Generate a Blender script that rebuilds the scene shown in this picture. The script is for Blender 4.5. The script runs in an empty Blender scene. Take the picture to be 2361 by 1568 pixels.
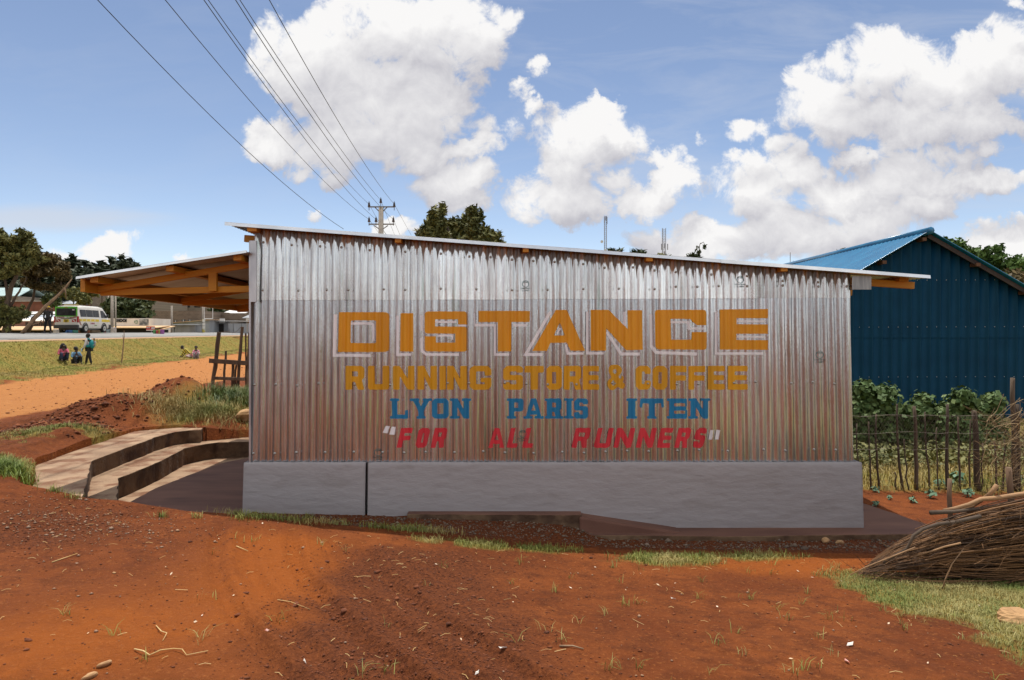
import bpy, bmesh, math, random
import numpy as np
from mathutils import Vector, Matrix
R = math.radians
rng = np.random.default_rng(7)
random.seed(7)
sc = bpy.context.scene
C = sc.collection
# ---------------------------------------------------------------- camera
F, CX, HOR, EYE = 1574.0, 1180.5, 765.0, 1.75      # focal length in units of a 2361 wide frame, horizon row, eye height
cam_d = bpy.data.cameras.new('camera'); cam = bpy.data.objects.new('camera', cam_d); C.objects.link(cam)
cam.location = (0, 0, EYE); cam.rotation_euler = (R(90), 0, 0)
cam_d.sensor_width = 36; cam_d.lens = 36*F/2361; cam_d.shift_y = -(784-HOR)/2361
cam_d.clip_start = .05; cam_d.clip_end = 9000
sc.camera = cam
def P(u, v, d): return Vector(((u-CX)*d/F, d, EYE-(v-HOR)*d/F))
# ---------------------------------------------------------------- light
SUN_EL, SUN_AZ = 73.5, -8.0      # degrees; azimuth from +Y (behind the shop) towards -X
sun_d = bpy.data.lights.new('sun', 'SUN'); sun = bpy.data.objects.new('sun', sun_d); C.objects.link(sun)
sun_d.energy = 4.6; sun_d.angle = R(.5); sun_d.color = (1, .95, .86)
sdir = Vector((math.sin(R(SUN_AZ))*math.cos(R(SUN_EL)), math.cos(R(SUN_AZ))*math.cos(R(SUN_EL)), math.sin(R(SUN_EL))))
sun.rotation_euler = (-sdir).to_track_quat('-Z', 'Y').to_euler()
sc.view_settings.view_transform = 'Standard'; sc.view_settings.look = 'None'
sc.view_settings.exposure = 0; sc.view_settings.gamma = 1
sc.cycles.max_bounces = 6; sc.cycles.diffuse_bounces = 3; sc.cycles.glossy_bounces = 3
sc.cycles.transparent_max_bounces = 4; sc.cycles.caustics_reflective = False; sc.cycles.caustics_refractive = False
world = bpy.data.worlds.new('World'); sc.world = world; world.use_nodes = True
def build_world():
    nt = world.node_tree; nt.nodes.clear(); N = nt.nodes.new; L = nt.links.new
    out = N('ShaderNodeOutputWorld'); bg = N('ShaderNodeBackground'); L(bg.outputs[0], out.inputs[0])
    bg.inputs[1].default_value = .1
    sky = N('ShaderNodeTexSky'); sky.sky_type = 'NISHITA'; sky.sun_disc = False
    sky.sun_elevation = R(SUN_EL); sky.sun_rotation = R(SUN_AZ); sky.altitude = 2400; sky.air_density = 1.0; sky.dust_density = .15; sky.ozone_density = 1.0
    tc = N('ShaderNodeTexCoord'); nrm = N('ShaderNodeVectorMath'); nrm.operation = 'NORMALIZE'; L(tc.outputs['Generated'], nrm.inputs[0])
    sep = N('ShaderNodeSeparateXYZ'); L(nrm.outputs[0], sep.inputs[0])
    def M(op, a, b=None, c=None, clamp=False, tree=nt):
        n = tree.nodes.new('ShaderNodeMath'); n.operation = op; n.use_clamp = clamp
        for i, q in enumerate((a, b, c)):
            if q is None: continue
            if isinstance(q, (int, float)): n.inputs[i].default_value = q
            else: tree.links.new(q, n.inputs[i])
        return n.outputs[0]
    ay = M('MAXIMUM', sep.outputs[1], .08)
    px = M('DIVIDE', sep.outputs[0], ay); pz = M('DIVIDE', sep.outputs[2], ay)
    cmb = N('ShaderNodeCombineXYZ'); L(px, cmb.inputs[0]); L(pz, cmb.inputs[1])
    # where the clouds stand: centre (azimuth tangent, elevation tangent) and size, all as directions in the world
    blobs = [(735,120,135,108),(690,190,90,90),(940,62,175,100),(1075,85,95,88),(850,215,215,120),(905,300,160,85),(800,318,165,70),(975,235,105,115),(640,322,72,44),(985,345,75,50),
             (1040,428,92,62),(1075,352,72,28),(1350,315,112,82),(1300,400,75,55),(1410,415,60,40),(1400,235,50,28),(1312,452,125,60),(1480,455,110,45),(1555,410,52,42),(1155,285,44,34),(1120,330,30,24),(1232,242,22,18),(1195,205,24,16),(1240,165,16,20),(700,388,34,24),(775,400,26,22),(1535,355,30,16),(1600,330,12,16),
             (1910,250,110,72),(2010,160,120,78),(2160,200,150,88),(2290,160,110,100),(2110,282,240,48),(2265,270,110,45),(2350,15,32,18),
             (1750,440,105,68),(1850,395,70,42),(2110,395,150,72),(1960,455,130,62),(2280,400,105,32),(1735,305,42,26),(1815,345,42,22),(1975,350,70,20),(2290,330,36,14),
             (1640,560,165,48),(1830,545,190,62),(2030,510,130,62),(2130,470,70,40),(2300,548,120,50),(1700,390,30,20),
             (240,562,68,36),(140,588,34,18),(438,596,22,11),(733,516,16,11),(905,535,45,24),(265,545,40,22)]
    g = bpy.data.node_groups.new('cloud_field', 'ShaderNodeTree')
    g.interface.new_socket('P', in_out='INPUT', socket_type='NodeSocketVector')
    g.interface.new_socket('F', in_out='OUTPUT', socket_type='NodeSocketFloat')
    gi = g.nodes.new('NodeGroupInput'); go = g.nodes.new('NodeGroupOutput')
    w1 = g.nodes.new('ShaderNodeTexNoise'); w1.inputs['Scale'].default_value = 9; w1.inputs['Detail'].default_value = 6; w1.inputs['Roughness'].default_value = .62
    g.links.new(gi.outputs[0], w1.inputs['Vector'])
    wa = g.nodes.new('ShaderNodeVectorMath'); wa.operation = 'MULTIPLY_ADD'
    g.links.new(w1.outputs['Color'], wa.inputs[0]); wa.inputs[1].default_value = (.10, .10, 0); g.links.new(gi.outputs[0], wa.inputs[2])
    acc = None
    for (bx, by, rx, ry) in blobs:
        cx, cz, sx, sz = (bx-CX)/F+.05, (HOR-by)/F+.05, rx*1.22/F, ry*1.22/F
        m = g.nodes.new('ShaderNodeVectorMath'); m.operation = 'MULTIPLY_ADD'; g.links.new(wa.outputs[0], m.inputs[0])
        m.inputs[1].default_value = (1/sx, 1/sz, 0); m.inputs[2].default_value = (-cx/sx, -cz/sz, 0)
        dt = g.nodes.new('ShaderNodeVectorMath'); dt.operation = 'DOT_PRODUCT'
        g.links.new(m.outputs[0], dt.inputs[0]); g.links.new(m.outputs[0], dt.inputs[1])
        dv = dt.outputs['Value'] if rx >= 45 else M('MULTIPLY_ADD', dt.outputs['Value'], .42, .42, tree=g)
        acc = dv if acc is None else M('SMOOTH_MIN', acc, dv, .12, tree=g)
    base = M('MULTIPLY', M('SUBTRACT', 1.0, acc, tree=g), 1.22, tree=g); base = M('MAXIMUM', base, -3.0, tree=g)
    n2 = g.nodes.new('ShaderNodeTexNoise'); n2.inputs['Scale'].default_value = 17; n2.inputs['Detail'].default_value = 12; n2.inputs['Roughness'].default_value = .62; n2.inputs['Distortion'].default_value = .35
    g.links.new(gi.outputs[0], n2.inputs['Vector'])
    nn = M('MULTIPLY_ADD', n2.outputs[0], 3.8, -1.9, tree=g)
    g.interface.new_socket('B', in_out='OUTPUT', socket_type='NodeSocketFloat')
    g.links.new(M('ADD', base, nn, tree=g), go.inputs[0]); g.links.new(base, go.inputs[1])
    def field(vec):
        n = N('ShaderNodeGroup'); n.node_tree = g; L(vec, n.inputs[0]); return n.outputs
    off = N('ShaderNodeVectorMath'); off.operation = 'ADD'; L(cmb.outputs[0], off.inputs[0]); off.inputs[1].default_value = (-.004, .013, 0)
    of2 = N('ShaderNodeVectorMath'); of2.operation = 'ADD'; L(cmb.outputs[0], of2.inputs[0]); of2.inputs[1].default_value = (-.012, .07, 0)
    (f0, b0), f1, b2 = field(cmb.outputs[0]), field(off.outputs[0])[0], field(of2.outputs[0])[1]
    mr = N('ShaderNodeMapRange'); mr.interpolation_type = 'SMOOTHSTEP'; mr.inputs[1].default_value = -.02; mr.inputs[2].default_value = .68
    L(f0, mr.inputs[0]); mask_f = mr.outputs[0]
    lit = M('ADD', M('MULTIPLY', M('SUBTRACT', f0, f1), .26), M('MULTIPLY_ADD', M('SUBTRACT', b0, b2), .42, .43), clamp=True)
    # thin veils of high cloud
    cm = N('ShaderNodeMapping'); L(cmb.outputs[0], cm.inputs[0]); cm.inputs['Scale'].default_value = (1.6, 6.5, 1); cm.inputs['Rotation'].default_value = (0, 0, R(-10))
    cn = N('ShaderNodeTexNoise'); L(cm.outputs[0], cn.inputs['Vector']); cn.inputs['Scale'].default_value = 2.2; cn.inputs['Detail'].default_value = 9; cn.inputs['Roughness'].default_value = .62; cn.inputs['Distortion'].default_value = .6
    cr = N('ShaderNodeMapRange'); L(cn.outputs[0], cr.inputs[0]); cr.inputs[1].default_value = .46; cr.inputs[2].default_value = .8; cr.inputs[4].default_value = .42
    vl = N('ShaderNodeMapRange'); vl.interpolation_type = 'SMOOTHSTEP'; L(px, vl.inputs[0]); vl.inputs[1].default_value = -.35; vl.inputs[2].default_value = .15; vl.inputs[3].default_value = .25; vl.inputs[4].default_value = 1
    veil = M('MULTIPLY', cr.outputs[0], vl.outputs[0])
    # low streak at the left
    m = N('ShaderNodeVectorMath'); m.operation = 'MULTIPLY_ADD'; L(cmb.outputs[0], m.inputs[0])
    sx, sz = 300/F, 38/F; m.inputs[1].default_value = (1/sx, 1/sz, 0); m.inputs[2].default_value = (-(100-CX)/F/sx, -(HOR-505)/F/sz, 0)
    ln = N('ShaderNodeVectorMath'); ln.operation = 'LENGTH'; L(m.outputs[0], ln.inputs[0])
    st = N('ShaderNodeMapRange'); st.interpolation_type = 'SMOOTHSTEP'; L(M('MULTIPLY_ADD', cn.outputs[0], -1.3, M('ADD', ln.outputs['Value'], .5)), st.inputs[0]); st.inputs[1].default_value = 1.0; st.inputs[2].default_value = .1; st.inputs[4].default_value = .65
    veil = M('MAXIMUM', veil, st.outputs[0])
    # clouds everywhere else, out of view, brightened as fill light for the shaded wall
    gn = N('ShaderNodeTexNoise'); L(nrm.outputs[0], gn.inputs['Vector']); gn.inputs['Scale'].default_value = 4.5; gn.inputs['Detail'].default_value = 6; gn.inputs['Roughness'].default_value = .58
    gr = N('ShaderNodeMapRange'); gr.interpolation_type = 'SMOOTHSTEP'; L(gn.outputs[0], gr.inputs[0]); gr.inputs[1].default_value = .41; gr.inputs[2].default_value = .55
    wf = N('ShaderNodeMapRange'); L(sep.outputs[1], wf.inputs[0]); wf.inputs[1].default_value = .12; wf.inputs[2].default_value = .35
    wx = N('ShaderNodeMapRange'); L(M('ABSOLUTE', px), wx.inputs[0]); wx.inputs[1].default_value = 1.15; wx.inputs[2].default_value = .85
    wz = N('ShaderNodeMapRange'); L(pz, wz.inputs[0]); wz.inputs[1].default_value = .75; wz.inputs[2].default_value = .55
    win = M('MULTIPLY', wf.outputs[0], M('MULTIPLY', wx.outputs[0], wz.outputs[0]))
    msk = M('ADD', M('MULTIPLY', mask_f, win), M('MULTIPLY', gr.outputs[0], M('SUBTRACT', 1.0, win)), clamp=True)
    litall = M('ADD', M('MULTIPLY', lit, win), M('MULTIPLY', M('MULTIPLY_ADD', gn.outputs[0], 1.6, .75), M('SUBTRACT', 1.0, win)))
    litall = M('MULTIPLY', litall, 1.0)
    cc = N('ShaderNodeMix'); cc.data_type = 'RGBA'; cc.clamp_factor = False; L(litall, cc.inputs['Factor'])
    cc.inputs['A'].default_value = (5.3, 5.25, 5.75, 1); cc.inputs['B'].default_value = (9.5, 9.4, 9.35, 1)
    sk = N('ShaderNodeMix'); sk.data_type = 'RGBA'; sk.blend_type = 'MULTIPLY'; sk.inputs['Factor'].default_value = 1
    L(sky.outputs[0], sk.inputs['A']); sk.inputs['B'].default_value = SKY_TINT
    vm = N('ShaderNodeMix'); vm.data_type = 'RGBA'; L(veil, vm.inputs['Factor']); L(sk.outputs['Result'], vm.inputs['A']); vm.inputs['B'].default_value = (6.6, 6.9, 7.6, 1)
    mx = N('ShaderNodeMix'); mx.data_type = 'RGBA'; L(msk, mx.inputs['Factor']); L(vm.outputs['Result'], mx.inputs['A']); L(cc.outputs['Result'], mx.inputs['B'])
    L(mx.outputs['Result'], bg.inputs[0])
SKY_TINT = (1.72, 1.52, 1.40, 1)
build_world()
# ---------------------------------------------------------------- helpers
def hex2(n): return tuple(n)+(1,)
def mat(name, c1, c2=None, scale=6, rough=.8, metal=0, bump=0, bscale=None, bdist=.01, stretch=(1,1,1), detail=5, lo=.35, hi=.65, spec=None, island=0, coord='Object', c3=None, c3lo=.6, c3hi=.7, c3scale=3):
    m = bpy.data.materials.new(name); m.use_nodes = True; nt = m.node_tree; N = nt.nodes.new; L = nt.links.new
    b = nt.nodes['Principled BSDF']; b.inputs['Roughness'].default_value = rough; b.inputs['Metallic'].default_value = metal
    if spec is not None: b.inputs['Specular IOR Level'].default_value = spec
    b.inputs['Base Color'].default_value = hex2(c1)
    tc = N('ShaderNodeTexCoord'); mp = N('ShaderNodeMapping'); L(tc.outputs[coord], mp.inputs[0]); mp.inputs['Scale'].default_value = stretch
    col = None
    if c2 is not None:
        n = N('ShaderNodeTexNoise'); n.inputs['Scale'].default_value = scale; n.inputs['Detail'].default_value = detail; L(mp.outputs[0], n.inputs['Vector'])
        r = N('ShaderNodeMapRange'); r.inputs[1].default_value = lo; r.inputs[2].default_value = hi; L(n.outputs[0], r.inputs[0])
        fac = r.outputs[0]
        if island:
            ge = N('ShaderNodeNewGeometry'); ma = N('ShaderNodeMath'); ma.operation = 'MULTIPLY_ADD'; ma.use_clamp = True
            L(ge.outputs['Random Per Island'], ma.inputs[0]); ma.inputs[1].default_value = island
            sb = N('ShaderNodeMath'); sb.operation = 'SUBTRACT'; L(fac, sb.inputs[0]); sb.inputs[1].default_value = island/2; L(sb.outputs[0], ma.inputs[2]); fac = ma.outputs[0]
        x = N('ShaderNodeMix'); x.data_type = 'RGBA'; x.inputs['A'].default_value = hex2(c1); x.inputs['B'].default_value = hex2(c2); L(fac, x.inputs['Factor']); col = x.outputs['Result']
        if c3 is not None:
            n3 = N('ShaderNodeTexNoise'); n3.inputs['Scale'].default_value = c3scale; n3.inputs['Detail'].default_value = 6; L(mp.outputs[0], n3.inputs['Vector'])
            r3 = N('ShaderNodeMapRange'); r3.inputs[1].default_value = c3lo; r3.inputs[2].default_value = c3hi; L(n3.outputs[0], r3.inputs[0])
            x3 = N('ShaderNodeMix'); x3.data_type = 'RGBA'; L(col, x3.inputs['A']); x3.inputs['B'].default_value = hex2(c3); L(r3.outputs[0], x3.inputs['Factor']); col = x3.outputs['Result']
        L(col, b.inputs['Base Color'])
    if bump:
        n = N('ShaderNodeTexNoise'); n.inputs['Scale'].default_value = bscale or scale*3; n.inputs['Detail'].default_value = 6; L(mp.outputs[0], n.inputs['Vector'])
        bp = N('ShaderNodeBump'); bp.inputs['Strength'].default_value = bump; bp.inputs['Distance'].default_value = bdist; L(n.outputs[0], bp.inputs['Height']); L(bp.outputs[0], b.inputs['Normal'])
    return m
def tag(o, label=None, cat=None, group=None, kind=None):
    if label: o['label'] = label
    if cat: o['category'] = cat
    if group: o['group'] = group
    if kind: o['kind'] = kind
    return o
def empty(name, loc=(0,0,0), rz=0, **k):
    o = bpy.data.objects.new(name, None); C.objects.link(o); o.location = loc; o.rotation_euler = (0,0,rz); o.empty_display_size = .2
    return tag(o, **k)
def np_obj(name, V, Fc, m, parent=None, smooth=False, local=None):
    """V (n,3) array; Fc (k,4) or (k,3) int array"""
    V = np.asarray(V, dtype=np.float32); Fc = np.asarray(Fc, dtype=np.int32)
    me = bpy.data.meshes.new(name); k = Fc.shape[1]
    me.vertices.add(len(V)); me.vertices.foreach_set('co', V.ravel())
    me.loops.add(Fc.size); me.loops.foreach_set('vertex_index', Fc.ravel())
    me.polygons.add(len(Fc)); me.polygons.foreach_set('loop_start', np.arange(0, Fc.size, k, dtype=np.int32)); me.polygons.foreach_set('loop_total', np.full(len(Fc), k, dtype=np.int32))
    me.update(calc_edges=True); me.validate()
    if smooth: me.polygons.foreach_set('use_smooth', np.ones(len(me.polygons), dtype=bool))
    if m: me.materials.append(m)
    o = bpy.data.objects.new(name, me); C.objects.link(o)
    if parent: o.parent = parent
    return o
class MB:
    def __init__(s): s.v = []; s.f = []; s.mi = []; s.cur = 0
    def add(s, vs, fs):
        b = len(s.v); s.v += [tuple(q) for q in vs]; s.f += [tuple(i+b for i in f) for f in fs]; s.mi += [s.cur]*len(fs); return s
    def hexa(s, p):  # 8 corners: bottom 4 ccw, top 4 ccw
        return s.add(p, [(3,2,1,0),(4,5,6,7),(0,1,5,4),(1,2,6,5),(2,3,7,6),(3,0,4,7)])
    def box(s, a, b):
        x0,y0,z0 = a; x1,y1,z1 = b
        return s.hexa([(x0,y0,z0),(x1,y0,z0),(x1,y1,z0),(x0,y1,z0),(x0,y0,z1),(x1,y0,z1),(x1,y1,z1),(x0,y1,z1)])
    def beam(s, a, b, w, h, up=(0,0,1)):
        a = Vector(a); b = Vector(b); d = (b-a).normalized(); up = Vector(up)
        side = d.cross(up).normalized(); up2 = side.cross(d).normalized()
        q = []
        for e in (a, b):
            for (i, j) in ((-1,-1),(1,-1),(1,1),(-1,1)): q.append(e+side*(i*w/2)+up2*(j*h/2))
        return s.add(q, [(0,1,2,3),(7,6,5,4),(0,4,5,1),(1,5,6,2),(2,6,7,3),(3,7,4,0)])
    def tube(s, pts, rad, n=6, caps=True):
        pts = [Vector(p) for p in pts]; rs = rad if isinstance(rad, (list, tuple)) else [rad]*len(pts)
        b = len(s.v); ref = Vector((0,0,1)) if abs((pts[-1]-pts[0]).normalized().z) < .9 else Vector((0,1,0))
        for i, p in enumerate(pts):
            d = (pts[min(i+1, len(pts)-1)]-pts[max(i-1, 0)]).normalized(); s1 = d.cross(ref).normalized(); s2 = s1.cross(d)
            for k in range(n):
                a = 2*math.pi*k/n; s.v.append(tuple(p+(s1*math.cos(a)+s2*math.sin(a))*rs[i]))
        for i in range(len(pts)-1):
            for k in range(n):
                s.f.append((b+i*n+k, b+i*n+(k+1)%n, b+(i+1)*n+(k+1)%n, b+(i+1)*n+k)); s.mi.append(s.cur)
        if caps:
            s.f.append(tuple(b+k for k in range(n))[::-1]); s.f.append(tuple(b+(len(pts)-1)*n+k for k in range(n))); s.mi += [s.cur]*2
        return s
    def prism(s, poly, axis_vec):
        n = len(poly); av = Vector(axis_vec); vs = [Vector(p) for p in poly]+[Vector(p)+av for p in poly]
        return s.add(vs, [tuple(range(n))[::-1], tuple(range(n, 2*n))]+[(i, (i+1)%n, n+(i+1)%n, n+i) for i in range(n)])
    def sphere(s, c, r, nu=10, nv=6, sq=(1,1,1), half=False):
        c = Vector(c); b = len(s.v); top = nv
        for j in range(nv+1):
            t = math.pi*j/nv*(.5 if half else 1)
            for i in range(nu):
                a = 2*math.pi*i/nu; s.v.append((c.x+r*sq[0]*math.sin(t)*math.cos(a), c.y+r*sq[1]*math.sin(t)*math.sin(a), c.z+r*sq[2]*math.cos(t)))
        for j in range(nv):
            for i in range(nu):
                s.f.append((b+j*nu+i, b+j*nu+(i+1)%nu, b+(j+1)*nu+(i+1)%nu, b+(j+1)*nu+i)[::-1]); s.mi.append(s.cur)
        return s
    def build(s, name, m, parent=None, smooth=False, bevel=0, loc=None):
        me = bpy.data.meshes.new(name); me.from_pydata(s.v, [], s.f)
        ms = m if isinstance(m, (list, tuple)) else [m]
        for q in ms: me.materials.append(q)
        if len(ms) > 1: me.polygons.foreach_set('material_index', s.mi)
        if smooth: me.polygons.foreach_set('use_smooth', [True]*len(me.polygons))
        me.update()
        bm = bmesh.new(); bm.from_mesh(me); bmesh.ops.recalc_face_normals(bm, faces=bm.faces); bm.to_mesh(me); bm.free()
        o = bpy.data.objects.new(name, me); C.objects.link(o)
        if bevel:
            bv = o.modifiers.new('bevel', 'BEVEL'); bv.width = bevel; bv.segments = 2; bv.limit_method = 'ANGLE'
        if parent: o.parent = parent
        if loc: o.location = loc
        return o
def copy_tree(o, parent=None):
    c = o.copy(); C.objects.link(c); c.parent = parent
    for ch in [q for q in bpy.data.objects if q.parent == o]: copy_tree(ch, c)
    return c
def text(s, m, parent, mtx, size, name='lettering', bold=.0, extr=.002, align='CENTER', sx=1, shear=0):
    cu = bpy.data.curves.new(name, 'FONT'); cu.body = s; cu.size = size; cu.align_x = align; cu.align_y = 'CENTER'; cu.extrude = extr; cu.offset = bold; cu.shear = shear; cu.resolution_u = 3
    to = bpy.data.objects.new(name, cu); C.objects.link(to)
    dg = bpy.context.evaluated_depsgraph_get(); me = bpy.data.meshes.new_from_object(to.evaluated_get(dg))
    bpy.data.objects.remove(to); me.materials.clear(); me.materials.append(m); me.name = name
    o = bpy.data.objects.new(name, me); C.objects.link(o); o.parent = parent
    o.matrix_local = mtx @ Matrix.Diagonal((sx, 1, 1, 1))
    return o
def facing(loc, rz=0):   # text plane upright, facing -Y before rz
    return Matrix.Translation(Vector(loc)) @ Matrix.Rotation(rz, 4, 'Z') @ Matrix.Rotation(R(90), 4, 'X')
# numpy value noise
_tab = rng.random((256, 256)).astype(np.float32)
def vnoise(x, y):
    xi = np.floor(x).astype(int); yi = np.floor(y).astype(int); fx = x-xi; fy = y-yi
    fx = fx*fx*(3-2*fx); fy = fy*fy*(3-2*fy)
    a = _tab[xi & 255, yi & 255]; b = _tab[(xi+1) & 255, yi & 255]; c = _tab[xi & 255, (yi+1) & 255]; d = _tab[(xi+1) & 255, (yi+1) & 255]
    return (a*(1-fx)+b*fx)*(1-fy)+(c*(1-fx)+d*fx)*fy-.5
def fbm(x, y, o=5, g=.5, l=2.03):
    s = 0; a = 1.
    for i in range(o): s = s+a*vnoise(x+17.3*i, y+9.1*i); x = x*l; y = y*l; a *= g
    return s
def sst(a, b, x):
    t = np.clip((x-a)/(b-a), 0, 1); return t*t*(3-2*t)
# ---------------------------------------------------------------- ground
CXS = [-7, -4.8, -4.0, -3.38, -2.52, -1.71, -.73, .36, 1.3, 2.93, 5]
CDS = [1.34, 1.40, 1.565, 1.65, 1.73, 1.82, 1.91, 2.03, 2.07, 2.10, 2.13]
PXS = [-3000,-700,-400,-180,-100,-60,-35,-29.5,-27.8,-27.2,-19.7,-19.2,-17.4,-16.6,-15.4,-14.4,-13.5,-8,-6.6,-5,-2.5,0,3,8,3000]
PDS = [-30,-30,-25,-16,-3.5,.9,1.5,1.0,.16,.13,.42,.5,1.72,1.78,1.60,1.62,1.70,1.60,1.50,1.36,1.36,1.6,2.08,2.15,2.15]
TERR = [(-4.45,6.60),(-5.0,7.15),(-5.5,7.9),(-5.68,8.9),(-5.85,10.6),(-5.4,11.0),(-4.9,10.95),(-4.35,11.35),(-3.4,12.0),(-1.9,12.3),(-1.8,7.6),(-2.7,7.45),(-2.84,6.80),(-3.9,6.72)]
TBACK = [(-5.85,10.6),(-5.4,11.0),(-4.9,10.95),(-4.35,11.35),(-3.4,12.0),(-1.9,12.3)]
def dseg(x, y, pts):
    m = np.full(np.shape(x), 1e9)
    for (ax, ay), (bx, by) in zip(pts[:-1], pts[1:]):
        t = np.clip(((x-ax)*(bx-ax)+(y-ay)*(by-ay))/((bx-ax)**2+(by-ay)**2), 0, 1); m = np.minimum(m, np.hypot(x-ax-t*(bx-ax), y-ay-t*(by-ay)))
    return m
def inpoly(x, y, poly):
    c = np.zeros(np.shape(x), bool); n = len(poly)
    for i in range(n):
        x0,y0 = poly[i]; x1,y1 = poly[(i+1)%n]
        if y0 == y1: continue
        c ^= ((y0 > y) != (y1 > y)) & (x < (x1-x0)*(y-y0)/(y1-y0)+x0)
    return c
def ground_z(x, y, fine=True):
    x = np.asarray(x, float); y = np.asarray(y, float)
    N_ = 1.68+.03*np.clip(x, -6, 6); Cr = np.interp(x, CXS, CDS)
    t = sst(3.2, 6.3, y); D = N_+(Cr-N_)*t
    B = np.interp(x, [-3,-.5,.5,1.0,3,5], [1.92,1.95,2.0,2.12,2.13,2.13])
    tb = sst(6.42, 6.85, y+.05*vnoise(x*2.5, y*0+3))
    D = D+(B-D)*tb*sst(-3.2, -2.7, x)
    te = sst(6.40, 6.78, y+.05*vnoise(x*3, y*0+8))*sst(-4.9, -4.2, x+.5*(y-6.6))*sst(-2.7, -3.1, x)
    xp = x+.14*np.maximum(y, 0); prof = np.interp(xp, PXS, PDS)
    far = np.maximum(sst(6.2, 7.6, y)*sst(-2.6, -3.6, x), sst(11.5, 13, y))
    far = np.maximum(far, sst(-9, -14, x))
    far = np.where((x > 3), np.maximum(far, sst(8, 10, y)), far)
    D = D+(prof-D)*far
    D = np.where(y < 7.6, D+(np.maximum(D, 2.2)-D)*te, D)
    # heaped soil beside the dirt road
    def bump(u, v, d, h, rx, ry):
        c = P(u, v, d); return h*np.exp(-((x-c.x)/rx)**2-((y-c.y)/ry)**2)
    D = D-bump(255, 925, 11.5, .26, .55, .7)-bump(395, 905, 12.9, .40, .55, .6)-bump(440, 925, 12.6, .32, .4, .6)-bump(330, 960, 11.6, .10, .5, .5)-bump(150, 962, 11.2, .1, .5, .3)
    D = D-bump(150, 1000, 9.2, .06, .8, .5)
    wb = sst(.9, .0, dseg(x, y, TBACK)); tgt = np.interp(x, [-5.5,-4.9,-4.2,-2], [1.50,1.55,1.68,1.72]); D = np.where(far > .5, np.maximum(D, D+(tgt-D)*wb), D)
    wl = sst(.35, .0, dseg(x, y, TERR[1:5])); D = D+np.clip(1.50-D, 0, 1)*wl*.75*(x < -4)
    z = EYE-D
    if fine:
        nr = 1/(1+np.hypot(x, y)/12)
        bank = sst(-13.4, -14.2, xp)*sst(-27, -19.4, xp)*(y > 8)
        loose_dummy = 0
        z = z+.030*fbm(x*.9, y*.9, 3)*nr*(1-sst(11, 14, np.hypot(x, y)))+.018*fbm(x*4, y*4, 4)*nr+.16*fbm(x*.9, y*.9, 4)*bank*(xp > -19.0)
        loose = np.clip(looseness(x, y), 0, 1)
        z = z+loose*(.016*np.abs(fbm(x*11, y*11, 4))+.010*fbm(x*28, y*28, 2))*nr
        heap = (np.exp(-((xp+6.3)/1.4)**2))*(y > 8)*(y < 19)
        z = z+heap*.07*fbm(x*6, y*6, 4)
        # wheel ruts at the lower left
        rc = x+1.35+.55*(y-4.6)-.10*(y-4.6)**2; inr = sst(6.4, 5.6, y)*(y > 0); rw = rc+.05*vnoise(y*2, x*0)
        for ro, rd in ((-.62,.022),(-.36,.016),(0,.026),(.30,.018),(.62,.022)): z = z-inr*rd*1.5*np.exp(-((rw-ro)/.065)**2)+inr*rd*.9*np.exp(-((rw-ro-.11)/.05)**2)
        z = z+inr*.010*vnoise(rw*14, y*1.6)+inr*.004*np.sin((y+rw*.6)*2*np.pi/.09)*np.exp(-(rw/.12)**2)
    return z
def looseness(x, y):
    n = vnoise(x*1.3+5, y*1.3)+.5*vnoise(x*4, y*4)
    a = np.exp(-((x+.62+.12*(y-4))/.75)**2)*sst(6.3, 5.6, y)*1.1
    b = np.exp(-((x+3.6)/.9)**2-((y-5.6)/.7)**2)*.9
    c = (y > 6.5)*(y < 7.4)*(x > -3)*.9
    return (a+b+c)+n*.8*(a+b+.15)
def road_mask(x, y):
    xp = x+.14*y; n = .5*vnoise(x*.9, y*.6)+.25*vnoise(x*4, y*2)
    hi = np.interp(y, [8,12,17,22,60], [-9.2,-7.5,-6.0,-5.2,-3.5])
    return sst(-14.1, -13.2, xp+n*1.4)*sst(hi+.15, hi-.45, xp+n)*(y > 7)
def grass_mask(x, y):
    xp = x+.14*y; n = vnoise(x*1.4, y*1.4)+.6*vnoise(x*5, y*5)+.3*vnoise(x*14, y*14)
    g = sst(-13.3, -14.6, xp+n*1.1)*(xp > -19.55)*(y > 8)
    g = np.maximum(g, sst(-27.3, -27.8, xp)*.85)
    lawn = sst(2.55, 3.15, x+n*.55+.10*(y-4.5))*sst(6.2, 5.6, y+n*.3)
    g = np.maximum(g, lawn*.95)
    fringe = np.exp(-((y-6.33-.05*np.sin(x*3))/.13)**2)*sst(-1.5, -.6, x+n*.6)*sst(3.4, 2.4, x)*.8+np.exp(-((x-1.25)/.45)**2-((y-6.12)/.14)**2)*1.1
    g = np.maximum(g, fringe*sst(-.35, .25, n+.15))
    c = P(140, 1000, 9.2); bk = np.exp(-((x-c.x+.1)/.95)**2-((y-c.y)/.85)**2)*1.1
    g = np.maximum(g, bk*sst(-.4, .2, n+.1))
    c = P(10, 1075, 7.3); g = np.maximum(g, np.exp(-((x-c.x)/.35)**2-((y-c.y)/.3)**2)*1.3)
    gd = (x > 3)*sst(8.7, 9.6, y+.4*n)*sst(-.8, .5, n+.5)*.9
    g = np.maximum(g, gd)
    c = P(450, 985, 11.9); g = np.maximum(g, 1.0*np.exp(-((x-c.x-.3)/.9)**2-((y-c.y)/1.0)**2)*sst(-.4,.3,n+.2))
    g = np.maximum(g, .7*sst(-3.5, -1, xp)*(y > 12.8)*(x < 3))
    return np.clip(g, 0, 1)
rad = np.concatenate([np.array([0.0, .6, 1.2, 1.6]), np.geomspace(1.8, 14, 640), np.geomspace(14.06, 75, 300), np.geomspace(76, 3500, 60)])
azl = np.tan(np.linspace(-math.atan(.86)*1.0, math.atan(.9), 2))
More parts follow.
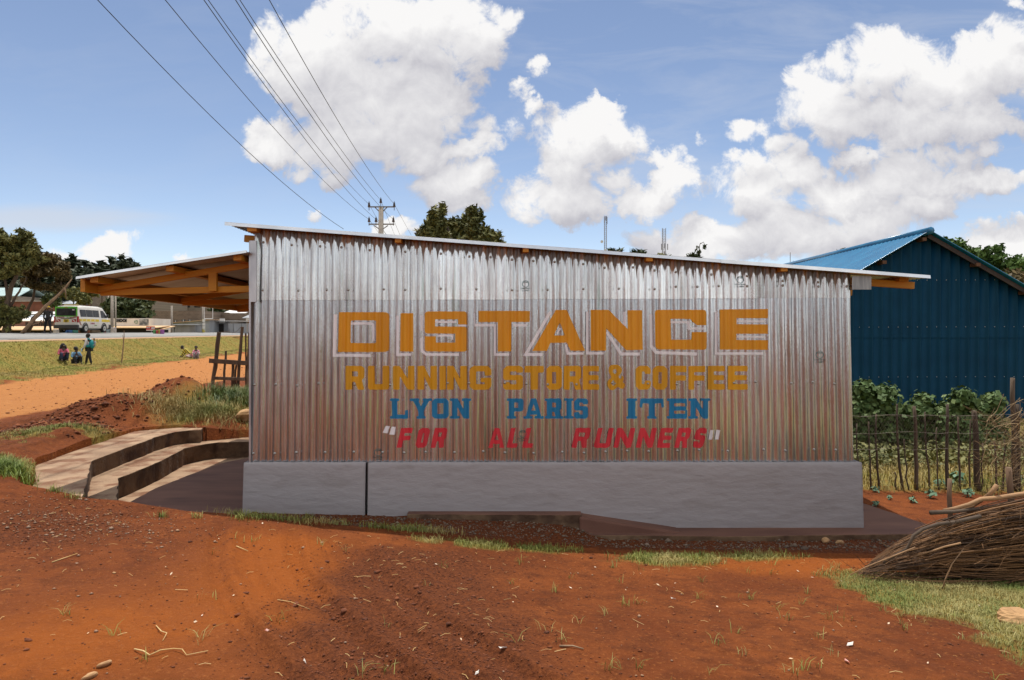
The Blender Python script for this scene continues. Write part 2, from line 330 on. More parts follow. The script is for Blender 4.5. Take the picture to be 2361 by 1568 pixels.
az = np.concatenate([np.linspace(-180, -42, 50)[:-1], np.degrees(np.arctan(np.linspace(-.9, .95, 900))), np.linspace(44.5, 180, 50)[:-1]])
AZ, RD = np.meshgrid(np.radians(az), rad)
GX = RD*np.sin(AZ); GY = RD*np.cos(AZ); GZ = ground_z(GX, GY)
carve = inpoly(GX, GY, TERR); GZ = np.where(carve, EYE-2.3, GZ)
nr_, na = GX.shape
idx = np.arange(nr_*na).reshape(nr_, na)
nxt = np.roll(idx, -1, axis=1)
faces = np.stack([idx[:-1].ravel(), nxt[:-1].ravel(), nxt[1:].ravel(), idx[1:].ravel()], 1)[:, ::-1]
Vg = np.stack([GX.ravel(), GY.ravel(), GZ.ravel()], 1)
rm = road_mask(GX, GY); gm = grass_mask(GX, GY); lm = np.clip(looseness(GX, GY), 0, 1)
xpg = GX+.14*GY
heapm = np.exp(-((xpg+6.0)/1.5)**2)*(GY > 7.5)*(GY < 20)*(GX < -3)
lm = np.maximum(lm, heapm); lm = np.maximum(lm, sst(-1.5, -4.0, GY+.8*vnoise(GX*.7, GY*.7))); gm = np.where(GY < 0, gm*.3, gm); gv = ((GY > 6.55)*(GY < 7.6)*(GX > -3)*(GX < 4.6)).astype(float)  # unseen ground behind the camera darkened to tone down the wall's red reflection
cov = np.stack([rm.ravel(), gm.ravel(), lm.ravel(), gv.ravel()], 1).astype(np.float32)
def rutc(x, y): return x+1.35+.55*(y-4.6)-.10*(y-4.6)**2
dust = (np.exp(-(rutc(GX, GY)/.75)**2)*sst(6.5, 5.6, GY)*(GY > 0)+.8*np.exp(-((GX+2.3)/.7)**2-((GY-3.6)/.7)**2)+.75*np.exp(-((GX-2.6)/1.2)**2-((GY-6.1)/.45)**2)-lm*.5).ravel()
def ground_mat():
    m = bpy.data.materials.new('earth'); m.use_nodes = True; nt = m.node_tree; N = nt.nodes.new; L = nt.links.new
    b = nt.nodes['Principled BSDF']; b.inputs['Roughness'].default_value = .95; b.inputs['Specular IOR Level'].default_value = .15
    ge = N('ShaderNodeNewGeometry'); at = N('ShaderNodeAttribute'); at.attribute_name = 'cover'
    sp = N('ShaderNodeSeparateColor'); L(at.outputs['Color'], sp.inputs[0])
    def noise(s, d=5, ro=.55):
        n = N('ShaderNodeTexNoise'); n.inputs['Scale'].default_value = s; n.inputs['Detail'].default_value = d; n.inputs['Roughness'].default_value = ro; L(ge.outputs['Position'], n.inputs['Vector']); return n.outputs[0]
    def rng_(o, a, b_, c=0, d=1):
        r = N('ShaderNodeMapRange'); r.inputs[1].default_value = a; r.inputs[2].default_value = b_; r.inputs[3].default_value = c; r.inputs[4].default_value = d; L(o, r.inputs[0]); return r.outputs[0]
    def mix(f, a, b_, bt='MIX'):
        x = N('ShaderNodeMix'); x.data_type = 'RGBA'; x.blend_type = bt
        if isinstance(f, float): x.inputs['Factor'].default_value = f
        else: L(f, x.inputs['Factor'])
        for k, q in (('A', a), ('B', b_)):
            if isinstance(q, tuple): x.inputs[k].default_value = hex2(q)
            else: L(q, x.inputs[k])
        return x.outputs['Result']
    at2 = N('ShaderNodeAttribute'); at2.attribute_name = 'dust'; big = noise(.9, 4); mid = noise(6, 7, .65); fin = noise(38, 6, .7); fin2 = noise(130, 3, .7)
    earth = mix(rng_(big, .38, .62), (.150,.038,.010), (.225,.062,.015))
    dn = N('ShaderNodeMath'); dn.operation = 'MULTIPLY_ADD'; L(mid, dn.inputs[0]); dn.inputs[1].default_value = 1.2; L(at2.outputs['Fac'], dn.inputs[2])
    earth = mix(rng_(mid, .45, .68), earth, (.105,.028,.009)); earth = mix(rng_(dn.outputs[0], .75, 1.35), earth, (.285,.076,.012))
    earth = mix(rng_(fin, .55, .75), earth, (.36,.125,.035))
    loose = mix(rng_(fin, .38, .65), (.085,.024,.009), (.19,.055,.017))
    c = mix(rng_(sp.outputs[2], .25, .8), earth, loose)
    road = mix(rng_(mid, .35, .7), (.42,.180,.055), (.31,.115,.033)); road = mix(rng_(big, .45, .6), road, (.37,.15,.045)); road = mix(rng_(fin, .60, .76), road, (.46,.25,.11))
    c = mix(rng_(sp.outputs[0], .2, .7), c, road)
    gr = mix(rng_(mid, .38, .62), (.17,.165,.034), (.31,.235,.060)); gr = mix(rng_(big, .42, .62), gr, (.30,.195,.05)); gr = mix(rng_(fin, .5, .7), gr, (.06,.075,.014))
    gr = mix(rng_(fin2, .55, .7), gr, (.30,.27,.09))
    gfac = N('ShaderNodeMath'); gfac.operation = 'MULTIPLY_ADD'; gfac.use_clamp = True; L(rng_(fin, .3, .7), gfac.inputs[0]); gfac.inputs[1].default_value = .6
    s2 = N('ShaderNodeMath'); s2.operation = 'MULTIPLY_ADD'; L(sp.outputs[1], s2.inputs[0]); s2.inputs[1].default_value = 1.6; s2.inputs[2].default_value = -.6; L(s2.outputs[0], gfac.inputs[2])
    gf = N('ShaderNodeMath'); gf.operation = 'MULTIPLY'; L(gfac.outputs[0], gf.inputs[0]); L(rng_(sp.outputs[1], .05, .3), gf.inputs[1])
    c = mix(gf.outputs[0], c, gr)
    # gravel and pale chips of stone
    vo = N('ShaderNodeTexVoronoi'); vo.inputs['Scale'].default_value = 42; L(ge.outputs['Position'], vo.inputs['Vector'])
    peb = N('ShaderNodeMath'); peb.operation = 'MULTIPLY'; L(rng_(vo.outputs['Distance'], .34, .26), peb.inputs[0]); L(rng_(noise(7, 3), .5, .6), peb.inputs[1])
    pg = N('ShaderNodeMath'); pg.operation = 'MULTIPLY'; L(peb.outputs[0], pg.inputs[0]); L(at.outputs['Alpha'], pg.inputs[1])
    c = mix(pg.outputs[0], c, (.20,.16,.13))
    L(c, b.inputs['Base Color'])
    h = N('ShaderNodeMath'); h.operation = 'ADD'; L(mid, h.inputs[0]); L(fin, h.inputs[1])
    bp = N('ShaderNodeBump'); bp.inputs['Strength'].default_value = .8; bp.inputs['Distance'].default_value = .035; L(h.outputs[0], bp.inputs['Height'])
    b2 = N('ShaderNodeBump'); b2.inputs['Strength'].default_value = .6; b2.inputs['Distance'].default_value = .008; L(fin2, b2.inputs['Height']); L(bp.outputs[0], b2.inputs['Normal']); L(b2.outputs[0], b.inputs['Normal'])
    return m
M_EARTH = ground_mat()
fx = Vg[faces].mean(1)[:, 0]; fy = Vg[faces].mean(1)[:, 1]
frm = cov[faces, 0].mean(1); fxp = fx+.14*fy
cls = np.zeros(len(faces), int)
cls[frm > .5] = 1
cls[(cls == 0) & (fxp < -13.3) & (fxp > -19.6) & (fy > 5) & (fy < 220)] = 2
cls[(cls == 0) & (fxp < -60) & (fy > 20)] = 3
for k, nm in enumerate(['ground', 'dirt_road', 'grass_embankment', 'hillside']):
    fs = faces[cls == k]; used, inv = np.unique(fs, return_inverse=True)
    o = np_obj(nm, Vg[used], inv.reshape(fs.shape), M_EARTH, smooth=True); o['kind'] = 'structure'
    a = o.data.color_attributes.new('cover', 'FLOAT_COLOR', 'POINT'); a.data.foreach_set('color', cov[used].ravel()); a2 = o.data.attributes.new('dust', 'FLOAT', 'POINT'); a2.data.foreach_set('value', dust[used].astype(np.float32))
def gz(x, y): return float(ground_z(np.array([x]), np.array([y]))[0])
# asphalt road on the embankment
M_ASPH = mat('asphalt', (.20,.195,.19), (.27,.262,.25), 3, .9, bump=.3, bscale=90, c3=(.15,.145,.14), c3scale=.4)
M_SHOULDER = mat('road_shoulder', (.33,.19,.10), (.42,.27,.16), 5, .95, bump=.4, bscale=40)
def strip(name, xp0, xp1, m, dz, th, kind='structure'):
    ys = np.concatenate([[-60, 0], np.linspace(10, 250, 121)]); V = []
    for y in ys:
        for xp in (xp0, xp1):
            z = EYE-np.interp(xp, PXS, PDS)+dz; V.append((xp-.14*y, y, z))
    n = len(ys); base = len(V); V = V+[(a, b, c-th) for a, b, c in V]
    Fc = []
    for i in range(n-1):
        q = 2*i; Fc += [(q, q+1, q+3, q+2), (base+q, base+q+2, base+q+3, base+q+1), (q, q+2, base+q+2, base+q), (q+1, base+q+1, base+q+3, q+3)]
    o = np_obj(name, V, Fc, m); o['kind'] = kind; return o
strip('road_shoulder', -19.95, -19.35, M_SHOULDER, .02, .2)
strip('road', -27.1, -19.9, M_ASPH, .05, .25)
# ---------------------------------------------------------------- terrace and its curved steps
M_CONC = mat('concrete', (.22,.135,.08), (.36,.235,.145), 3, .9, bump=.8, bscale=16, bdist=.02, c3=(.17,.075,.035), c3scale=3.5, c3lo=.48, c3hi=.62)
M_FLOOR = mat('terrace_concrete', (.105,.044,.030), (.175,.080,.052), 2.2, .85, bump=.3, bscale=30, bdist=.006, c3=(.09,.038,.026), c3scale=1.6, stretch=(.5,1.6,1))
M_RISER = mat('shaded_side_concrete', (.12,.068,.036), (.19,.115,.065), 4, .95, bump=.9, bscale=14, bdist=.03, c3=(.07,.036,.02), c3scale=3, c3lo=.48, c3hi=.62)  # side faces of steps and slabs, their shade put into the darker brown
def slab(name, poly, top, bot, m, parent=None, n=10):
    # subdivided outline with a slightly worn edge
    pts = []
    for i in range(len(poly)):
        a, b = np.array(poly[i]), np.array(poly[(i+1)%len(poly)])
        k = max(1, int(np.linalg.norm(b-a)/.07))
        for j in range(k):
            q = a+(b-a)*j/k; w = .016*vnoise(np.array([q[0]*9]), np.array([q[1]*9]))[0]; pts.append((q[0]+w, q[1]+w))
    s = MB(); s.prism([(x, y, bot) for x, y in pts], (0, 0, top-bot))
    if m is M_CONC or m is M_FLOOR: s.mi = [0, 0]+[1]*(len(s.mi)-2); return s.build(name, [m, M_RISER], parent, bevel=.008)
    return s.build(name, m, parent, bevel=.008)
L0, L1, L2 = EYE-1.95, EYE-1.75, EYE-1.547
def W(u, v, drop): d = drop*F/(v-HOR); return ((u-CX)*d/F, d)
low = [W(*q, 1.75) for q in [(273,1102),(302,1091),(334,1078),(365,1065),(396,1049),(427,1033),(470,1024),(500,1020),(575,1018)]]
upp = [W(*q, 1.547) for q in [(212,1062),(244,1050),(294,1031),(330,1019),(357,1008),(402,996),(435,992),(462,991)]]
terrace = empty('terrace', (0,0,0)); tag(terrace, 'red brown concrete terrace with curved steps beside the shop', 'terrace')
slab('terrace_floor', [(-3.3,6.6),(-3.95,7.2),(-4.38,7.85),(-4.45,8.5),(-4.4,9.3),(-4.3,10.2),(-3.6,11.4),(-3.0,12.4),(-1.7,12.4),(-1.7,7.35),(-2.86,7.35),(-2.86,6.6)], L0, L0-.25, M_FLOOR, terrace)
slab('footing', [(-5.2,6.6),(-5.4,9),(-5,11.6),(-2.2,12.6),(-1.9,12.5),(-2.2,7.4),(-2.9,6.64)], L0-.05, L0-.3, M_CONC, terrace)
slab('lower_step', [(-3.62,6.35),(-4.07,7.03)]+low+[(-1.8,12.9),(-4.4,12.4),(-5.6,11.2),(-5.4,9),(-5.2,7.8),(-4.4,6.35)], L1, L0-.2, M_CONC, terrace)
slab('upper_step', [(-3.98,6.32)]+upp+[(-5.0,11.1),(-5.5,11.25),(-6.05,10.8),(-5.9,8.9),(-5.7,7.9),(-5.2,7.1),(-4.5,6.35)], L2, L1-.3, M_CONC, terrace)
# low footing strip in front of the plinth and apron at the right corner
foot = empty('foundation_strip', (0,0,0)); tag(foot, 'low reddish concrete footing running along the foot of the grey plinth', 'footing')
slab('strip', [(-1.1,7.12),(.72,7.08),(.74,7.34),(-1.1,7.34)], EYE-1.90, EYE-2.1, M_FLOOR, foot)
s = MB(); y0_, y1_ = 7.03, 7.34; s.hexa([(.70,y0_,EYE-2.3),(1.75,y0_-.03,EYE-2.3),(1.75,y1_,EYE-2.3),(.70,y1_,EYE-2.3),(.70,y0_+.03,EYE-1.915),(1.75,y0_,EYE-2.072),(1.75,y1_,EYE-2.072),(.70,y1_,EYE-1.915)]); s.build('ramp', M_FLOOR, foot, bevel=.02)
slab('apron', [(.68,6.98),(2.2,6.93),(4.38,7.02),(4.5,7.3),(4.25,8.3),(4.1,9.6),(3.3,9.6),(3.3,7.36),(.68,7.36)], EYE-2.075, EYE-2.4, M_FLOOR, foot)
# ---------------------------------------------------------------- the shop
WY = 7.30                                  # plane of the painted wall
def wx(x, z):                              # the wall is a touch wider at its foot
    return x*(1+.0085*(EYE-.0-z)/1.4)
def zv(v, d=WY): return EYE-(v-HOR)*d/F
XL, XR = (583-CX)*WY/F, (1962-CX)*WY/F
def roof_z(x, y=WY):  # underside line of the roof along the wall
    u0, u1 = 590, 1962; u = CX+x*F/WY; return zv(531+(631-531)*(u-u0)/(u1-u0))
PITCH = .0762; AMP = .0085
shop = empty('shop_building', (0, WY, 0)); tag(shop, 'zinc clad shop with painted sign lettering on a grey plinth', 'shop')
def prof(x):
    k = np.floor(x/PITCH); w = vnoise(k*3.1, k*0+.5)*.5
    s = np.cos(2*np.pi*x/PITCH)
    p = np.sign(s)*np.abs(s)**.8*AMP*(1+w*.8)
    return p+.0038*vnoise(x*38, x*0+2)+.004*vnoise(x*2.3, x*0+7)
def metal_mat(name, upper):
    m = bpy.data.materials.new(name); m.use_nodes = True; nt = m.node_tree; N = nt.nodes.new; L = nt.links.new
    b = nt.nodes['Principled BSDF']; b.inputs['Metallic'].default_value = .92
    tc = N('ShaderNodeTexCoord')
    def noise(st, s, d=5, r=.6):
        mp = N('ShaderNodeMapping'); L(tc.outputs['Object'], mp.inputs[0]); mp.inputs['Scale'].default_value = st
        n = N('ShaderNodeTexNoise'); n.inputs['Scale'].default_value = s; n.inputs['Detail'].default_value = d; n.inputs['Roughness'].default_value = r; L(mp.outputs[0], n.inputs['Vector']); return n.outputs[0]
    def mr(o, a, b_, c, d):
        r = N('ShaderNodeMapRange'); r.inputs[1].default_value = a; r.inputs[2].default_value = b_; r.inputs[3].default_value = c; r.inputs[4].default_value = d; L(o, r.inputs[0]); return r.outputs[0]
    def mix(f, a, b_):
        x = N('ShaderNodeMix'); x.data_type = 'RGBA'
        if isinstance(f, float): x.inputs['Factor'].default_value = f
        else: L(f, x.inputs['Factor'])
        for k, q in (('A', a), ('B', b_)):
            if isinstance(q, tuple): x.inputs[k].default_value = hex2(q)
            else: L(q, x.inputs[k])
        return x.outputs['Result']
    streak = noise((1,1,.03), 42, 4, .7); blot = noise((1,1,.25), 3.2, 7, .65); fine = noise((1,1,.5), 60, 5, .7)
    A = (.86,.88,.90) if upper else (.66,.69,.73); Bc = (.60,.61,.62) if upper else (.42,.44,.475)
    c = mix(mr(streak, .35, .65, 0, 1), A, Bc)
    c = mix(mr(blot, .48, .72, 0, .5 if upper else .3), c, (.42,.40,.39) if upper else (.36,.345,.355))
    gs = noise((1,1,.09), 9, 4, .6); c = mix(mr(gs, .60, .70, 0, .4), c, (.24,.36,.29))
    rs = noise((1,1,.04), 15, 4, .6); c = mix(mr(rs, .60, .72, 0, .2), c, (.30,.22,.20))
    at = N('ShaderNodeAttribute'); at.attribute_name = 'eaves_reflection'  # reflection of the brown eaves, mixed into the zinc colour
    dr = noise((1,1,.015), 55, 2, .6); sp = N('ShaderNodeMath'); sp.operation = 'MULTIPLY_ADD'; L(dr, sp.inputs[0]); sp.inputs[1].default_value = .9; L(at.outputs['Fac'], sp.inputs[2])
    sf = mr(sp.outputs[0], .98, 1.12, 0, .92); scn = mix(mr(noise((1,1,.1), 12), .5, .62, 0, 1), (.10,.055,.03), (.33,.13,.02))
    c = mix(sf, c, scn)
    oi = N('ShaderNodeObjectInfo'); tn = mr(oi.outputs['Random'], 0, 1, .78, 1.12); vs = N('ShaderNodeVectorMath'); vs.operation = 'SCALE'; L(c, vs.inputs[0]); L(tn, vs.inputs['Scale']); c = vs.outputs[0]
    L(c, b.inputs['Base Color'])
    met = N('ShaderNodeMath'); met.operation = 'SUBTRACT'; met.inputs[0].default_value = .92; L(sf, met.inputs[1]); met.use_clamp = True; L(met.outputs[0], b.inputs['Metallic'])
    L(mr(blot, .35, .7, .15 if upper else .15, .30 if upper else .28), b.inputs['Roughness'])
    bp = N('ShaderNodeBump'); bp.inputs['Strength'].default_value = .2; bp.inputs['Distance'].default_value = .004; L(fine, bp.inputs['Height'])
    b3 = N('ShaderNodeBump'); b3.inputs['Strength'].default_value = .55; b3.inputs['Distance'].default_value = .010; L(noise((1,1,.045), 34, 3, .6), b3.inputs['Height']); L(bp.outputs[0], b3.inputs['Normal']); L(b3.outputs[0], b.inputs['Normal'])
    return m
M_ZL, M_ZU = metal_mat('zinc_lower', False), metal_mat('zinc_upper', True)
def sheet(name, x0, x1, zb, zt, off, m, ph=0, nz=26, eaves_reflection=False, wav=.0):
    n = int((x1-x0)/.0052); xs = np.linspace(x0, x1, n)
    ts = np.linspace(0, 1, nz); X, T = np.meshgrid(xs, ts)
    b = zb(xs) if callable(zb) else np.full(n, zb); t = zt(xs) if callable(zt) else np.full(n, zt)
    Z = b[None, :]*(1-T)+t[None, :]*T
    Y = WY-(prof(X+ph)+off)-.0035*fbm(X*2.2, Z*.45+ph*50, 3)
    Xw = wx(X, Z)
    V = np.stack([Xw.ravel(), Y.ravel()-WY, Z.ravel()], 1); id_ = np.arange(nz*n).reshape(nz, n)
    Fc = np.stack([id_[:-1,:-1].ravel(), id_[:-1,1:].ravel(), id_[1:,1:].ravel(), id_[1:,:-1].ravel()], 1)
    o = np_obj(name, V, Fc, m, shop, smooth=True)
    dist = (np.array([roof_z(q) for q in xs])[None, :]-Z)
    # brown eaves reflection put into the colour, with paint runs, deeper in the troughs
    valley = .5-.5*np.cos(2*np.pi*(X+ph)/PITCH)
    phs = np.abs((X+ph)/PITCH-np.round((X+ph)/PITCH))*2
    s = 1.0-np.clip(dist/(.028+(.13+.22*vnoise(np.floor(X/PITCH+.5)*1.7, X*0+2))*(1-np.sqrt(np.clip(1-phs**2, 0, 1)))+.02*(1+vnoise(X*3, X*0))+.05*np.abs(vnoise(X*9, X*0+4))), 0, 1.6) if eaves_reflection else np.full(Z.shape, -9.)
    s = np.where(s > -.6, s*.55+.62, -9) if eaves_reflection else s
    a = o.data.attributes.new('eaves_reflection', 'FLOAT', 'POINT'); a.data.foreach_set('value', s.ravel().astype(np.float32))
    return o
ZJ = zv(690); ZPL = zv(1067)
def jag(amp, z): return lambda xs: z+amp*np.round(vnoise(xs*1.33, xs*0+3)*3)/3+.003*vnoise(xs*30, xs*0)
# lower sheets
xe = XL; k = 0; edges = [583, 820, 1005, 1150, 1268, 1420, 1585, 1817, 1962]
for i in range(len(edges)-1):
    a, b = (edges[i]-CX)*WY/F, (edges[i+1]-CX)*WY/F
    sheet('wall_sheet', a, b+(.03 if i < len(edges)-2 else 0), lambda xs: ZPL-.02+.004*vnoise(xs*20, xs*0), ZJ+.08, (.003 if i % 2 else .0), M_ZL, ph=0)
ue = [583, 634, 1000, 1180, 1385, 1600, 1740, 1962]
for i in range(len(ue)-1):
    a, b = (ue[i]-CX)*WY/F, (ue[i+1]-CX)*WY/F
    zoff = [.0,-.0,.004,.01,.012,.016,.022][i]
    sheet('upper_wall_sheet', a, b+(.03 if i < len(ue)-2 else 0), lambda xs, q=zoff: ZJ-.008+q+.003*vnoise(xs*13, xs*0), lambda xs: np.array([roof_z(q)+.02 for q in xs]), .009+(.003 if i % 2 else 0), M_ZU, ph=0, eaves_reflection=True)
M_WALLIN = mat('wall_inner', (.35,.34,.33), (.28,.27,.26), 4, .6, metal=.5)
# corner trim, sides and back of the shop
M_TIN0 = mat('flap_zinc', (.36,.36,.36), (.24,.24,.25), 14, .4, metal=.7, stretch=(2,1,.3))
M_TRIM = mat('trim_zinc', (.62,.62,.63), (.45,.45,.47), 8, .35, metal=.85, stretch=(1,1,.3))
s = MB(); BY = 4.3
def quadwall(x0, y0, x1, y1, z0, z1a, z1b, th=.02):
    s.hexa([(x0,y0,z0),(x1,y1,z0),(x1+th,y1+th,z0),(x0+th,y0+th,z0),(x0,y0,z1a),(x1,y1,z1b),(x1+th,y1+th,z1b),(x0+th,y0+th,z1a)])
s.hexa([(XL+.02,.03,ZPL),(XL+.05,.03,ZPL),(XL+.05,BY,ZPL),(XL+.02,BY,ZPL),(XL+.02,.03,roof_z(XL)),(XL+.05,.03,roof_z(XL)),(XL+.05,BY,roof_z(XL)),(XL+.02,BY,roof_z(XL))])
s.hexa([(XR-.02,.03,ZPL),(XR+.01,.03,ZPL),(XR+.01,BY,ZPL),(XR-.02,BY,ZPL),(XR-.02,.03,roof_z(XR)),(XR+.01,.03,roof_z(XR)),(XR+.01,BY,roof_z(XR)),(XR-.02,BY,roof_z(XR))])
s.hexa([(XL,BY,0),(XR,BY,0),(XR,BY+.03,0),(XL,BY+.03,0),(XL,BY,roof_z(XL)),(XR,BY,roof_z(XR)),(XR,BY+.03,roof_z(XR)),(XL,BY+.03,roof_z(XL))])
s.build('side_wall', M_WALLIN, shop)
s = MB(); s.box((XL-.012,-.045,ZJ-.03),(XL+.055,-.026,zv(556))); s.box((XL-.03,-.03,ZPL-.02),(XL-.012,.05,zv(556))); s.build('corner_trim', M_TRIM, shop)
# plinth
M_PL = mat('grey_plaster', (.345,.315,.320), (.315,.288,.292), 1.2, .7, bump=.9, bscale=11, bdist=.014, stretch=(.5,1,1.3), c3=(.27,.24,.235), c3scale=6, c3lo=.56, c3hi=.8)
def plinth(xs0, xs1, zt, zb):
    n = int((xs1-xs0)/.02); xs = np.linspace(xs0, xs1, n); rows = []
    prof_ = [(.06, 0), (.02, 0), (.004, .006), (0, .02)]
    R_ = [(-.02, zt)]  # back of the top edge
    V = []; m_ = 0
    ts = np.concatenate([[0,.006,.02,.05], np.linspace(.08, 1, 26)])
    for x in xs:
        top = zt+.006*vnoise(np.array([x*14]), np.array([1.]))[0]; bt = zb(x)
        col = [(x, -.005, top)]
        for t in ts:
            z = top-(top-bt-.02*float(vnoise(np.array([x*2.1]), np.array([3.])) [0]))*t; y = -.062+.012*math.exp(-t*60)+.005*float(vnoise(np.array([x*3.3]), np.array([z*4]))[0])-.012*t
            col.append((wx(x, z), y, z))
        V += col; m_ = len(col)
    id_ = np.arange(len(V)).reshape(n, m_)
    Fc = np.stack([id_[:-1,:-1].ravel(), id_[:-1,1:].ravel(), id_[1:,1:].ravel(), id_[1:,:-1].ravel()], 1)
    V = np.array(V); 
    # end caps to the back
    capL = V[id_[0]].copy(); capL[:, 1] = .4; capR = V[id_[-1]].copy(); capR[:, 1] = .4 if xs1 < 3 else BY
    if xs0 < -2.5: capL[:, 1] = BY
    b0 = len(V); V = np.concatenate([V, capL, capR]); 
    for base, row, fl in ((b0, id_[0], 1), (b0+m_, id_[-1], 0)):
        q = np.stack([row[:-1], row[1:], np.arange(base+1, base+m_), np.arange(base, base+m_-1)], 1); Fc = np.concatenate([Fc, q if fl else q[:, ::-1]])
    return np_obj('plinth', V, Fc, M_PL, shop)
bz = lambda x: EYE-np.interp(x, [-3,-1.5,-.6,.5,.75,1.3,2.4,3.8], [1.93,1.89,1.89,1.91,1.97,2.05,2.085,2.09])
XPL, XPR = (572-CX)*WY/F, (1974-CX)*WY/F; XG = (851.5-CX)*WY/F
bz2 = lambda x: bz(x)-.13
plinth(XPL, XG-.013, ZPL+.012, bz2); plinth(XG+.013, XPR, ZPL+.012, bz2)
s = MB(); s.box((XG-.012,-.035,.0-.2),(XG+.010,-.02,ZPL+.01)); s.box((XG-.03,-.01,-.3),(XG+.03,.02,ZPL+.01)); s.build('joint_bar', mat('joint_steel', (.16,.155,.15), (.10,.10,.10), 20, .5, metal=.5), shop)
# rivets
M_RIV = mat('rivet_steel', (.55,.53,.5), (.35,.33,.3), 30, .35, metal=.9)
rb = MB(); rb.sphere((0,0,0), .0115, 8, 3, half=True); rb.tube([(0,0,-.004),(0,0,.0005)], .014, 8)
riv0 = rb.build('rivet', M_RIV, shop, smooth=True); me_r = riv0.data; first = True
def rivet(u, v, off):
    global first
    x = (u-CX)*WY/F; z = zv(v); xx = np.array([x]); k = round(x/PITCH); x = k*PITCH
    y = -(float(prof(np.array([x]))[0])+off)-.001
    o = riv0 if first else bpy.data.objects.new('rivet', me_r)
    if not first: C.objects.link(o); o.parent = shop
    first = False
    o.location = (wx(x, z), y, z); o.rotation_euler = (R(90), 0, 0)
rows = [(1046, -9, 0), (887, -5, 0)]
for (v0, dv, _) in rows:
    u = 592
    while u < 1962: rivet(u, v0+dv*(u-590)/1372+random.uniform(-3, 3), .003); u += random.choice([49,49,82,49,65])
for (v0, dv) in ((672, -12), (0, 0)):
    u = 605
    while u < 1950:
        v = v0+dv*(u-590)/1372 if v0 else 531+100*(u-590)/1372+26
        rivet(u, v+random.uniform(-3, 3), .013); u += random.choice([49,82,65])
# roof
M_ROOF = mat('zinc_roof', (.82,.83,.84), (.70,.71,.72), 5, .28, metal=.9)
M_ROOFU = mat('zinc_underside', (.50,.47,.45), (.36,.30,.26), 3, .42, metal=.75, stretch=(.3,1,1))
M_WOOD = mat('orange_wood', (.58,.25,.014), (.48,.19,.010), 3, .6, bump=.5, bscale=12, bdist=.004, stretch=(.25,4,4), c3=(.30,.10,.01), c3scale=4, c3lo=.6, c3hi=.75)
M_WOODY = mat('orange_wood_deep', (.55,.225,.014), (.44,.165,.010), 3, .6, bump=.5, bscale=12, bdist=.004, stretch=(4,.25,4), c3=(.30,.10,.01), c3scale=4, c3lo=.6, c3hi=.75)
def corr_roof(name, A, B, y0, y1, m, parent, slope_back=0, thick=.0012, flange=.0):
    """sheet whose corrugations run from A=(x,z) to B=(x,z); y0..y1 world depth"""
    n = int((y1-y0)/.0076); ys = np.linspace(y0, y1, n); w = np.cos(2*np.pi*(ys-y0)/PITCH)*AMP
    V = []; ts = np.linspace(0, 1, 9)
    for side in (0, 1):
        for t in ts:
            x = A[0]+(B[0]-A[0])*t; z = A[1]+(B[1]-A[1])*t
            V.append(np.stack([np.full(n, x), ys-WY, z+w+side*.0014-slope_back*(ys-y0)-.006*math.sin(t*9)], 1))
    V = np.concatenate(V); k = len(ts); id_ = np.arange(2*k*n).reshape(2, k, n); Fs = []
    for q in (0, 1):
        f = np.stack([id_[q,:-1,:-1].ravel(), id_[q,:-1,1:].ravel(), id_[q,1:,1:].ravel(), id_[q,1:,:-1].ravel()], 1); Fs.append(f if q == 0 else f[:, ::-1])
    for t in (0, k-1): Fs.append(np.stack([id_[0,t,:-1], id_[0,t,1:], id_[1,t,1:], id_[1,t,:-1]], 1))
    for c_ in (0, n-1): Fs.append(np.stack([id_[0,:-1,c_], id_[0,1:,c_], id_[1,1:,c_], id_[1,:-1,c_]], 1))
    return np_obj(name, V, np.concatenate(Fs), m, parent, smooth=False)
RY = 7.17
Al = ((518-CX)*RY/F, zv(514, RY)); Br = ((2145-CX)*RY/F, zv(638, RY))
corr_roof('roof', Al, Br, RY, WY+BY+.3, M_ROOF, shop, thick=.001)
s = MB()   # turned down front edge of the last sheet, in two overlapping lengths
um = 1662; tm = (um-518)/(2145-518); xm = Al[0]+(Br[0]-Al[0])*tm; zm = Al[1]+(Br[1]-Al[1])*tm
def edge(x0, z0, x1, z1, y): s.hexa([(x0,y,z0-.026),(x1,y,z1-.022),(x1,y+.0015,z1-.022),(x0,y+.0015,z0-.026),(x0,y+.006,z0+.012),(x1,y+.006,z1+.012),(x1,y+.0075,z1+.012),(x0,y+.0075,z0+.012)])
edge(Al[0], Al[1]-.0, xm+.03, zm+.0, RY-WY-.004); edge(xm, zm+.003, Br[0], Br[1]+.003, RY-WY-.008)
s.build('roof_edge', M_ROOF, shop)
# purlins poking out under the roof, and rafters
pu = MB(); pw = .062
for (u, v, w) in ((582, 527, .10), (918, 553, .065), (1212, 575, .062), (1497, 596, .072), (1807, 619, .072)):
    x = (u-CX)*7.2/F; z = zv(v, 7.2); pu = MB(); pu.box((x-w/2, RY-WY+.012, z-.032), (x+w/2, BY, z+.034)); pu.build('purlin', M_WOODY, shop, bevel=.004)
x = (2108-CX)*7.25/F; pu = MB(); z = zv(641, 7.25); pu.box((x-.10, .05, z-.03), (x+.0, BY, z+.035)); pu.build('purlin', M_WOODY, shop, bevel=.004)
rf = MB(); rf.beam((XL-.14, .14, zv(546)-.0), (XR+.75, .14, zv(663, 7.45)+.02), .05, .075)
rf.build('rafter', M_WOOD, shop, bevel=.004)
for yy in (1.5, 2.9, BY-.05):
    rf = MB(); rf.beam((XL-.14, yy, zv(546)), (XR+.75, yy, zv(663, 7.45)+.02), .05, .075); rf.build('rafter', M_WOOD, shop, bevel=.004)
# strips of sheet around the right upper corner
s = MB(); s.box((XR-.005,-.035,zv(668)),(XR+.20,-.03,zv(637))); s.build('eaves_flap', M_TIN0, shop)
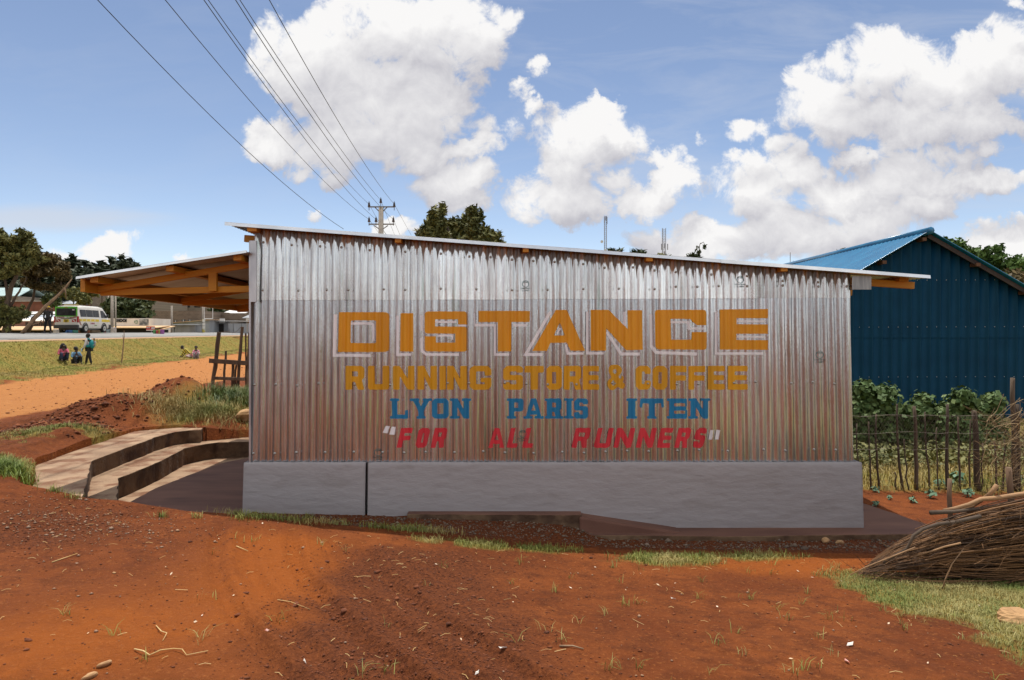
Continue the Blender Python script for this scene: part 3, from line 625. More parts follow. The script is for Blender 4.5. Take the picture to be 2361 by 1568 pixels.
# ---------------- canopy on the road side
def cz(v, d): return EYE-(v-HOR)*d/F
CYF = 7.15; cA = ((175-CX)*CYF/F, cz(641, CYF)); cB = (-2.78, cz(580, CYF))
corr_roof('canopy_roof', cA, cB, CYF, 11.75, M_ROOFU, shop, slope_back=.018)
s = MB(); s.hexa([(cA[0],CYF-WY-.004,cA[1]-.012),(cB[0],CYF-WY-.004,cB[1]-.012),(cB[0],CYF-WY-.002,cB[1]-.012),(cA[0],CYF-WY-.002,cA[1]-.012),(cA[0],CYF-WY+.002,cA[1]+.016),(cB[0],CYF-WY+.002,cB[1]+.016),(cB[0],CYF-WY+.004,cB[1]+.016),(cA[0],CYF-WY+.004,cA[1]+.016)]); s.build('canopy_edge', M_ROOF, shop)
TY = 7.5; FX = (184-CX)*7.25/F+.03
def TX(u): return (u-CX)*TY/F
for i, yy in enumerate((TY, 9.37, 11.25)):
    sb = .02*(yy-TY)
    o = MB()
    o.beam(((FX+.02), yy-WY, cz(667.5, TY)-sb), (XL-.0, yy-WY, cz(606.5, TY)-sb), .045, .068)
    o.beam(((FX+.02), yy-WY+.046, cz(674, TY)-sb), (XL-.0, yy-WY+.046, cz(665, TY)-sb), .045, .07)
    o.beam((TX(491.5), yy-WY-.002, cz(629, TY)-sb), (TX(491.5), yy-WY-.002, cz(671.5, TY)-sb), .042, .09, up=(1,0,0))
    o.build('truss', M_WOOD, shop, bevel=.004)
FX = (184-CX)*7.25/F+.03
s = MB(); s.beam((FX, CYF-WY+.1, cz(657.5, 7.25)), (FX, 11.6-WY, cz(657.5, 7.25)-.085), .05, .14); s.build('fascia', M_WOODY, shop, bevel=.004)
for (u, v) in ((218, 645), (392, 619), (548, 594)):
    s = MB(); x = (u-CX)*7.22/F; z = cz(v, 7.22); s.beam((x, CYF-WY+.06, z), (x, 11.6-WY, z-.08), .085, .062); s.build('canopy_purlin', M_WOODY, shop, bevel=.004)
for (x, y) in ((-2.95, 9.2), (-2.95, 11.3)):
    s = MB(); s.box((x, y-WY, L0), (x+.1, y-WY+.1, cz(600, TY))); s.build('post', M_WOOD, shop, bevel=.004)
# ---------------------------------------------------------------- sign painting on the zinc
def zpaint(name, hexc, rough=.38, c3=None):
    return mat(name, hexc, tuple(q*.82 for q in hexc), 4, rough, bump=.25, bscale=60, bdist=.002, stretch=(1,1,.25), spec=.5)
M_ORG = zpaint('sign_orange', (.76,.31,.001)); M_ORG2 = zpaint('sign_ochre', (.70,.33,.003)); M_BLU = zpaint('sign_blue', (.002,.19,.40)); M_RED = zpaint('sign_red', (.66,.032,.050)); M_WHT = zpaint('sign_white', (.90,.86,.88))
def zz(p, off=0):
    z = zv(691.7+p[1]*.24413); return ((749.3+(p[0]+off)*.24413-CX)*WY/F/(1+.0085*(EYE-z)/1.4), z)
def rpoly(poly, r, n=4):
    out = []; N_ = len(poly)
    for i in range(N_):
        p0, p, p1 = (np.array(poly[j % N_], float) for j in (i-1, i, i+1))
        rr = r[i] if isinstance(r, (list, tuple)) else r
        a, b = p0-p, p1-p; la, lb = np.linalg.norm(a), np.linalg.norm(b)
        q = min(rr, la*.48, lb*.48)
        if q < .5: out.append(tuple(p)); continue
        s_, e_ = p+a/la*q, p+b/lb*q
        for k in range(n+1):
            t = k/n; out.append(tuple((1-t)**2*s_+2*t*(1-t)*p+t*t*e_))
    return out
def stroke(pts, w):
    """outline polygons of a thick polyline, square ends"""
    out = []; pts = [np.array(p, float) for p in pts]; L_, R_ = [], []
    for i, p in enumerate(pts):
        d0 = pts[i]-pts[i-1] if i > 0 else pts[1]-pts[0]; d1 = pts[i+1]-pts[i] if i < len(pts)-1 else d0
        d0 = d0/np.linalg.norm(d0); d1 = d1/np.linalg.norm(d1); n0 = np.array([-d0[1], d0[0]]); n1 = np.array([-d1[1], d1[0]])
        m = n0+n1; m = m/np.linalg.norm(m); k = min(2.5, 1/max(.3, m.dot(n0))); L_.append(tuple(p+m*w/2*k)); R_.append(tuple(p-m*w/2*k))
    return L_+R_[::-1]
def spans(polys, x):
    """even-odd intervals of one polygon set at column x"""
    xs = []
    for poly in polys:
        for i in range(len(poly)):
            (x0, y0), (x1, y1) = poly[i], poly[(i+1) % len(poly)]
            if (x0 <= x < x1) or (x1 <= x < x0): xs.append(y0+(y1-y0)*(x-x0)/(x1-x0))
    xs.sort(); return [(xs[i], xs[i+1]) for i in range(0, len(xs)-1, 2)]
def merge(iv):
    iv = sorted(iv); out = []
    for a, b in iv:
        if out and a <= out[-1][1]: out[-1] = (out[-1][0], max(b, out[-1][1]))
        else: out.append((a, b))
    return out
def subtract(iv, cut):
    for c, d in cut:
        nw = []
        for a, b in iv:
            if d <= a or c >= b: nw.append((a, b)); continue
            if c > a: nw.append((a, c))
            if d < b: nw.append((d, b))
        iv = nw
    return iv
def sheet_off(x, z):   # the outermost sheet surface at this column
    return .0036
def paint(name, shapes, m, cuts=(), off=0, wob=.0026):
    """shapes: list of polygon sets in wall coordinates; union is painted on the corrugated sheet"""
    allp = [p for sh in shapes for poly in sh for p in poly]
    x0, x1 = min(p[0] for p in allp), max(p[0] for p in allp); n = max(2, int((x1-x0)/.0026)); st = (x1-x0)/n
    V, Fc = [], []
    def iv(x):
        a = merge([q for sh in shapes for q in spans(sh, x)])
        for ct in cuts: a = subtract(a, spans(ct, x))
        return [q for q in a if q[1]-q[0] > .0015]
    for i in range(n):
        xa, xb = x0+i*st, x0+(i+1)*st; A, B = iv(xa+1e-5), iv(xb-1e-5)
        if len(A) != len(B) or any(a[0] > b[1] or b[0] > a[1] for a, b in zip(A, B)): A = B = iv((xa+xb)/2)
        for (a0, a1), (b0, b1) in zip(A, B):
            b_ = len(V)
            for (x, z) in ((xa, a0), (xb, b0), (xb, b1), (xa, a1)):
                zq = z+wob*float(vnoise(np.array([x*45]), np.array([round(z, 3)*7]))[0]); V.append((x, z, zq))
            Fc.append((b_, b_+1, b_+2, b_+3))
    V = np.array(V); X = V[:, 0]; Z = V[:, 2]
    Y = -(prof(X)+.0036+.0035*fbm(X*2.2, Z*.45, 3))-.0012-off
    return np_obj(name, np.stack([wx(X, Z), Y, Z], 1), np.array(Fc), m, shop, smooth=True)
def T3(poly, off=0): return [zz(p, off) for p in poly]
D4 = 2125
dist = {
 'D': ([(132,115),(607,115),(607,490),(122,492)], [2,45,45,2], [[(243,193),(485,193),(485,408),(240,406)]]),
 'I': ([(715,125),(835,125),(835,487),(710,485)], 1, []),
 'S': ([(942,108),(1337,108),(1337,232),(1258,230),(1258,183),(1040,183),(1040,250),(1337,252),(1337,487),(942,486),(942,343),(1048,343),(1048,402),(1232,402),(1232,318),(942,316)], [38,26,1,1,1,1,1,26,26,38,1,1,1,1,1,26], []),
 'T': ([(1450,103),(1935,103),(1935,208),(1760,208),(1758,485),(1632,485),(1632,208),(1450,208)], 1, []),
 'A': ([(2180,93),(2282,93),(2455,478),(2320,478),(2282,403),(2130,405),(2095,480),(1957,482)], 1, [[(2218,212),(2266,335),(2160,335)]]),
 'N': ([(383+D4,93),(553+D4,93),(735+D4,277),(730+D4,97),(872+D4,97),(876+D4,470),(718+D4,474),(527+D4,262),(530+D4,478),(383+D4,478)], 1, []),
 'C': ([(987+D4,93),(1477+D4,93),(1477+D4,238),(1385+D4,238),(1320+D4,180),(1137+D4,178),(1145+D4,375),(1335+D4,375),(1338+D4,303),(1480+D4,303),(1480+D4,470),(992+D4,466)], [40,40,1,1,1,1,1,1,1,1,40,45], []),
 'E': ([(1600+D4,90),(2055+D4,85),(2055+D4,172),(1763+D4,172),(1763+D4,228),(2055+D4,232),(2055+D4,319),(1763+D4,319),(1763+D4,378),(2055+D4,380),(2055+D4,470),(1603+D4,468)], 1, [])}
cuts = []
for ch, (o_, r_, hs) in dist.items():
    sh = [T3(rpoly(o_, r_))]+[T3(rpoly(h, 14)) for h in hs]; cuts.append(sh)
    paint('large_letter', [sh], M_ORG)
def S(pts, w=25): return [T3(stroke(pts, w))]
def S4(pts, w=25): return [T3(stroke([(a+D4, b) for a, b in pts], w))]
wh = [[S([(100,135),(90,522),(435,523)],28), S([(243,222),(440,222),(458,240),(458,385)],24)],
      [S([(686,148),(685,515),(815,515)])],
      [S([(912,145),(912,290)]), S([(912,355),(915,480),(960,515),(1265,515)]), S([(1040,207),(1240,207)],20), S([(1062,338),(1205,335),(1203,375)],20), S([(1258,241),(1335,241)],16)],
      [S([(1410,238),(1605,238),(1605,515),(1738,515)]), S([(1775,238),(1910,238)]), S([(1415,125),(1415,228)],14)],
      [S([(2130,110),(1895,515),(2057,515)],27), S([(2225,265),(2190,318)],18), S([(2275,420),(2293,505),(2440,505)],22)],
      [S4([(352,110),(352,503),(508,503)]), S4([(703,110),(703,245)],22), S4([(533,300),(672,510),(845,510)],27)],
      [S4([(950,135),(953,430),(1000,495),(1385,510)],28), S4([(1137,210),(1305,210),(1308,270),(1452,270)],21)],
      [S4([(1567,110),(1567,505),(2010,505)],24), S4([(1765,200),(2030,203)],19), S4([(1765,345),(2033,350)],19)]]
for gset in wh:
    for one in gset: paint('white_outline', [one], M_WHT, cuts=cuts)
# block and slab letters, drawn in a box w x h with stem t
def glyph(ch, w, h, t, b):
    c = t*.55; G = None
    if ch == 'I': return [[(0,0),(w,0),(w,h),(0,h)]], []
    if ch in 'R': return [[(0,0),(w-c*.6,0),(w,c*.6),(w,h*.50),(w-t*.35,h*.58),(w,h),(w-t*1.02,h),(w*.52,h*.66),(t,h*.66),(t,h),(0,h)]], [[(t,b),(w-t,b),(w-t,h*.44),(t,h*.44)]]
    if ch == 'P': return [[(0,0),(w-c*.6,0),(w,c*.6),(w,h*.55),(w-c*.6,h*.64),(t,h*.64),(t,h),(0,h)]], [[(t,b),(w-t,b),(w-t,h*.46),(t,h*.46)]]
    if ch == 'U': return [[(0,0),(t,0),(t,h-b),(w-t,h-b),(w-t,0),(w,0),(w,h-c*.5),(w-c*.5,h),(c*.5,h),(0,h-c*.5)]], []
    if ch == 'N': return [[(0,0),(t,0),(w-t,h*.55),(w-t,0),(w,0),(w,h),(w-t,h),(t,h*.42),(t,h),(0,h)]], []
    if ch == 'O': return [[(c,0),(w-c,0),(w,c),(w,h-c),(w-c,h),(c,h),(0,h-c),(0,c)]], [[(t,b+6),(w-t,b+6),(w-t,h-b-6),(t,h-b-6)]]
    if ch == 'G': return [[(c,0),(w-c,0),(w,c),(w,h*.40),(w-t,h*.42),(w-t,b),(t,b),(t,h-b),(w-t,h-b),(w-t,h*.68),(w*.5,h*.68),(w*.5,h*.50),(w,h*.50),(w,h-c),(w-c,h),(c,h),(0,h-c),(0,c)]], []
    if ch == 'C': return [[(c,0),(w-c,0),(w,c),(w,h*.34),(w-t,h*.34),(w-t,b),(t,b),(t,h-b),(w-t,h-b),(w-t,h*.62),(w,h*.62),(w,h-c),(w-c,h),(c,h),(0,h-c),(0,c)]], []
    if ch == 'S': return [[(c,0),(w-c*.6,0),(w,c*.6),(w,h*.28),(w-t,h*.28),(w-t,b),(t,b),(t,h*.38),(w-c*.5,h*.38),(w,h*.46),(w,h-c*.6),(w-c*.6,h),(c*.6,h),(0,h-c*.6),(0,h*.68),(t,h*.68),(t,h-b),(w-t,h-b),(w-t,h*.60),(c*.5,h*.60),(0,h*.52),(0,c)]], []
    if ch == 'T': return [[(0,0),(w,0),(w,b*1.2),(w/2+t*.55,b*1.2),(w/2+t*.55,h),(w/2-t*.55,h),(w/2-t*.55,b*1.2),(0,b*1.2)]], []
    if ch == 'E': return [[(0,0),(w,0),(w,h*.23),(t,h*.23),(t,h*.39),(w*.97,h*.39),(w*.97,h*.60),(t,h*.60),(t,h*.76),(w,h*.76),(w,h),(0,h)]], []
    if ch == 'F': return [[(0,0),(w,0),(w,h*.26),(t,h*.26),(t,h*.40),(w*.95,h*.40),(w*.95,h*.62),(t,h*.62),(t,h),(0,h)]], []
    if ch == 'L': return [[(0,0),(t,0),(t,h-b),(w,h-b),(w,h),(0,h)]], []
    if ch == 'A': return [[(w/2-t*.5,0),(w/2+t*.5,0),(w,h),(w-t,h),(w*.72,h*.80),(w*.28,h*.80),(t,h),(0,h)]], [[(w/2,h*.26),(w*.64,h*.60),(w*.36,h*.60)]]
    if ch == 'Y': return [[(0,0),(t*1.1,0),(w/2,h*.40),(w-t*1.1,0),(w,0),(w/2+t*.5,h*.62),(w/2+t*.5,h),(w/2-t*.5,h),(w/2-t*.5,h*.62)]], []
def put(ch, x0, x1, y0, y1, t, b, m, name, r=9, shear=0, serif=0, off=0):
    w, h = x1-x0, y1-y0; 
    if shear: w -= shear*h
    outer, holes = glyph(ch, w, h, t, b)
    def mp(p): return zz((x0+p[0]+(shear*(h-p[1]) if shear else 0), y0+p[1]), off)
    sh = [[ [mp(p) for p in rpoly(o_, r)] for o_ in outer]+[[mp(p) for p in rpoly(q, 5)] for q in holes]]
    if serif:
        e = serif; k = t*.38; hh = b*.62
        feet = {'L': [(0,0,t,0),(0,h,t*.9,1)], 'Y': [(0,0,t*1.1,0),(w-t*1.1,0,w,0),(w/2-t*.5,h,w/2+t*.5,1)], 'N': [(0,0,t*.8,0),(w-t,0,w,0),(0,h,t,1)], 'P': [(0,0,t,0),(0,h,t,1)], 'A': [(0,h,t,1),(w-t,h,w,1)], 'R': [(0,0,t,0),(0,h,t,1),(w-t,h,w,1)], 'I': [(0,0,w,0),(0,h,w,1)], 'T': [(w/2-t*.5,h,w/2+t*.5,1)], 'E': [(0,0,t,0),(0,h,t,1)], 'S': [], 'O': []}.get(ch, [])
        for (a, yy, bb, bot) in feet:
            y_a, y_b = (h-hh, h) if bot else (0, hh); sh.append([[mp(p) for p in rpoly([(a-k,y_a),(bb+k,y_a),(bb+k,y_b),(a-k,y_b)], 12)]])
        if ch == 'T': sh += [[[mp(p) for p in rpoly([(0,b*.4),(t*.55,b*.4),(t*.35,b*2.3),(-t*.1,b*2.1)], 8)]], [[mp(p) for p in rpoly([(w-t*.55,b*.4),(w,b*.4),(w+t*.1,b*2.1),(w-t*.35,b*2.3)], 8)]]]
        if ch == 'L': sh.append([[mp(p) for p in rpoly([(w-t*.5,h-b*2.1),(w,h-b*2.1),(w,h),(w-t*.6,h)], 8)]])
        if ch == 'E': sh += [[[mp(p) for p in rpoly([(w-t*.5,b*.3),(w,b*.3),(w,b*2.0),(w-t*.3,b*2.0)], 7)]], [[mp(p) for p in rpoly([(w-t*.3,h-b*2.1),(w+4,h-b*2.1),(w+4,h-b*.3),(w-t*.5,h-b*.3)], 7)]]]
    return paint(name, sh, m)
for ch, a, b in (('R',193,372),('U',408,608),('N',643,845),('N',875,1058),('I',1082,1142),('N',1153,1340),('G',1365,1572),('S',1683,1870),('T',1885,2068),('O',2090,2238),('R',2255,2420),('E',2433,2587),('C',2935,3077),('O',3095,3233),('F',3255,3415),('F',3432,3590),('E',3615,3775),('E',3803,3988)):
    put(ch, a, b, 622, 847, 62 if b-a > 170 else 56, 52, M_ORG2, 'ochre_letter', r=13)
amp_o = T3(rpoly([(2700,612),(2770,612),(2808,650),(2800,690),(2765,722),(2790,750),(2806,725),(2790,712),(2822,722),(2822,748),(2812,775),(2836,800),(2820,838),(2790,838),(2765,818),(2730,850),(2690,850),(2665,800),(2670,765),(2705,728),(2678,680),(2680,640)], 16))
paint('ochre_letter', [[amp_o, T3(rpoly([(2720,655),(2752,655),(2756,685),(2738,702),(2716,684)], 8)), T3(rpoly([(2722,755),(2750,790),(2728,812),(2708,800),(2706,772)], 8))]], M_ORG2)
for ch, a, b in (('L',634,785),('Y',820,995),('O',1010,1170),('N',1200,1362),('P',1737,1875),('A',1892,2048),('R',2095,2232),('I',2282,2328),('S',2353,2483),('I',2863,2930),('T',2975,3195),('E',3247,3418),('N',3450,3620)):
    put(ch, a, b, 930, 1120, 50, 38, M_BLU, 'blue_letter', r=10, serif=1)
for ch, a, b in (('F',678,833),('O',850,998),('R',998,1162),('A',1543,1700),('L',1715,1850),('L',1862,1997),('R',2328,2513),('U',2537,2727),('N',2722,2930),('N',2935,3133),('E',3133,3292),('R',3297,3460),('S',3470,3608)):
    put(ch, a, b, 1208, 1395, 45, 42, M_RED, 'red_letter', r=8, shear=.22 if ch != 'A' else .05)
for q in ([(575,1190),(615,1192),(588,1262),(547,1250)], [(630,1197),(668,1200),(655,1275),(610,1268)], [(1515+D4,1227),(1540+D4,1227),(1527+D4,1318),(1497+D4,1318)], [(1572+D4,1228),(1603+D4,1228),(1590+D4,1318),(1557+D4,1318)]):
    paint('quote_mark', [[T3(rpoly(q, 4))]], M_WHT)
# mill stamps printed on the sheets
M_STAMP = mat('stamp_ink', (.03,.13,.13), rough=.6)
def stamp(u, v, r, txt='TEMBO', off=.0, lines=('ORIGINAL','0.25MM')):
    x, z = (u-CX)*WY/F, zv(v); g_ = MB()
    o = empty('mill_stamp', (0,0,0)); o.parent = shop
    rr = r*WY/F; n = 20; ring = []
    for k in range(n): a0, a1 = 2*math.pi*k/n, 2*math.pi*(k+1)/n; g_.add([(x+rr*math.cos(a0),0,z+rr*math.sin(a0)),(x+rr*math.cos(a1),0,z+rr*math.sin(a1)),(x+rr*.88*math.cos(a1),0,z+rr*.88*math.sin(a1)),(x+rr*.88*math.cos(a0),0,z+rr*.88*math.sin(a0))], [(0,1,2,3)])
    me = bpy.data.meshes.new('stamp_ring'); me.from_pydata(g_.v, [], g_.f)
    tx = text(txt, M_STAMP, None, Matrix.Identity(4), rr*.55); v2 = [(x+p.co.x, 0, z+rr*.45+p.co.y) for p in tx.data.vertices]; f2 = [tuple(p.vertices) for p in tx.data.polygons]
    bpy.data.objects.remove(tx); V = list(g_.v); b_ = len(V); V += v2; Fq = list(g_.f)+[tuple(i+b_ for i in f) for f in f2]
    for i, ln in enumerate(lines):
        tx = text(ln, M_STAMP, None, Matrix.Identity(4), rr*.6); b_ = len(V); V += [(x+p.co.x, 0, z-rr*1.3-rr*.6*i+p.co.y) for p in tx.data.vertices]; Fq += [tuple(i_+b_ for i_ in f.vertices) for f in tx.data.polygons]; bpy.data.objects.remove(tx)
    V = np.array(V); bm = bmesh.new(); me = bpy.data.meshes.new('stamp'); me.from_pydata([tuple(q) for q in V], [], Fq); bm.from_mesh(me)
    bmesh.ops.triangulate(bm, faces=bm.faces); bm.to_mesh(me); bm.free()
    co = np.zeros(len(me.vertices)*3); me.vertices.foreach_get('co', co); co = co.reshape(-1, 3)
    co[:, 1] = -(prof(co[:, 0])+.0036+off+.0035*fbm(co[:, 0]*2.2, co[:, 2]*.45, 3))-.002; co[:, 0] = wx(co[:, 0], co[:, 2]); me.vertices.foreach_set('co', co.ravel()); me.materials.append(M_STAMP)
    bpy.data.objects.remove(o); so = bpy.data.objects.new('mill_stamp', me); C.objects.link(so); so.parent = shop
stamp(1889, 818, 9); stamp(1708, 645, 8.5, off=.011); stamp(1212, 655, 8, off=.011); stamp(874, 1043, 8.5); stamp(1205, 1000, 8.5)
# ---------------------------------------------------------------- vegetation helpers
def M_leaf(name, a, b, c3=None): 
    m = mat(name, a, b, 1.2, .65, island=.9, c3=c3 or b, c3scale=.6, spec=.3); return m
M_LF_DARK = M_leaf('foliage_dark', (.025,.042,.014), (.075,.09,.028)); M_LF_BROWN = M_leaf('foliage_brown', (.07,.055,.022), (.16,.115,.045)); M_LF_OLIVE = M_leaf('foliage_olive', (.075,.085,.026), (.20,.19,.06), (.13,.10,.035))
M_LF_FAR = M_leaf('foliage_far', (.020,.030,.014), (.045,.058,.026)); M_LF_FRESH = M_leaf('foliage_fresh', (.035,.075,.014), (.10,.17,.035)); M_LF_BEAN = M_leaf('foliage_bean', (.055,.10,.024), (.16,.21,.07)); M_LF_CAB = M_leaf('foliage_cabbage', (.10,.19,.11), (.17,.27,.17))
M_BARK = mat('bark', (.11,.075,.05), (.06,.04,.028), 8, .9, bump=.6, bscale=20, stretch=(1,1,.2)); M_BARK2 = mat('pale_bark', (.30,.20,.12), (.18,.11,.065), 9, .85, bump=.6, bscale=25, stretch=(1,1,.25))
def leaves(pts, nrm, size, aspect=1.6, jitter=1.0, up=0):
    """one quad leaf at each point; returns V, F"""
    n = len(pts); d = nrm+rng.normal(0, jitter, (n, 3)); d[:, 2] += up; d /= np.linalg.norm(d, axis=1)[:, None]
    r = rng.normal(0, 1, (n, 3)); a = np.cross(d, r); a /= np.linalg.norm(a, axis=1)[:, None]; b = np.cross(d, a)
    s = (size*rng.uniform(.6, 1.35, n))[:, None]; a = a*s*.5*aspect; b = b*s*.5
    V = np.stack([pts-a, pts-b*.9+a*.1, pts+a, pts+b*.9+a*.1], 1).reshape(-1, 3); return V, np.arange(4*n).reshape(n, 4)
def crown_pts(clumps, n):
    """clumps: (x,y,z,rx,ry,rz)"""
    cl = np.array(clumps); vol = cl[:, 3]*cl[:, 5]; k = rng.choice(len(cl), n, p=vol/vol.sum()); d = rng.normal(0, 1, (n, 3)); d /= np.linalg.norm(d, axis=1)[:, None]
    r = rng.random(n)**.45*(1+.25*rng.normal(0, .5, n)); p = cl[k, :3]+d*cl[k, 3:]*r[:, None]; return p, d
def sub_clumps(main, k, r):
    out = []
    for (x, y, z, a, b, c) in main:
        for i in range(k):
            d = rng.normal(0, 1, 3); d /= np.linalg.norm(d); q = rng.uniform(.25, 1.12); s = r*rng.uniform(.5, 1.3)
            out.append((x+d[0]*a*q, y+d[1]*b*q, z+d[2]*c*q, s*a, s*b, s*c*.8))
    return out
def tree(name, label, cat, base, limbs, clumps, nleaf, size, mleaf, mbark, group=None, aspect=1.6, up=0, sub=(9, .3), trunk_r=.2):
    t = empty(name, base); tag(t, label, cat, group)
    b = Vector(base); s = MB()
    for (pts, r0, r1) in limbs:
        q = [Vector(p)-b for p in pts]; n = len(q)
        # bend the limb a little between its points
        fine = []
        for i in range(n-1):
            for j in range(3):
                f = j/3; p = q[i].lerp(q[i+1], f); fine.append(p+Vector((random.uniform(-1,1), random.uniform(-1,1), 0))*r0*.35*(1 if (i+j) else 0))
        fine.append(q[-1]); s.tube(fine, [r0+(r1-r0)*i/(len(fine)-1) for i in range(len(fine))], 7)
    s.build('trunk', mbark, t, smooth=True)
    cl = sub_clumps([(c[0]-b.x, c[1]-b.y, c[2]-b.z, c[3], c[4], c[5]) for c in clumps], *sub)
    p, d = crown_pts(cl, nleaf); p = p+rng.normal(0, size*.5, p.shape); V, Fc = leaves(p, d, size, aspect, up=up); np_obj('crown', V, Fc, mleaf, t)
    return t
def cl(u, v, d, ru, rv, rd=None):  # a clump of foliage seen around (u,v) at depth d
    c = P(u, v, d); k = d/F; return (c.x, c.y, c.z, ru*k, (rd or ru)*k, rv*k)
def tuft_mesh(name, pts, h, w, m, kind='stuff', label=None, cat='grass', lean=.5, smooth=False, hv=.5):
    """grass blades: narrow bent strips at pts (n,3)"""
    n = len(pts); a = rng.uniform(0, 2*np.pi, n); hh = h*rng.uniform(1-hv, 1+hv, n); ln = lean*rng.uniform(.1, 1.3, n)*hh
    dx, dy = np.cos(a), np.sin(a); sx, sy = -dy*w/2, dx*w/2; z = np.zeros(n)
    P0 = pts-np.stack([sx, sy, z+.004], 1); P1 = pts+np.stack([sx, sy, z-.004], 1)
    md = pts+np.stack([dx*ln*.35, dy*ln*.35, hh*.6], 1); P2 = md+np.stack([sx*.8, sy*.8, z], 1); P3 = md-np.stack([sx*.8, sy*.8, z], 1)
    tp = pts+np.stack([dx*ln, dy*ln, hh*(1-.25*np.clip(ln/hh, 0, 1))], 1); P4 = tp+np.stack([sx*.15, sy*.15, z], 1); P5 = tp-np.stack([sx*.15, sy*.15, z], 1)
    V = np.stack([P0,P1,P2,P3,P4,P5], 1).reshape(-1, 3); b = np.arange(n)[:, None]*6
    Fc = np.concatenate([b+np.array([[0,1,2,3]]), b+np.array([[3,2,4,5]])]); o = np_obj(name, V, Fc, m)
    tag(o, label, cat, kind=kind); return o
M_GR_GREEN = mat('grass_green', (.10,.13,.018), (.25,.26,.05), 3, .7, island=.9, c3=(.36,.29,.10), c3scale=2, c3lo=.5, c3hi=.65); M_GR_LUSH = mat('grass_lush', (.09,.14,.012), (.22,.28,.035), 3, .6, island=.8, c3=(.26,.25,.08), c3scale=6)
M_GR_DRY = mat('grass_dry', (.28,.21,.07), (.42,.32,.13), 3, .8, island=.9, c3=(.16,.17,.035), c3scale=1.0, c3lo=.42, c3hi=.62); M_GR_BANK = mat('grass_bank', (.20,.165,.04), (.36,.24,.07), .5, .8, island=.5, c3=(.17,.19,.028), c3scale=.22, c3lo=.42, c3hi=.58)
def scatter(x0, x1, y0, y1, n, fn=None, th=.3, skip=None):
    x = rng.uniform(x0, x1, n); y = rng.uniform(y0, y1, n); k = np.ones(n, bool)
    if fn is not None: k &= fn(x, y) > rng.uniform(th*.6, 1, n)
    k &= ~inpoly(x, y, TERR)
    if skip is not None: k &= ~skip(x, y)
    x, y = x[k], y[k]; return np.stack([x, y, ground_z(x, y)], 1)
p = scatter(2.0, 4.6, 2.2, 6.1, 95000, lambda x, y: grass_mask(x, y)); tuft_mesh('lawn_grass', p, .026, .0035, mat('lawn_blade', (.20,.19,.055), (.36,.31,.115), 2, .8, island=.9, c3=(.15,.19,.04), c3scale=1.5, c3lo=.45, c3hi=.6), label='short yellow green grass below the brushwood at lower right', lean=1.1)
p = scatter(-3.4, 3.6, 5.8, 6.75, 60000, lambda x, y: grass_mask(x, y)); tuft_mesh('fringe_grass', p, .036, .0045, M_GR_GREEN, label='ragged fringe of green grass along the edge of the red earth', lean=1.0)
q = []
for (u, v, n, r) in [(325,1160,60,.07),(345,1163,50,.06),(418,1166,55,.05),(198,1143,50,.05),(170,1147,35,.05),(128,1133,40,.05),(372,1192,26,.03),(455,1194,22,.03),(545,1186,90,.10),(560,1198,40,.08),(610,1194,70,.10),(640,1197,50,.09),(690,1203,70,.10),(735,1205,60,.09),(715,1190,25,.03),(880,1217,90,.12),(920,1222,90,.12),(975,1222,100,.12),(1010,1228,80,.12),(660,1192,40,.08),(780,1208,30,.06),(590,1190,50,.08)]:
    d = 6.35; 
    for _ in range(6): d = (EYE-gz((u-CX)*d/F, d))*F/(v-HOR)*.5+d*.5
    x, y = (u-CX)*d/F, d; n = int(n*1.5)
    q.append(np.stack([x+rng.normal(0, r, n), y+rng.normal(0, r*.5, n), np.zeros(n)], 1))
q = np.concatenate(q); q = q[~inpoly(q[:, 0], q[:, 1], TERR)]; q[:, 2] = ground_z(q[:, 0], q[:, 1]); tuft_mesh('crest_grass', q, .055, .005, M_GR_GREEN, label='small green grass tufts on the brow above the terrace', lean=.9)
# sparse sprouts on the bare earth
q = []
for _ in range(95):
    x, y = rng.uniform(-2.6, 3.2), rng.uniform(3.1, 6.2)
    if rng.random() < .5: x = rng.uniform(.0, 3.2)
    n = rng.integers(3, 12); q.append(np.stack([x+rng.normal(0, .02, n), y+rng.normal(0, .015, n), np.zeros(n)], 1))
q = np.concatenate(q); q[:, 2] = ground_z(q[:, 0], q[:, 1]); tuft_mesh('sprouts', q, .05, .0035, M_GR_GREEN, label='lone thin grass sprouts dotted over the bare red earth', lean=1.1)
# bank top left, lush corner tuft
c0 = P(140, 1000, 9.2); p = scatter(-8, -4.6, 7.2, 10.6, 42000, lambda x, y: grass_mask(x, y)*.95); tuft_mesh('bank_grass', p, .045, .006, M_GR_DRY, label='low dry grass on the bank above the terrace steps', lean=1.0)
q = []
c0 = W(18, 1085, 1.38)
n = 2600; q = np.stack([c0[0]-.12+rng.normal(0, .22, n), c0[1]+rng.normal(0, .12, n), np.zeros(n)], 1); q[:, 2] = ground_z(q[:, 0], q[:, 1]); tuft_mesh('lush_grass', q, .10, .006, M_GR_LUSH, label='lush bright green grass clump at the left edge', lean=1.0)
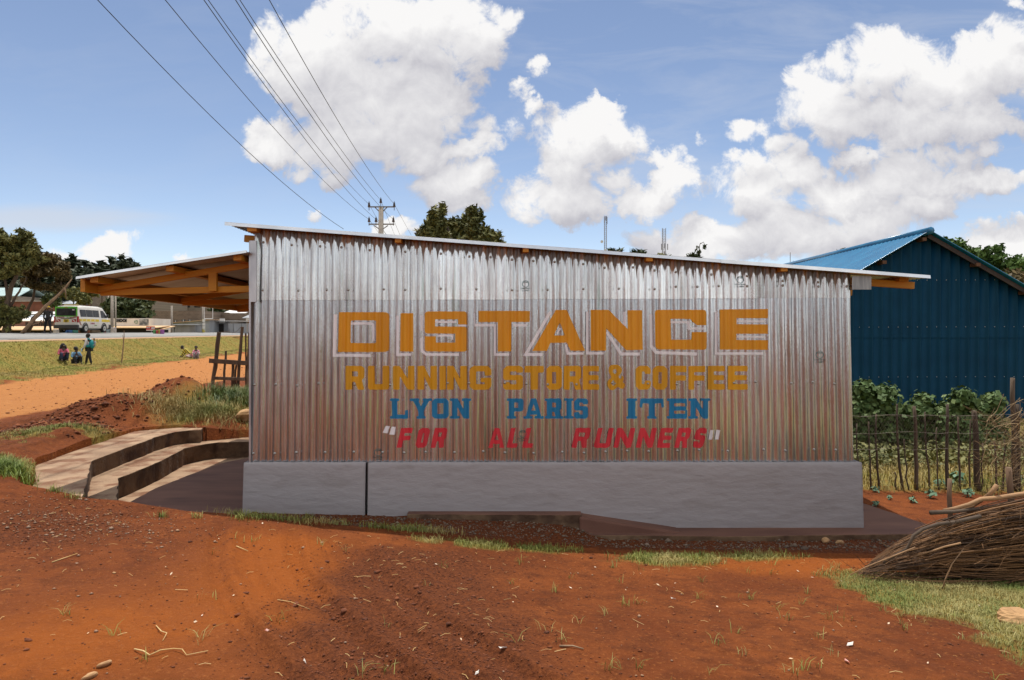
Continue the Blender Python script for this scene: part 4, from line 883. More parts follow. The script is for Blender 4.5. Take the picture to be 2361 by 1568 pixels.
# tall grass by the rickety fence
c1 = P(540, 925, 13.2)
n = 5200; q = np.stack([rng.uniform(c1.x-.30, c1.x+.9, n), c1.y+.3+rng.normal(0, .6, n), np.zeros(n)], 1); q[:, 2] = ground_z(q[:, 0], q[:, 1]); tuft_mesh('tall_grass', q, .22, .010, mat('rank_grass', (.04,.075,.010), (.12,.17,.025), 3, .6, island=.8, c3=(.24,.22,.07), c3scale=5, c3lo=.52, c3hi=.62), label='tall rank green grass around the rickety wooden fence', lean=.9)
c2 = P(455, 985, 11.7)
n = 3600; q = np.stack([c2.x+rng.normal(0, .45, n), c2.y+rng.normal(0, .25, n), np.zeros(n)], 1); q[:, 2] = ground_z(q[:, 0], q[:, 1]); tuft_mesh('straw_grass', q, .12, .007, M_GR_DRY, label='straw coloured grass on the bank beside the shop corner', lean=1.1)
# embankment cover
xs = rng.uniform(-19.3, -13.2, 260000); ys = 12+rng.random(260000)**1.7*90; x = xs-.14*ys; k = (x > -.80*ys-2) & (x < -.33*ys+2) & (grass_mask(x, ys) > rng.uniform(.3, 1, 260000))
x, y = x[k], ys[k]; p = np.stack([x, y, ground_z(x, y)], 1); tuft_mesh('embankment_grass', p, .045, .013, M_GR_BANK, label='coarse green and tawny grass covering the road embankment', lean=1.4)
# garden grass
p = scatter(3.6, 11, 8.6, 16, 30000, lambda x, y: grass_mask(x, y)+.12); tuft_mesh('garden_grass', p, .11, .010, M_GR_DRY, label='dry yellow garden grass behind the stake fence', lean=.9)
n = 7000; x = rng.uniform(5.2, 10.5, n); y = rng.uniform(10.6, 12.8, n); q = np.stack([x, y, ground_z(x, y)+rng.random(n)*.22], 1); V, Fc = leaves(q, np.tile([0,0,1.], (n, 1)), .06, 1.4, .8)
o = np_obj('garden_weeds', V, Fc, M_LF_OLIVE); tag(o, 'leafy low weeds in front of the bean rows', 'weeds', kind='stuff')
# soil clods, stones, straw
def rocks(name, pts, size, m, label, cat):
    base = np.array([(0,0,1),(.9,0,.2),(.28,.85,.25),(-.72,.52,.15),(-.72,-.52,.22),(.28,-.85,.18),(0,0,-.5)]); fc = np.array([(0,1,2),(0,2,3),(0,3,4),(0,4,5),(0,5,1),(6,2,1),(6,3,2),(6,4,3),(6,5,4),(6,1,5)])
    n = len(pts); s = size*np.exp(rng.normal(0, .5, n)); a = rng.uniform(0, 6.28, n); v = base[None]*(1+rng.normal(0, .22, (n, 7, 3))); v[:, :, 2] *= .7
    ca, sa = np.cos(a)[:, None], np.sin(a)[:, None]; x = v[:, :, 0]*ca-v[:, :, 1]*sa; y = v[:, :, 0]*sa+v[:, :, 1]*ca
    V = np.stack([x, y, v[:, :, 2]], 2)*s[:, None, None]+pts[:, None, :]; Fc = (np.arange(n)*7)[:, None, None]+fc[None]
    o = np_obj(name, V.reshape(-1, 3), Fc.reshape(-1, 3), m); tag(o, label, cat, kind='stuff'); return o
M_CLOD = mat('clod_earth', (.085,.024,.009), (.20,.055,.016), 9, .95, island=.8, bump=.5, bscale=80, bdist=.003); M_STONE = mat('pale_stone', (.36,.20,.11), (.26,.17,.12), 9, .85, island=.9, bump=.4, bscale=60, bdist=.003); M_GRAVEL = mat('gravel', (.10,.070,.05), (.24,.17,.12), 9, .9, island=.9)
x = rng.uniform(-4.6, 3.4, 60000); y = 2.9+rng.random(60000)*3.5; k = (looseness(x, y) > rng.uniform(.15, 1.3, 60000)) & (x > -.78*y-.3); x, y = x[k], y[k]
rocks('soil_clods', np.stack([x, y, ground_z(x, y)+.001], 1), .0042, M_CLOD, 'crumbled dark red clods strewn over the loose soil', 'soil clods')
x = rng.uniform(-4.6, 3.4, 5200); y = 2.9+rng.random(5200)*3.5; rocks('earth_crumbs', np.stack([x, y, ground_z(x, y)+.001], 1), .0038, M_CLOD, 'small earth crumbs scattered across the foreground', 'soil crumbs')
x = rng.uniform(-4.6, 3.4, 300); y = 2.9+rng.random(300)*3.5; rocks('small_stones', np.stack([x, y, ground_z(x, y)+.003], 1), .0048, M_STONE, 'small pale stones lying on the red earth', 'stones')
x = rng.normal(-3.7, .5, 620); y = rng.normal(5.75, .3, 620); k = ~inpoly(x, y, TERR); x, y = x[k], y[k]; rocks('stone_chips', np.stack([x, y, ground_z(x, y)+.003], 1), .0065, M_STONE, 'pale stone chips heaped at the left brow', 'stone chips')
x = rng.uniform(-2.7, 4.2, 4200); y = rng.uniform(6.6, 7.2, 4200); rocks('ditch_gravel', np.stack([x, y, ground_z(x, y)+.002], 1), .0065, M_GRAVEL, 'grey gravel in the shaded ditch below the plinth', 'gravel')
n = 1500; xp = rng.uniform(-14.2, -5, n); y = 9+rng.random(n)**1.6*34; x = xp-.14*y; rocks('road_stones', np.stack([x, y, ground_z(x, y)+.005], 1), .015, mat('road_stone', (.40,.17,.06), (.24,.095,.035), 9, .95, island=.9), 'loose stones and clods scattered over the orange dirt road', 'stones')
x = rng.uniform(-7.5, -4.6, 5000); y = rng.uniform(9, 14.5, 5000); k = np.exp(-((x+.14*y+6.0)/1.2)**2) > rng.random(5000); x, y = x[k], y[k]; k = ~inpoly(x, y, TERR); x, y = x[k], y[k]; rocks('heap_clods', np.stack([x, y, ground_z(x, y)+.006], 1), .018, M_CLOD, 'dark clods on the dug soil heaps beside the dirt road', 'soil clods')
M_STRAW = mat('straw', (.50,.30,.10), (.62,.44,.20), 5, .8, island=.9); M_CHIP = mat('paper_chip', (.72,.60,.48), (.60,.42,.25), 5, .8, island=.9)
n = 520; x = rng.uniform(-4.3, 3.4, n); y = 2.9+rng.random(n)*3.5; 
k = rng.random(n) < .35+.6*np.clip(looseness(x, y), 0, 1)+.5*np.exp(-((y-6.2)/.35)**2); x, y = x[k], y[k]; z = ground_z(x, y); s = MB()
for i in range(len(x)):
    a = random.uniform(0, 6.28); l = random.uniform(.008, .035)*(1.6 if random.random() < .12 else 1); w = random.uniform(.0008, .0018); bz_ = z[i]+.006; c_, s_ = math.cos(a), math.sin(a); k_ = random.uniform(-.3, .3)*l
    p0 = (x[i]-c_*l, y[i]-s_*l, bz_); p1 = (x[i]-s_*k_, y[i]+c_*k_, bz_+.006); p2 = (x[i]+c_*l, y[i]+s_*l, bz_+random.uniform(-.002, .01)); s.tube([p0, p1, p2], w, 4, caps=False)
tag(s.build('straw_bits', M_STRAW), 'dry straw and root bits strewn over the red earth', 'straw', kind='stuff')
n = 70; x = rng.uniform(-4.3, 3.4, n); y = 2.9+rng.random(n)*3.4; q = np.stack([x, y, ground_z(x, y)+.008], 1); V, Fc = leaves(q, np.tile([0,0,1.], (n, 1)), .014, 1.7, .25); tag(np_obj('wood_chips', V, Fc, M_CHIP), 'pale wood chips and leaf scraps littering the red earth', 'chips', kind='stuff')
# single stones, paper, sticks that stand out
def stone(name, label, u, v, r, m, sq=(1,.8,.6), d0=5, cat='stone', n=14, group=None):
    d = d0
    for _ in range(12): d = .5*d+.5*(EYE-gz((u-CX)*d/F, d))*F/(v-HOR)
    s = MB(); s.sphere((0,0,0), r, n, 9, sq); sd = random.uniform(0, 50)
    V = np.array(s.v); k = 1+.9*vnoise(V[:, 0]/r*1.1+sd, V[:, 2]/r*1.3+V[:, 1]/r)+.12*vnoise(V[:, 0]/r*4+sd, V[:, 2]/r*4+V[:, 1]/r*3); s.v = [tuple(q) for q in V*k[:, None]]
    o = s.build(name, m, smooth=False); o.location = ((u-CX)*d/F, d, gz((u-CX)*d/F, d)+r*sq[2]*.35); o.rotation_euler = (0, 0, random.uniform(0, 3)); tag(o, label, cat, group); return o
M_CLAY = mat('ochre_stone', (.46,.27,.12), (.30,.16,.075), 5, .85, bump=.6, bscale=18, bdist=.01)
stone('large_stone', 'large ochre stone on the grass at the right edge', 2346, 1436, .088, M_CLAY, (1.1,.75,.75), 4.8)
stone('large_stone', 'rounded brown stone lying by the left corner of the shop', 566, 975, .17, M_CLAY, (1,.8,.7), 12)
for (u, v, r, lb) in [(243,1533,.030,'flat tan stone at the bottom of the red earth'),(207,1562,.030,'tan stone at the bottom edge left of centre'),(682,1396,.026,'dark brown clod with a pale stalk lying on it'),(264,1322,.016,'small tan stone on bare earth at left'),(65,1478,.018,'dark red clod near the lower left edge'),(795,1410,.022,'reddish clod left of the loose crumbled soil'),(548,1420,.018,'reddish clod in the middle of the crumbled soil'),(1905,1250,.05,'pale stone under the edge of the right apron'),(1935,1252,.045,'reddish stone under the edge of the right apron')]:
    stone('stone', lb, u, v, r, M_CLOD if ('clod' in lb) else M_CLAY, (1,.75,.55), 5)
def litter(u, v, w, m, label, d0=5):
    d = d0
    for _ in range(12): d = .5*d+.5*(EYE-gz((u-CX)*d/F, d))*F/(v-HOR)
    x = (u-CX)*d/F; z = gz(x, d); s = MB(); s.prism([(-w,0,.004),(-w*.3,w*.35,.012),(w*.6,w*.4,.006),(w,.1*w,.014),(w*.4,-.3*w,.003)], (0,0,.002)); o = s.build('paper_scrap', m); o.location = (x, d, z+.004); o.rotation_euler = (random.uniform(-.2,.2), random.uniform(-.2,.2), random.uniform(0,3)); tag(o, label, 'litter')
M_PAP = mat('white_paper', (.78,.74,.68), (.6,.5,.42), 12, .8)
for (u, v, w, lb) in [(1160,1497,.022,'pale leaf shaped scrap at the bottom centre'),(1100,1556,.016,'white scrap at the bottom edge near the centre'),(703,1532,.016,'white torn scrap below the crumbled soil'),(615,1458,.013,'white scrap among red crumbs left of centre'),(1960,1490,.028,'white paper strip on the earth at lower right'),(1955,1530,.022,'red and white wrapper at lower right'),(1552,1383,.018,'small white scrap right of centre')]:
    litter(u, v, w, M_PAP if 'red' not in lb else mat('red_wrapper', (.6,.12,.06), (.75,.7,.65), 60, .6), lb)
def twig(pts, r, label, name='dry_root', m=None):
    q = []
    for (u, v, h) in pts:
        d = 5
        for _ in range(12): d = .5*d+.5*(EYE-gz((u-CX)*d/F, d))*F/(v-HOR)
        x = (u-CX)*d/F; q.append((x, d, gz(x, d)+h))
    s = MB(); s.tube(q, [r*(1-.6*i/len(q)) for i in range(len(q))], 5); tag(s.build(name, m or M_STRAW, smooth=True), label, 'root')
twig([(310,1500,.008),(330,1510,.02),(345,1515,.01),(370,1508,.02),(400,1500,.01),(420,1506,.02),(430,1514,.008),(480,1505,.01)], .004, 'long curling dry root at lower left')
twig([(360,1445,.006),(372,1462,.015),(385,1468,.02),(375,1480,.006)], .003, 'small curled dry root at lower left')
twig([(120,1298,.006),(178,1280,.012)], .004, 'straight yellow stalk on the earth at left', 'dry_stalk')
twig([(545,1262,.01),(572,1274,.012)], .005, 'short flat wood splinter left of the crumbled soil', 'wood_splinter')
twig([(640,1385,.006),(670,1395,.02),(715,1408,.008)], .0025, 'thin dry stalk beside the dark clod', 'dry_stalk')
twig([(1290,1492,.006),(1320,1495,.012),(1345,1500,.008)], .006, 'brown bark strip on the earth at bottom centre', 'bark_strip', M_BARK2)
# ---------------------------------------------------------------- brushwood pile at the right
PD0, PD1 = 5.55, 6.35
M_STICK = mat('dry_sticks', (.22,.105,.038), (.050,.023,.010), 3, .75, island=1.4, stretch=(.5,2,2)); M_BRANCH = mat('branch', (.36,.20,.095), (.18,.10,.05), 6, .8, bump=.5, bscale=30, stretch=(.4,2,2))
s = MB()
def env(u):
    top = np.interp(u, [1985,2050,2120,2190,2300,2420,2650], [1318,1262,1225,1195,1168,1150,1140]); bot = np.interp(u, [1985,2050,2120,2300,2650], [1325,1345,1358,1368,1375]); return top, bot
for i in range(1250):
    t = random.random(); u0 = random.choice([random.uniform(1975, 2080), random.uniform(2000, 2350), random.uniform(2100, 2450)]); L_ = random.uniform(260, 620); dep = PD0+(PD1-PD0)*random.random()**1.0; pts = []
    w_ = random.gauss(0, .10); ph = random.uniform(0, 6); r = random.choice([.0022,.003,.003,.004,.0055,.008]); n = 7
    for k in range(n):
        f = k/(n-1); u = u0+L_*f; tp, bt = env(u); tt = min(1.02, max(-.06, t+w_*(f-.3)+.035*math.sin(ph+f*5))); v = tp+(bt-tp)*tt
        dd = dep+.12*(1-t); pts.append(P(u, v, dd)+Vector((0, .03*math.sin(ph*2+f*3), 0)))
    s.tube(pts, [r*(.45+.55*min(1, k/3)) for k in range(n)], 5, caps=False)
for i in range(700):
    u = random.uniform(1980, 2450); tp, bt = env(u); v = tp+(bt-tp)*random.random(); a = P(u, v, random.uniform(5.40, 6.2)); d_ = Vector((random.uniform(-1,1), random.uniform(-.35,.35), random.gauss(0,.33)))*random.uniform(.06,.22)
    m_ = a+d_*.5+Vector((0, 0, random.uniform(-.02,.02))); r = random.choice([.0015,.002,.003]); s.tube([a, m_, a+d_], [r, r*.8, r*.4], 4, caps=False); s.tube([m_, m_+d_*.3+Vector((random.uniform(-.05,.05),0,random.uniform(-.06,.06)))], [r*.7, r*.3], 4, caps=False)
pile = s.build('brushwood_pile', M_STICK, smooth=True); tag(pile, 'heap of thin dry brushwood stacked along the right edge', 'brushwood', kind='stuff')
def branch(name, label, pts, r0, r1, m=None):
    s = MB(); q = [P(*p) for p in pts]; s.tube(q, [r0+(r1-r0)*i/(len(q)-1) for i in range(len(q))], 8); o = s.build(name, m or M_BRANCH, smooth=True); tag(o, label, 'branch'); return o
branch('branch', 'long smooth pale branch lying along the top of the brushwood', [(2176,1177,5.75),(2200,1173,5.75),(2235,1163,5.75),(2262,1151,5.76),(2300,1148,5.77),(2361,1139,5.8),(2450,1125,5.8),(2560,1118,5.8)], .016, .024)
branch('branch', 'short cut branch stub leaning up out of the brushwood', [(2215,1177,5.9),(2245,1166,5.9),(2268,1150,5.85),(2285,1137,5.8),(2299,1118,5.78)], .012, .020)
branch('branch', 'split grey branch end at the left tip of the top layer', [(2145,1182,5.7),(2170,1181,5.7),(2200,1180,5.72),(2260,1172,5.75),(2340,1160,5.8)], .020, .012, M_BARK)
branch('branch', 'dark crooked branch arching down the left side of the brushwood', [(2036,1298,5.5),(2068,1278,5.48),(2090,1266,5.47),(2100,1248,5.46),(2106,1235,5.46),(2128,1220,5.47),(2160,1209,5.5),(2200,1204,5.55),(2260,1190,5.6)], .010, .016, M_BARK)
branch('branch', 'bright thin stick jutting down the front of the brushwood', [(2170,1368,5.42),(2180,1335,5.40),(2195,1300,5.44),(2222,1265,5.5)], .006, .004)
branch('branch', 'long thin twig lying out over the earth left of the brushwood', [(1960,1326,5.45),(1995,1308,5.44),(2040,1290,5.42),(2110,1262,5.42)], .004, .006)
branch('branch', 'pale stick sloping through the middle of the brushwood', [(2100,1285,5.43),(2150,1270,5.42),(2180,1260,5.42),(2215,1252,5.43)], .006, .008)
M_POST = mat('post_wood', (.20,.12,.07), (.11,.065,.04), 7, .9, bump=.7, bscale=22, stretch=(1,1,.2), c3=(.30,.20,.12))
for (a, b, r, lb) in [((2189,1104,5.92),(2192,1370,5.92),.021,'weathered stump post standing in the left part of the brushwood'),((2326,1078,5.95),(2342,1370,5.95),.028,'forked brown post standing in the right part of the brushwood')]:
    s = MB(); A, B = P(*a), P(*b); B.z = gz(B.x, B.y)-.1; q = [A.lerp(B, i/6)+Vector((random.uniform(-.008,.008), 0, 0)) for i in range(7)]; s.tube(q, [r*(.85+.05*i) for i in range(7)], 8); tag(s.build('wooden_post', M_POST, smooth=True), lb, 'post')
# ---------------------------------------------------------------- stake fence behind, with wire
fence = empty('stake_fence', P(2000, 1125, 9.2)); tag(fence, 'rough stake fence with slack wire netting beside the shop', 'fence'); fo = fence.location.copy()
st = [(225,240,240,565,.6),(262,200,278,585,.7),(368,150,395,575,.8),(405,330,430,600,.5),(455,160,475,600,1.3),(508,190,545,580,.6),(570,270,590,590,.5),(628,150,630,540,1.1),(686,215,690,550,.7),(745,230,740,550,.6),(770,185,785,600,2.0),(810,350,810,545,.5),(870,340,885,550,.7),(925,330,915,560,.6),(965,15,978,620,1.7),(990,150,998,600,1.3),(165,250,170,560,.5),(360,500,368,565,.5)]
for (x0, y0, x1, y1, th) in st:
    d = 9.2; a = P(1902+x0*.4485, 864.6+y0*.4485, d); b = P(1902+x1*.4485, 864.6+y1*.4485, d); b.z = gz(b.x, b.y)-.1; s = MB(); n = 6
    s.tube([a.lerp(b, i/n)+Vector((random.uniform(-.012,.012), random.uniform(-.012,.012), 0))-fo for i in range(n+1)], [th*.020*(.8+.3*i/n) for i in range(n+1)], 7); s.build('stake', M_BARK, fence, smooth=True)
s = MB()
for k in range(70):
    u = 1965+k*6.5
    for sg in (1, -1):
        q = []; 
        for j in range(7): q.append(P(u+sg*j*8+random.uniform(-2,2), 955+j*13+random.uniform(-2,2), 9.17)-fo)
        s.tube(q, .0011, 3, caps=False)
for vv in (958, 998, 1036): s.tube([P(1955+i*30, vv+random.uniform(-3,3), 9.16)-fo for i in range(18)], .0022, 3, caps=False)
s.build('wire_netting', mat('rusty_wire', (.16,.12,.09), (.26,.22,.19), 20, .6, metal=.4), fence)
s = MB()
for i in range(420):
    a = P(random.uniform(2270, 2480), random.uniform(960, 1130), 9.0+random.uniform(-.3,.3)); d = Vector((random.uniform(-.5,.5), random.uniform(-.2,.2), random.uniform(-.35,.5)))*.7; s.tube([a, a+d*.5+Vector((random.uniform(-.05,.05),0,random.uniform(-.05,.05))), a+d], .003, 3, caps=False)
tag(s.build('thorn_brush', mat('brush_twigs', (.16,.10,.05), (.36,.25,.12), 3, .8, island=1.0)), 'tangle of dry thorny brush against the right end of the fence', 'brush', kind='stuff')
# beans on their poles, cabbages
bl = ['leafy bean vine heaped at the shop corner','tall bean vine just right of the shop corner','broad rounded bean vine left of the centre of the row','dark low bean vine between two rounded ones','slim upright bean vine left of the domed one','domed bean vine in the middle of the row','thin bean shoot between domed and sprawling vines','wide sprawling bean vine toward the right','bean vine beside the tall right post']
for i, (u, vt, vb, w) in enumerate([(1972,905,1000,22),(1995,898,1030,28),(2035,905,1040,34),(2085,945,1045,30),(2128,925,1040,20),(2162,955,1040,16),(2214,913,1040,32),(2236,930,1010,9),(2290,925,1035,34)]):
    d = 12.6+random.uniform(-.3,.3); vt -= 10; b = P(u, vb, d); b.z = gz(b.x, b.y); t = empty('bean_plant', b); tag(t, bl[i], 'bean plant', 'bean vines in front of the blue building')
    top = P(u, vt, d); h = top.z-b.z; k = d/F; cls = [(random.uniform(-.3,.3)*w*k, random.uniform(-.2,.2), h*f, w*k*(1.4-.6*f)*random.uniform(.6,1), .25, h*.16) for f in np.linspace(.25, .95, 7) for _ in (0, 1)]
    n = int(42*w+420); p, dd = crown_pts(cls, n); V, Fc = leaves(p, dd, .085, 1.15, .5, up=.3); np_obj('foliage', V, Fc, M_LF_BEAN, t)
    s = MB(); s.tube([(0,0,0),(.03,0,h*.5),(-.01,0,h*1.0)], .014, 5); s.build('stem', M_BARK, t)
for i, (u, v, sz) in enumerate([(2020,1108,.07),(2105,1135,.07),(2145,1125,.09),(2165,1095,.10),(2050,1128,.05),(2230,1120,.10),(2205,1080,.16),(2345,1075,.16),(2020,1145,.06)]):
    d = 8.3+(1145-v)*.02; x = (u-CX)*d/F; y = d; z = gz(x, y); n = 22; t = empty('cabbage_plant', (x, y, z)); tag(t, ['small blue green kale plant by the plinth corner','pale kale plant before the thick stake','kale plant left of the stump post','tall kale plant behind the stump post','tiny seedling on the red soil','kale plant right of the stump post','tall leggy kale plant behind the brushwood','kale plant at the right edge behind the brushwood','young seedling near the apron'][i], 'kale plant')
    a = rng.uniform(0, 6.28, n); r_ = rng.uniform(.1, .8, n)*sz; q = np.stack([np.cos(a)*r_, np.sin(a)*r_, sz*rng.uniform(.25, 1.1, n)], 1); V, Fc = leaves(q, np.stack([np.cos(a), np.sin(a), a*0+1.2], 1), sz*.5, 1.7, .3); np_obj('leaf_rosette', V, Fc, M_LF_CAB, t); s = MB(); s.tube([(0,0,-.02),(0,0,sz*.8)], .008, 5); s.build('stem', M_LF_CAB, t)
# ---------------------------------------------------------------- rickety wooden fence left of the shop
gate = empty('rickety_fence', P(520, 925, 15.2)); tag(gate, 'rickety fence of leaning weathered posts and planks left of the shop', 'fence'); go_ = gate.location.copy()
M_OLD = mat('weathered_wood', (.12,.07,.042), (.06,.035,.022), 5, .9, bump=.6, bscale=18, stretch=(1,1,.2), c3=(.20,.14,.09), c3scale=3)
def gp(zx, zy, d): return P((600+zx/3.484)*.5764, (1250+zy/3.484)*.5764, d)-go_
for (x0,y0,x1,y1,w) in [(970,275,820,1240,58),(1285,200,1200,1210,46),(1340,290,1345,1190,26),(1392,280,1352,1190,44),(1065,535,1005,1110,32),(1158,720,1140,1180,40),(1200,730,1170,1190,30)]:
    a, b = gp(x0,y0,15.2), gp(x1,y1,15.2); b.z -= .25; s = MB(); r = w/3.484*.5764*15.2/F/2; n = 7; s.tube([a.lerp(b, i/n)+Vector((random.uniform(-.012,.012),0,0)) for i in range(n+1)], [r*random.uniform(.85,1.1) for _ in range(n+1)], 7); s.build('post', M_OLD, gate)
for (x0,y0,x1,y1,w) in [(825,672,1430,712,62),(880,915,1320,930,44),(805,1155,1000,1175,60)]:
    s = MB(); a, b = gp(x0,y0,15.05), gp(x1,y1,15.05); s.beam(a, b, .04, w/3.484*.5764*15.05/F); s.build('rail', M_OLD, gate, bevel=.006)
s = MB(); s.tube([gp(990,275,15.2), gp(1080,265,15.2), gp(1150,287,15.2), gp(1210,262,15.2), gp(1265,205,15.2)], .004, 4); s.build('wire', M_OLD, gate)
# ---------------------------------------------------------------- blue building
def corr_mat(name, c, c2, pitch, rough=.4, metal=0, depth=.02, c3=None, axis='X'):
    m = mat(name, c, c2, 1.2, rough, metal, c3=c3, c3scale=1.5, stretch=(1,1,.3)); nt = m.node_tree; b = nt.nodes['Principled BSDF']; N = nt.nodes.new; L = nt.links.new
    tc = N('ShaderNodeTexCoord'); w = N('ShaderNodeTexWave'); w.bands_direction = axis; w.inputs['Scale'].default_value = .314/pitch; L(tc.outputs['Object'], w.inputs['Vector'])
    bp = N('ShaderNodeBump'); bp.inputs['Distance'].default_value = depth; bp.inputs['Strength'].default_value = .8; L(w.outputs['Fac'], bp.inputs['Height']); L(bp.outputs[0], b.inputs['Normal']); return m
M_BLUE = mat('blue_sheet', (.0015,.032,.066), (.0025,.040,.080), 1.5, .6, c3=(.003,.036,.068), c3scale=.8, spec=.12); M_BLUER = mat('blue_roof', (.006,.11,.24), (.010,.15,.30), 2, .22)
bd = 17.0; RG = P(2128, 540, bd); blue = empty('blue_building', (RG.x, bd, 0)); tag(blue, 'dark blue corrugated building with gable roof at the right', 'building')
sl = .575; back = 26.0; HALF = 4.6
def gz_b(x): return RG.z-abs(x)*sl
# gable: box-rib sheets
prf = []; x = -HALF
while x < HALF:
    prf += [(x, 0), (x+.16, 0), (x+.185, -.025), (x+.215, -.025), (x+.24, 0)]; x += .24
V, Fc = [], []
for (zl, off) in (('a', .0),):
    for i, (x, y) in enumerate(prf): V += [(x, y, -.8), (x, y, 1.62)]
    for i in range(len(prf)-1): Fc.append((2*i, 2*i+2, 2*i+3, 2*i+1))
    b_ = len(V)
    for i, (x, y) in enumerate(prf): V += [(x, y-.012, 1.60), (x, y-.012, min(gz_b(x)-.05, 9))]
    for i in range(len(prf)-1):
        if V[b_+2*i+1][2] > 1.6: Fc.append((b_+2*i, b_+2*i+2, b_+2*i+3, b_+2*i+1))
np_obj('gable_wall', V, Fc, M_BLUE, blue)
s = MB(); s.box((-HALF, .02, -.8), (-HALF+.03, back-bd, gz_b(HALF))); s.box((HALF, .02, -.8), (HALF+.03, back-bd, gz_b(HALF))); s.box((-HALF, back-bd, -.8), (HALF, back-bd+.03, gz_b(HALF))); s.build('side_wall', M_BLUE, blue)
for sg, nm in ((-1, 'roof'), (1, 'roof')):
    V = []; y0, y1 = -.30, back-bd+.3; n = int((y1-y0)/.05); ys = np.linspace(y0, y1, n)
    w = np.array([(.032 if k % 4 < 2 else 0) for k in range(n)])
    for f in (0, 1):
        xx = sg*(.0 if f == 0 else HALF+.35); V.append(np.stack([np.full(n, xx), ys, RG.z-abs(xx)*sl+w+.03], 1))
    for f in (0, 1):
        xx = sg*(.0 if f == 0 else HALF+.35); V.append(np.stack([np.full(n, xx), ys, RG.z-abs(xx)*sl+w+.012], 1))
    V = np.concatenate(V); i_ = np.arange(n-1); Fq = np.concatenate([np.stack([i_, i_+1, n+i_+1, n+i_], 1), np.stack([2*n+i_, 3*n+i_, 3*n+i_+1, 2*n+i_+1], 1), np.array([[0, n, 3*n, 2*n]]), np.array([[n-1, 3*n-1, 4*n-1, 2*n-1]])])
    np_obj('roof', V, Fq, M_BLUER, blue)
s = MB(); s.tube([(0,-.33,RG.z+.045),(0,back-bd+.3,RG.z+.045)], .09, 8); s.build('ridge_cap', M_BLUER, blue, smooth=True)
for sg in (1,):
    s = MB(); s.beam((0, -.2, RG.z-.06), (sg*(HALF+.3), -.2, RG.z-.06-(HALF+.3)*sl), .035, .10); s.build('barge_board', mat('barge', (.05,.035,.03), (.03,.02,.02), 5, .8), blue)
for x in (-3.6, -2.3, -1.1, -.12, 1.2, 2.4, 3.6):
    s = MB(); z = gz_b(x)-.09; s.box((x-.05, -.27, z-.04), (x+.05, .6, z+.04)); s.build('purlin', mat('purlin_wood', (.12,.05,.02), (.08,.03,.012), 5, .7), blue)
# screws
me_s = None
for (zr, dz) in ((4.02-1.0, .03), (1.86, .02), (.62, .02)):
    for k in range(26):
        x = -3.0+k*.24
        if zr > gz_b(x)-.1: continue
        if me_s is None: sb_ = MB(); sb_.sphere((0,0,0), .009, 6, 4); so = sb_.build('screw', mat('screw_zinc', (.75,.75,.75), (.5,.5,.5), 9, .3, metal=.7), blue); me_s = so.data
        else: so = bpy.data.objects.new('screw', me_s); C.objects.link(so); so.parent = blue
        so.location = (x+.2, -.035, zr+dz*k/26)
# ---------------------------------------------------------------- trees behind
tree('cypress_tree', 'tall bushy dark olive tree showing above the shop roof', 'tree', (P(1065,800,30).x, 30, .6), [([(P(1065,800,30).x,30,.6), P(1060,600,30), P(1015,480,30)], .22, .03), ([P(1060,620,30), P(1100,500,30)], .12, .03)],
     [cl(u_, (t_+585)/2, 30+random.uniform(-1,1), w_, (585-t_)/2) for u_, t_, w_ in [(1010,470,13),(998,478,8),(1022,482,10),(1036,494,14),(1052,505,14),(1090,477,12),(1078,488,10),(1102,494,12),(1118,510,14),(1134,524,12),(1150,540,10),(986,508,10),(978,528,12),(1066,512,14),(1000,520,20),(1120,540,20),(1060,535,30),(1045,520,14),(1085,520,20)]], 26000, .11, M_LF_OLIVE, M_BARK, aspect=3.0, up=.9, sub=(16, .34))
tree('broadleaf_tree', 'leafy green tree rising behind the blue building roof', 'tree', (P(2280,800,29).x, 29, 0), [([(P(2280,800,29).x,29,0), P(2270,650,29), P(2230,590,29)], .2, .03), ([P(2270,660,29), P(2330,610,29)], .1, .02)],
     [cl(2200,585,29,40,26), cl(2260,600,29,45,28), cl(2320,625,29,45,30), cl(2175,560,29,14,12), cl(2385,670,29,50,40), cl(2270,660,29,120,60)], 14000, .15, M_LF_FRESH, M_BARK, sub=(24, .28), aspect=1.4)
tree('broadleaf_tree', 'brownish bush at the right end of the blue roof', 'tree', (P(2345,800,28).x, 27.5, 0), [([(P(2345,800,27.5).x,27.5,0), P(2345,660,27.5)], .12, .03)], [cl(2345,650,27.5,35,24), cl(2380,680,27.5,30,30)], 2600, .14, M_LF_BROWN, M_BARK, sub=(9, .36))
for (u, v, ru, rv, d, lb, lf) in [(1945,577,14,5,34,'small leafy tree tip over the left end of the blue roof',M_LF_OLIVE),(1532,580,20,8,38,'rounded bush top below the second mast',M_LF_OLIVE),(1418,572,14,5,36,'dark frond tips right of the first mast',M_LF_DARK),(1470,577,16,4,36,'low dark frond tips between the two masts',M_LF_DARK),(1600,586,10,4,36,'dark leaf tips at the foot of the wispy sapling',M_LF_DARK),(1838,601,8,9,40,'small conifer tip at the left end of the blue roof',M_LF_DARK)]:
    b = P(u, 800, d); b.z = 0; tree('treetop', lb, 'tree', b, [([b, P(u, v, d)], .1, .02)], [cl(u-ru*.5, v+rv*1.6, d, ru*.45, rv*1.1), cl(u+ru*.5, v+rv*2, d, ru*.5, rv*1.0), cl(u, v+rv*5, d, ru*1.2, rv*2)], 700, .12, lf, M_BARK, aspect=3.2, up=1.3, sub=(9, .35))
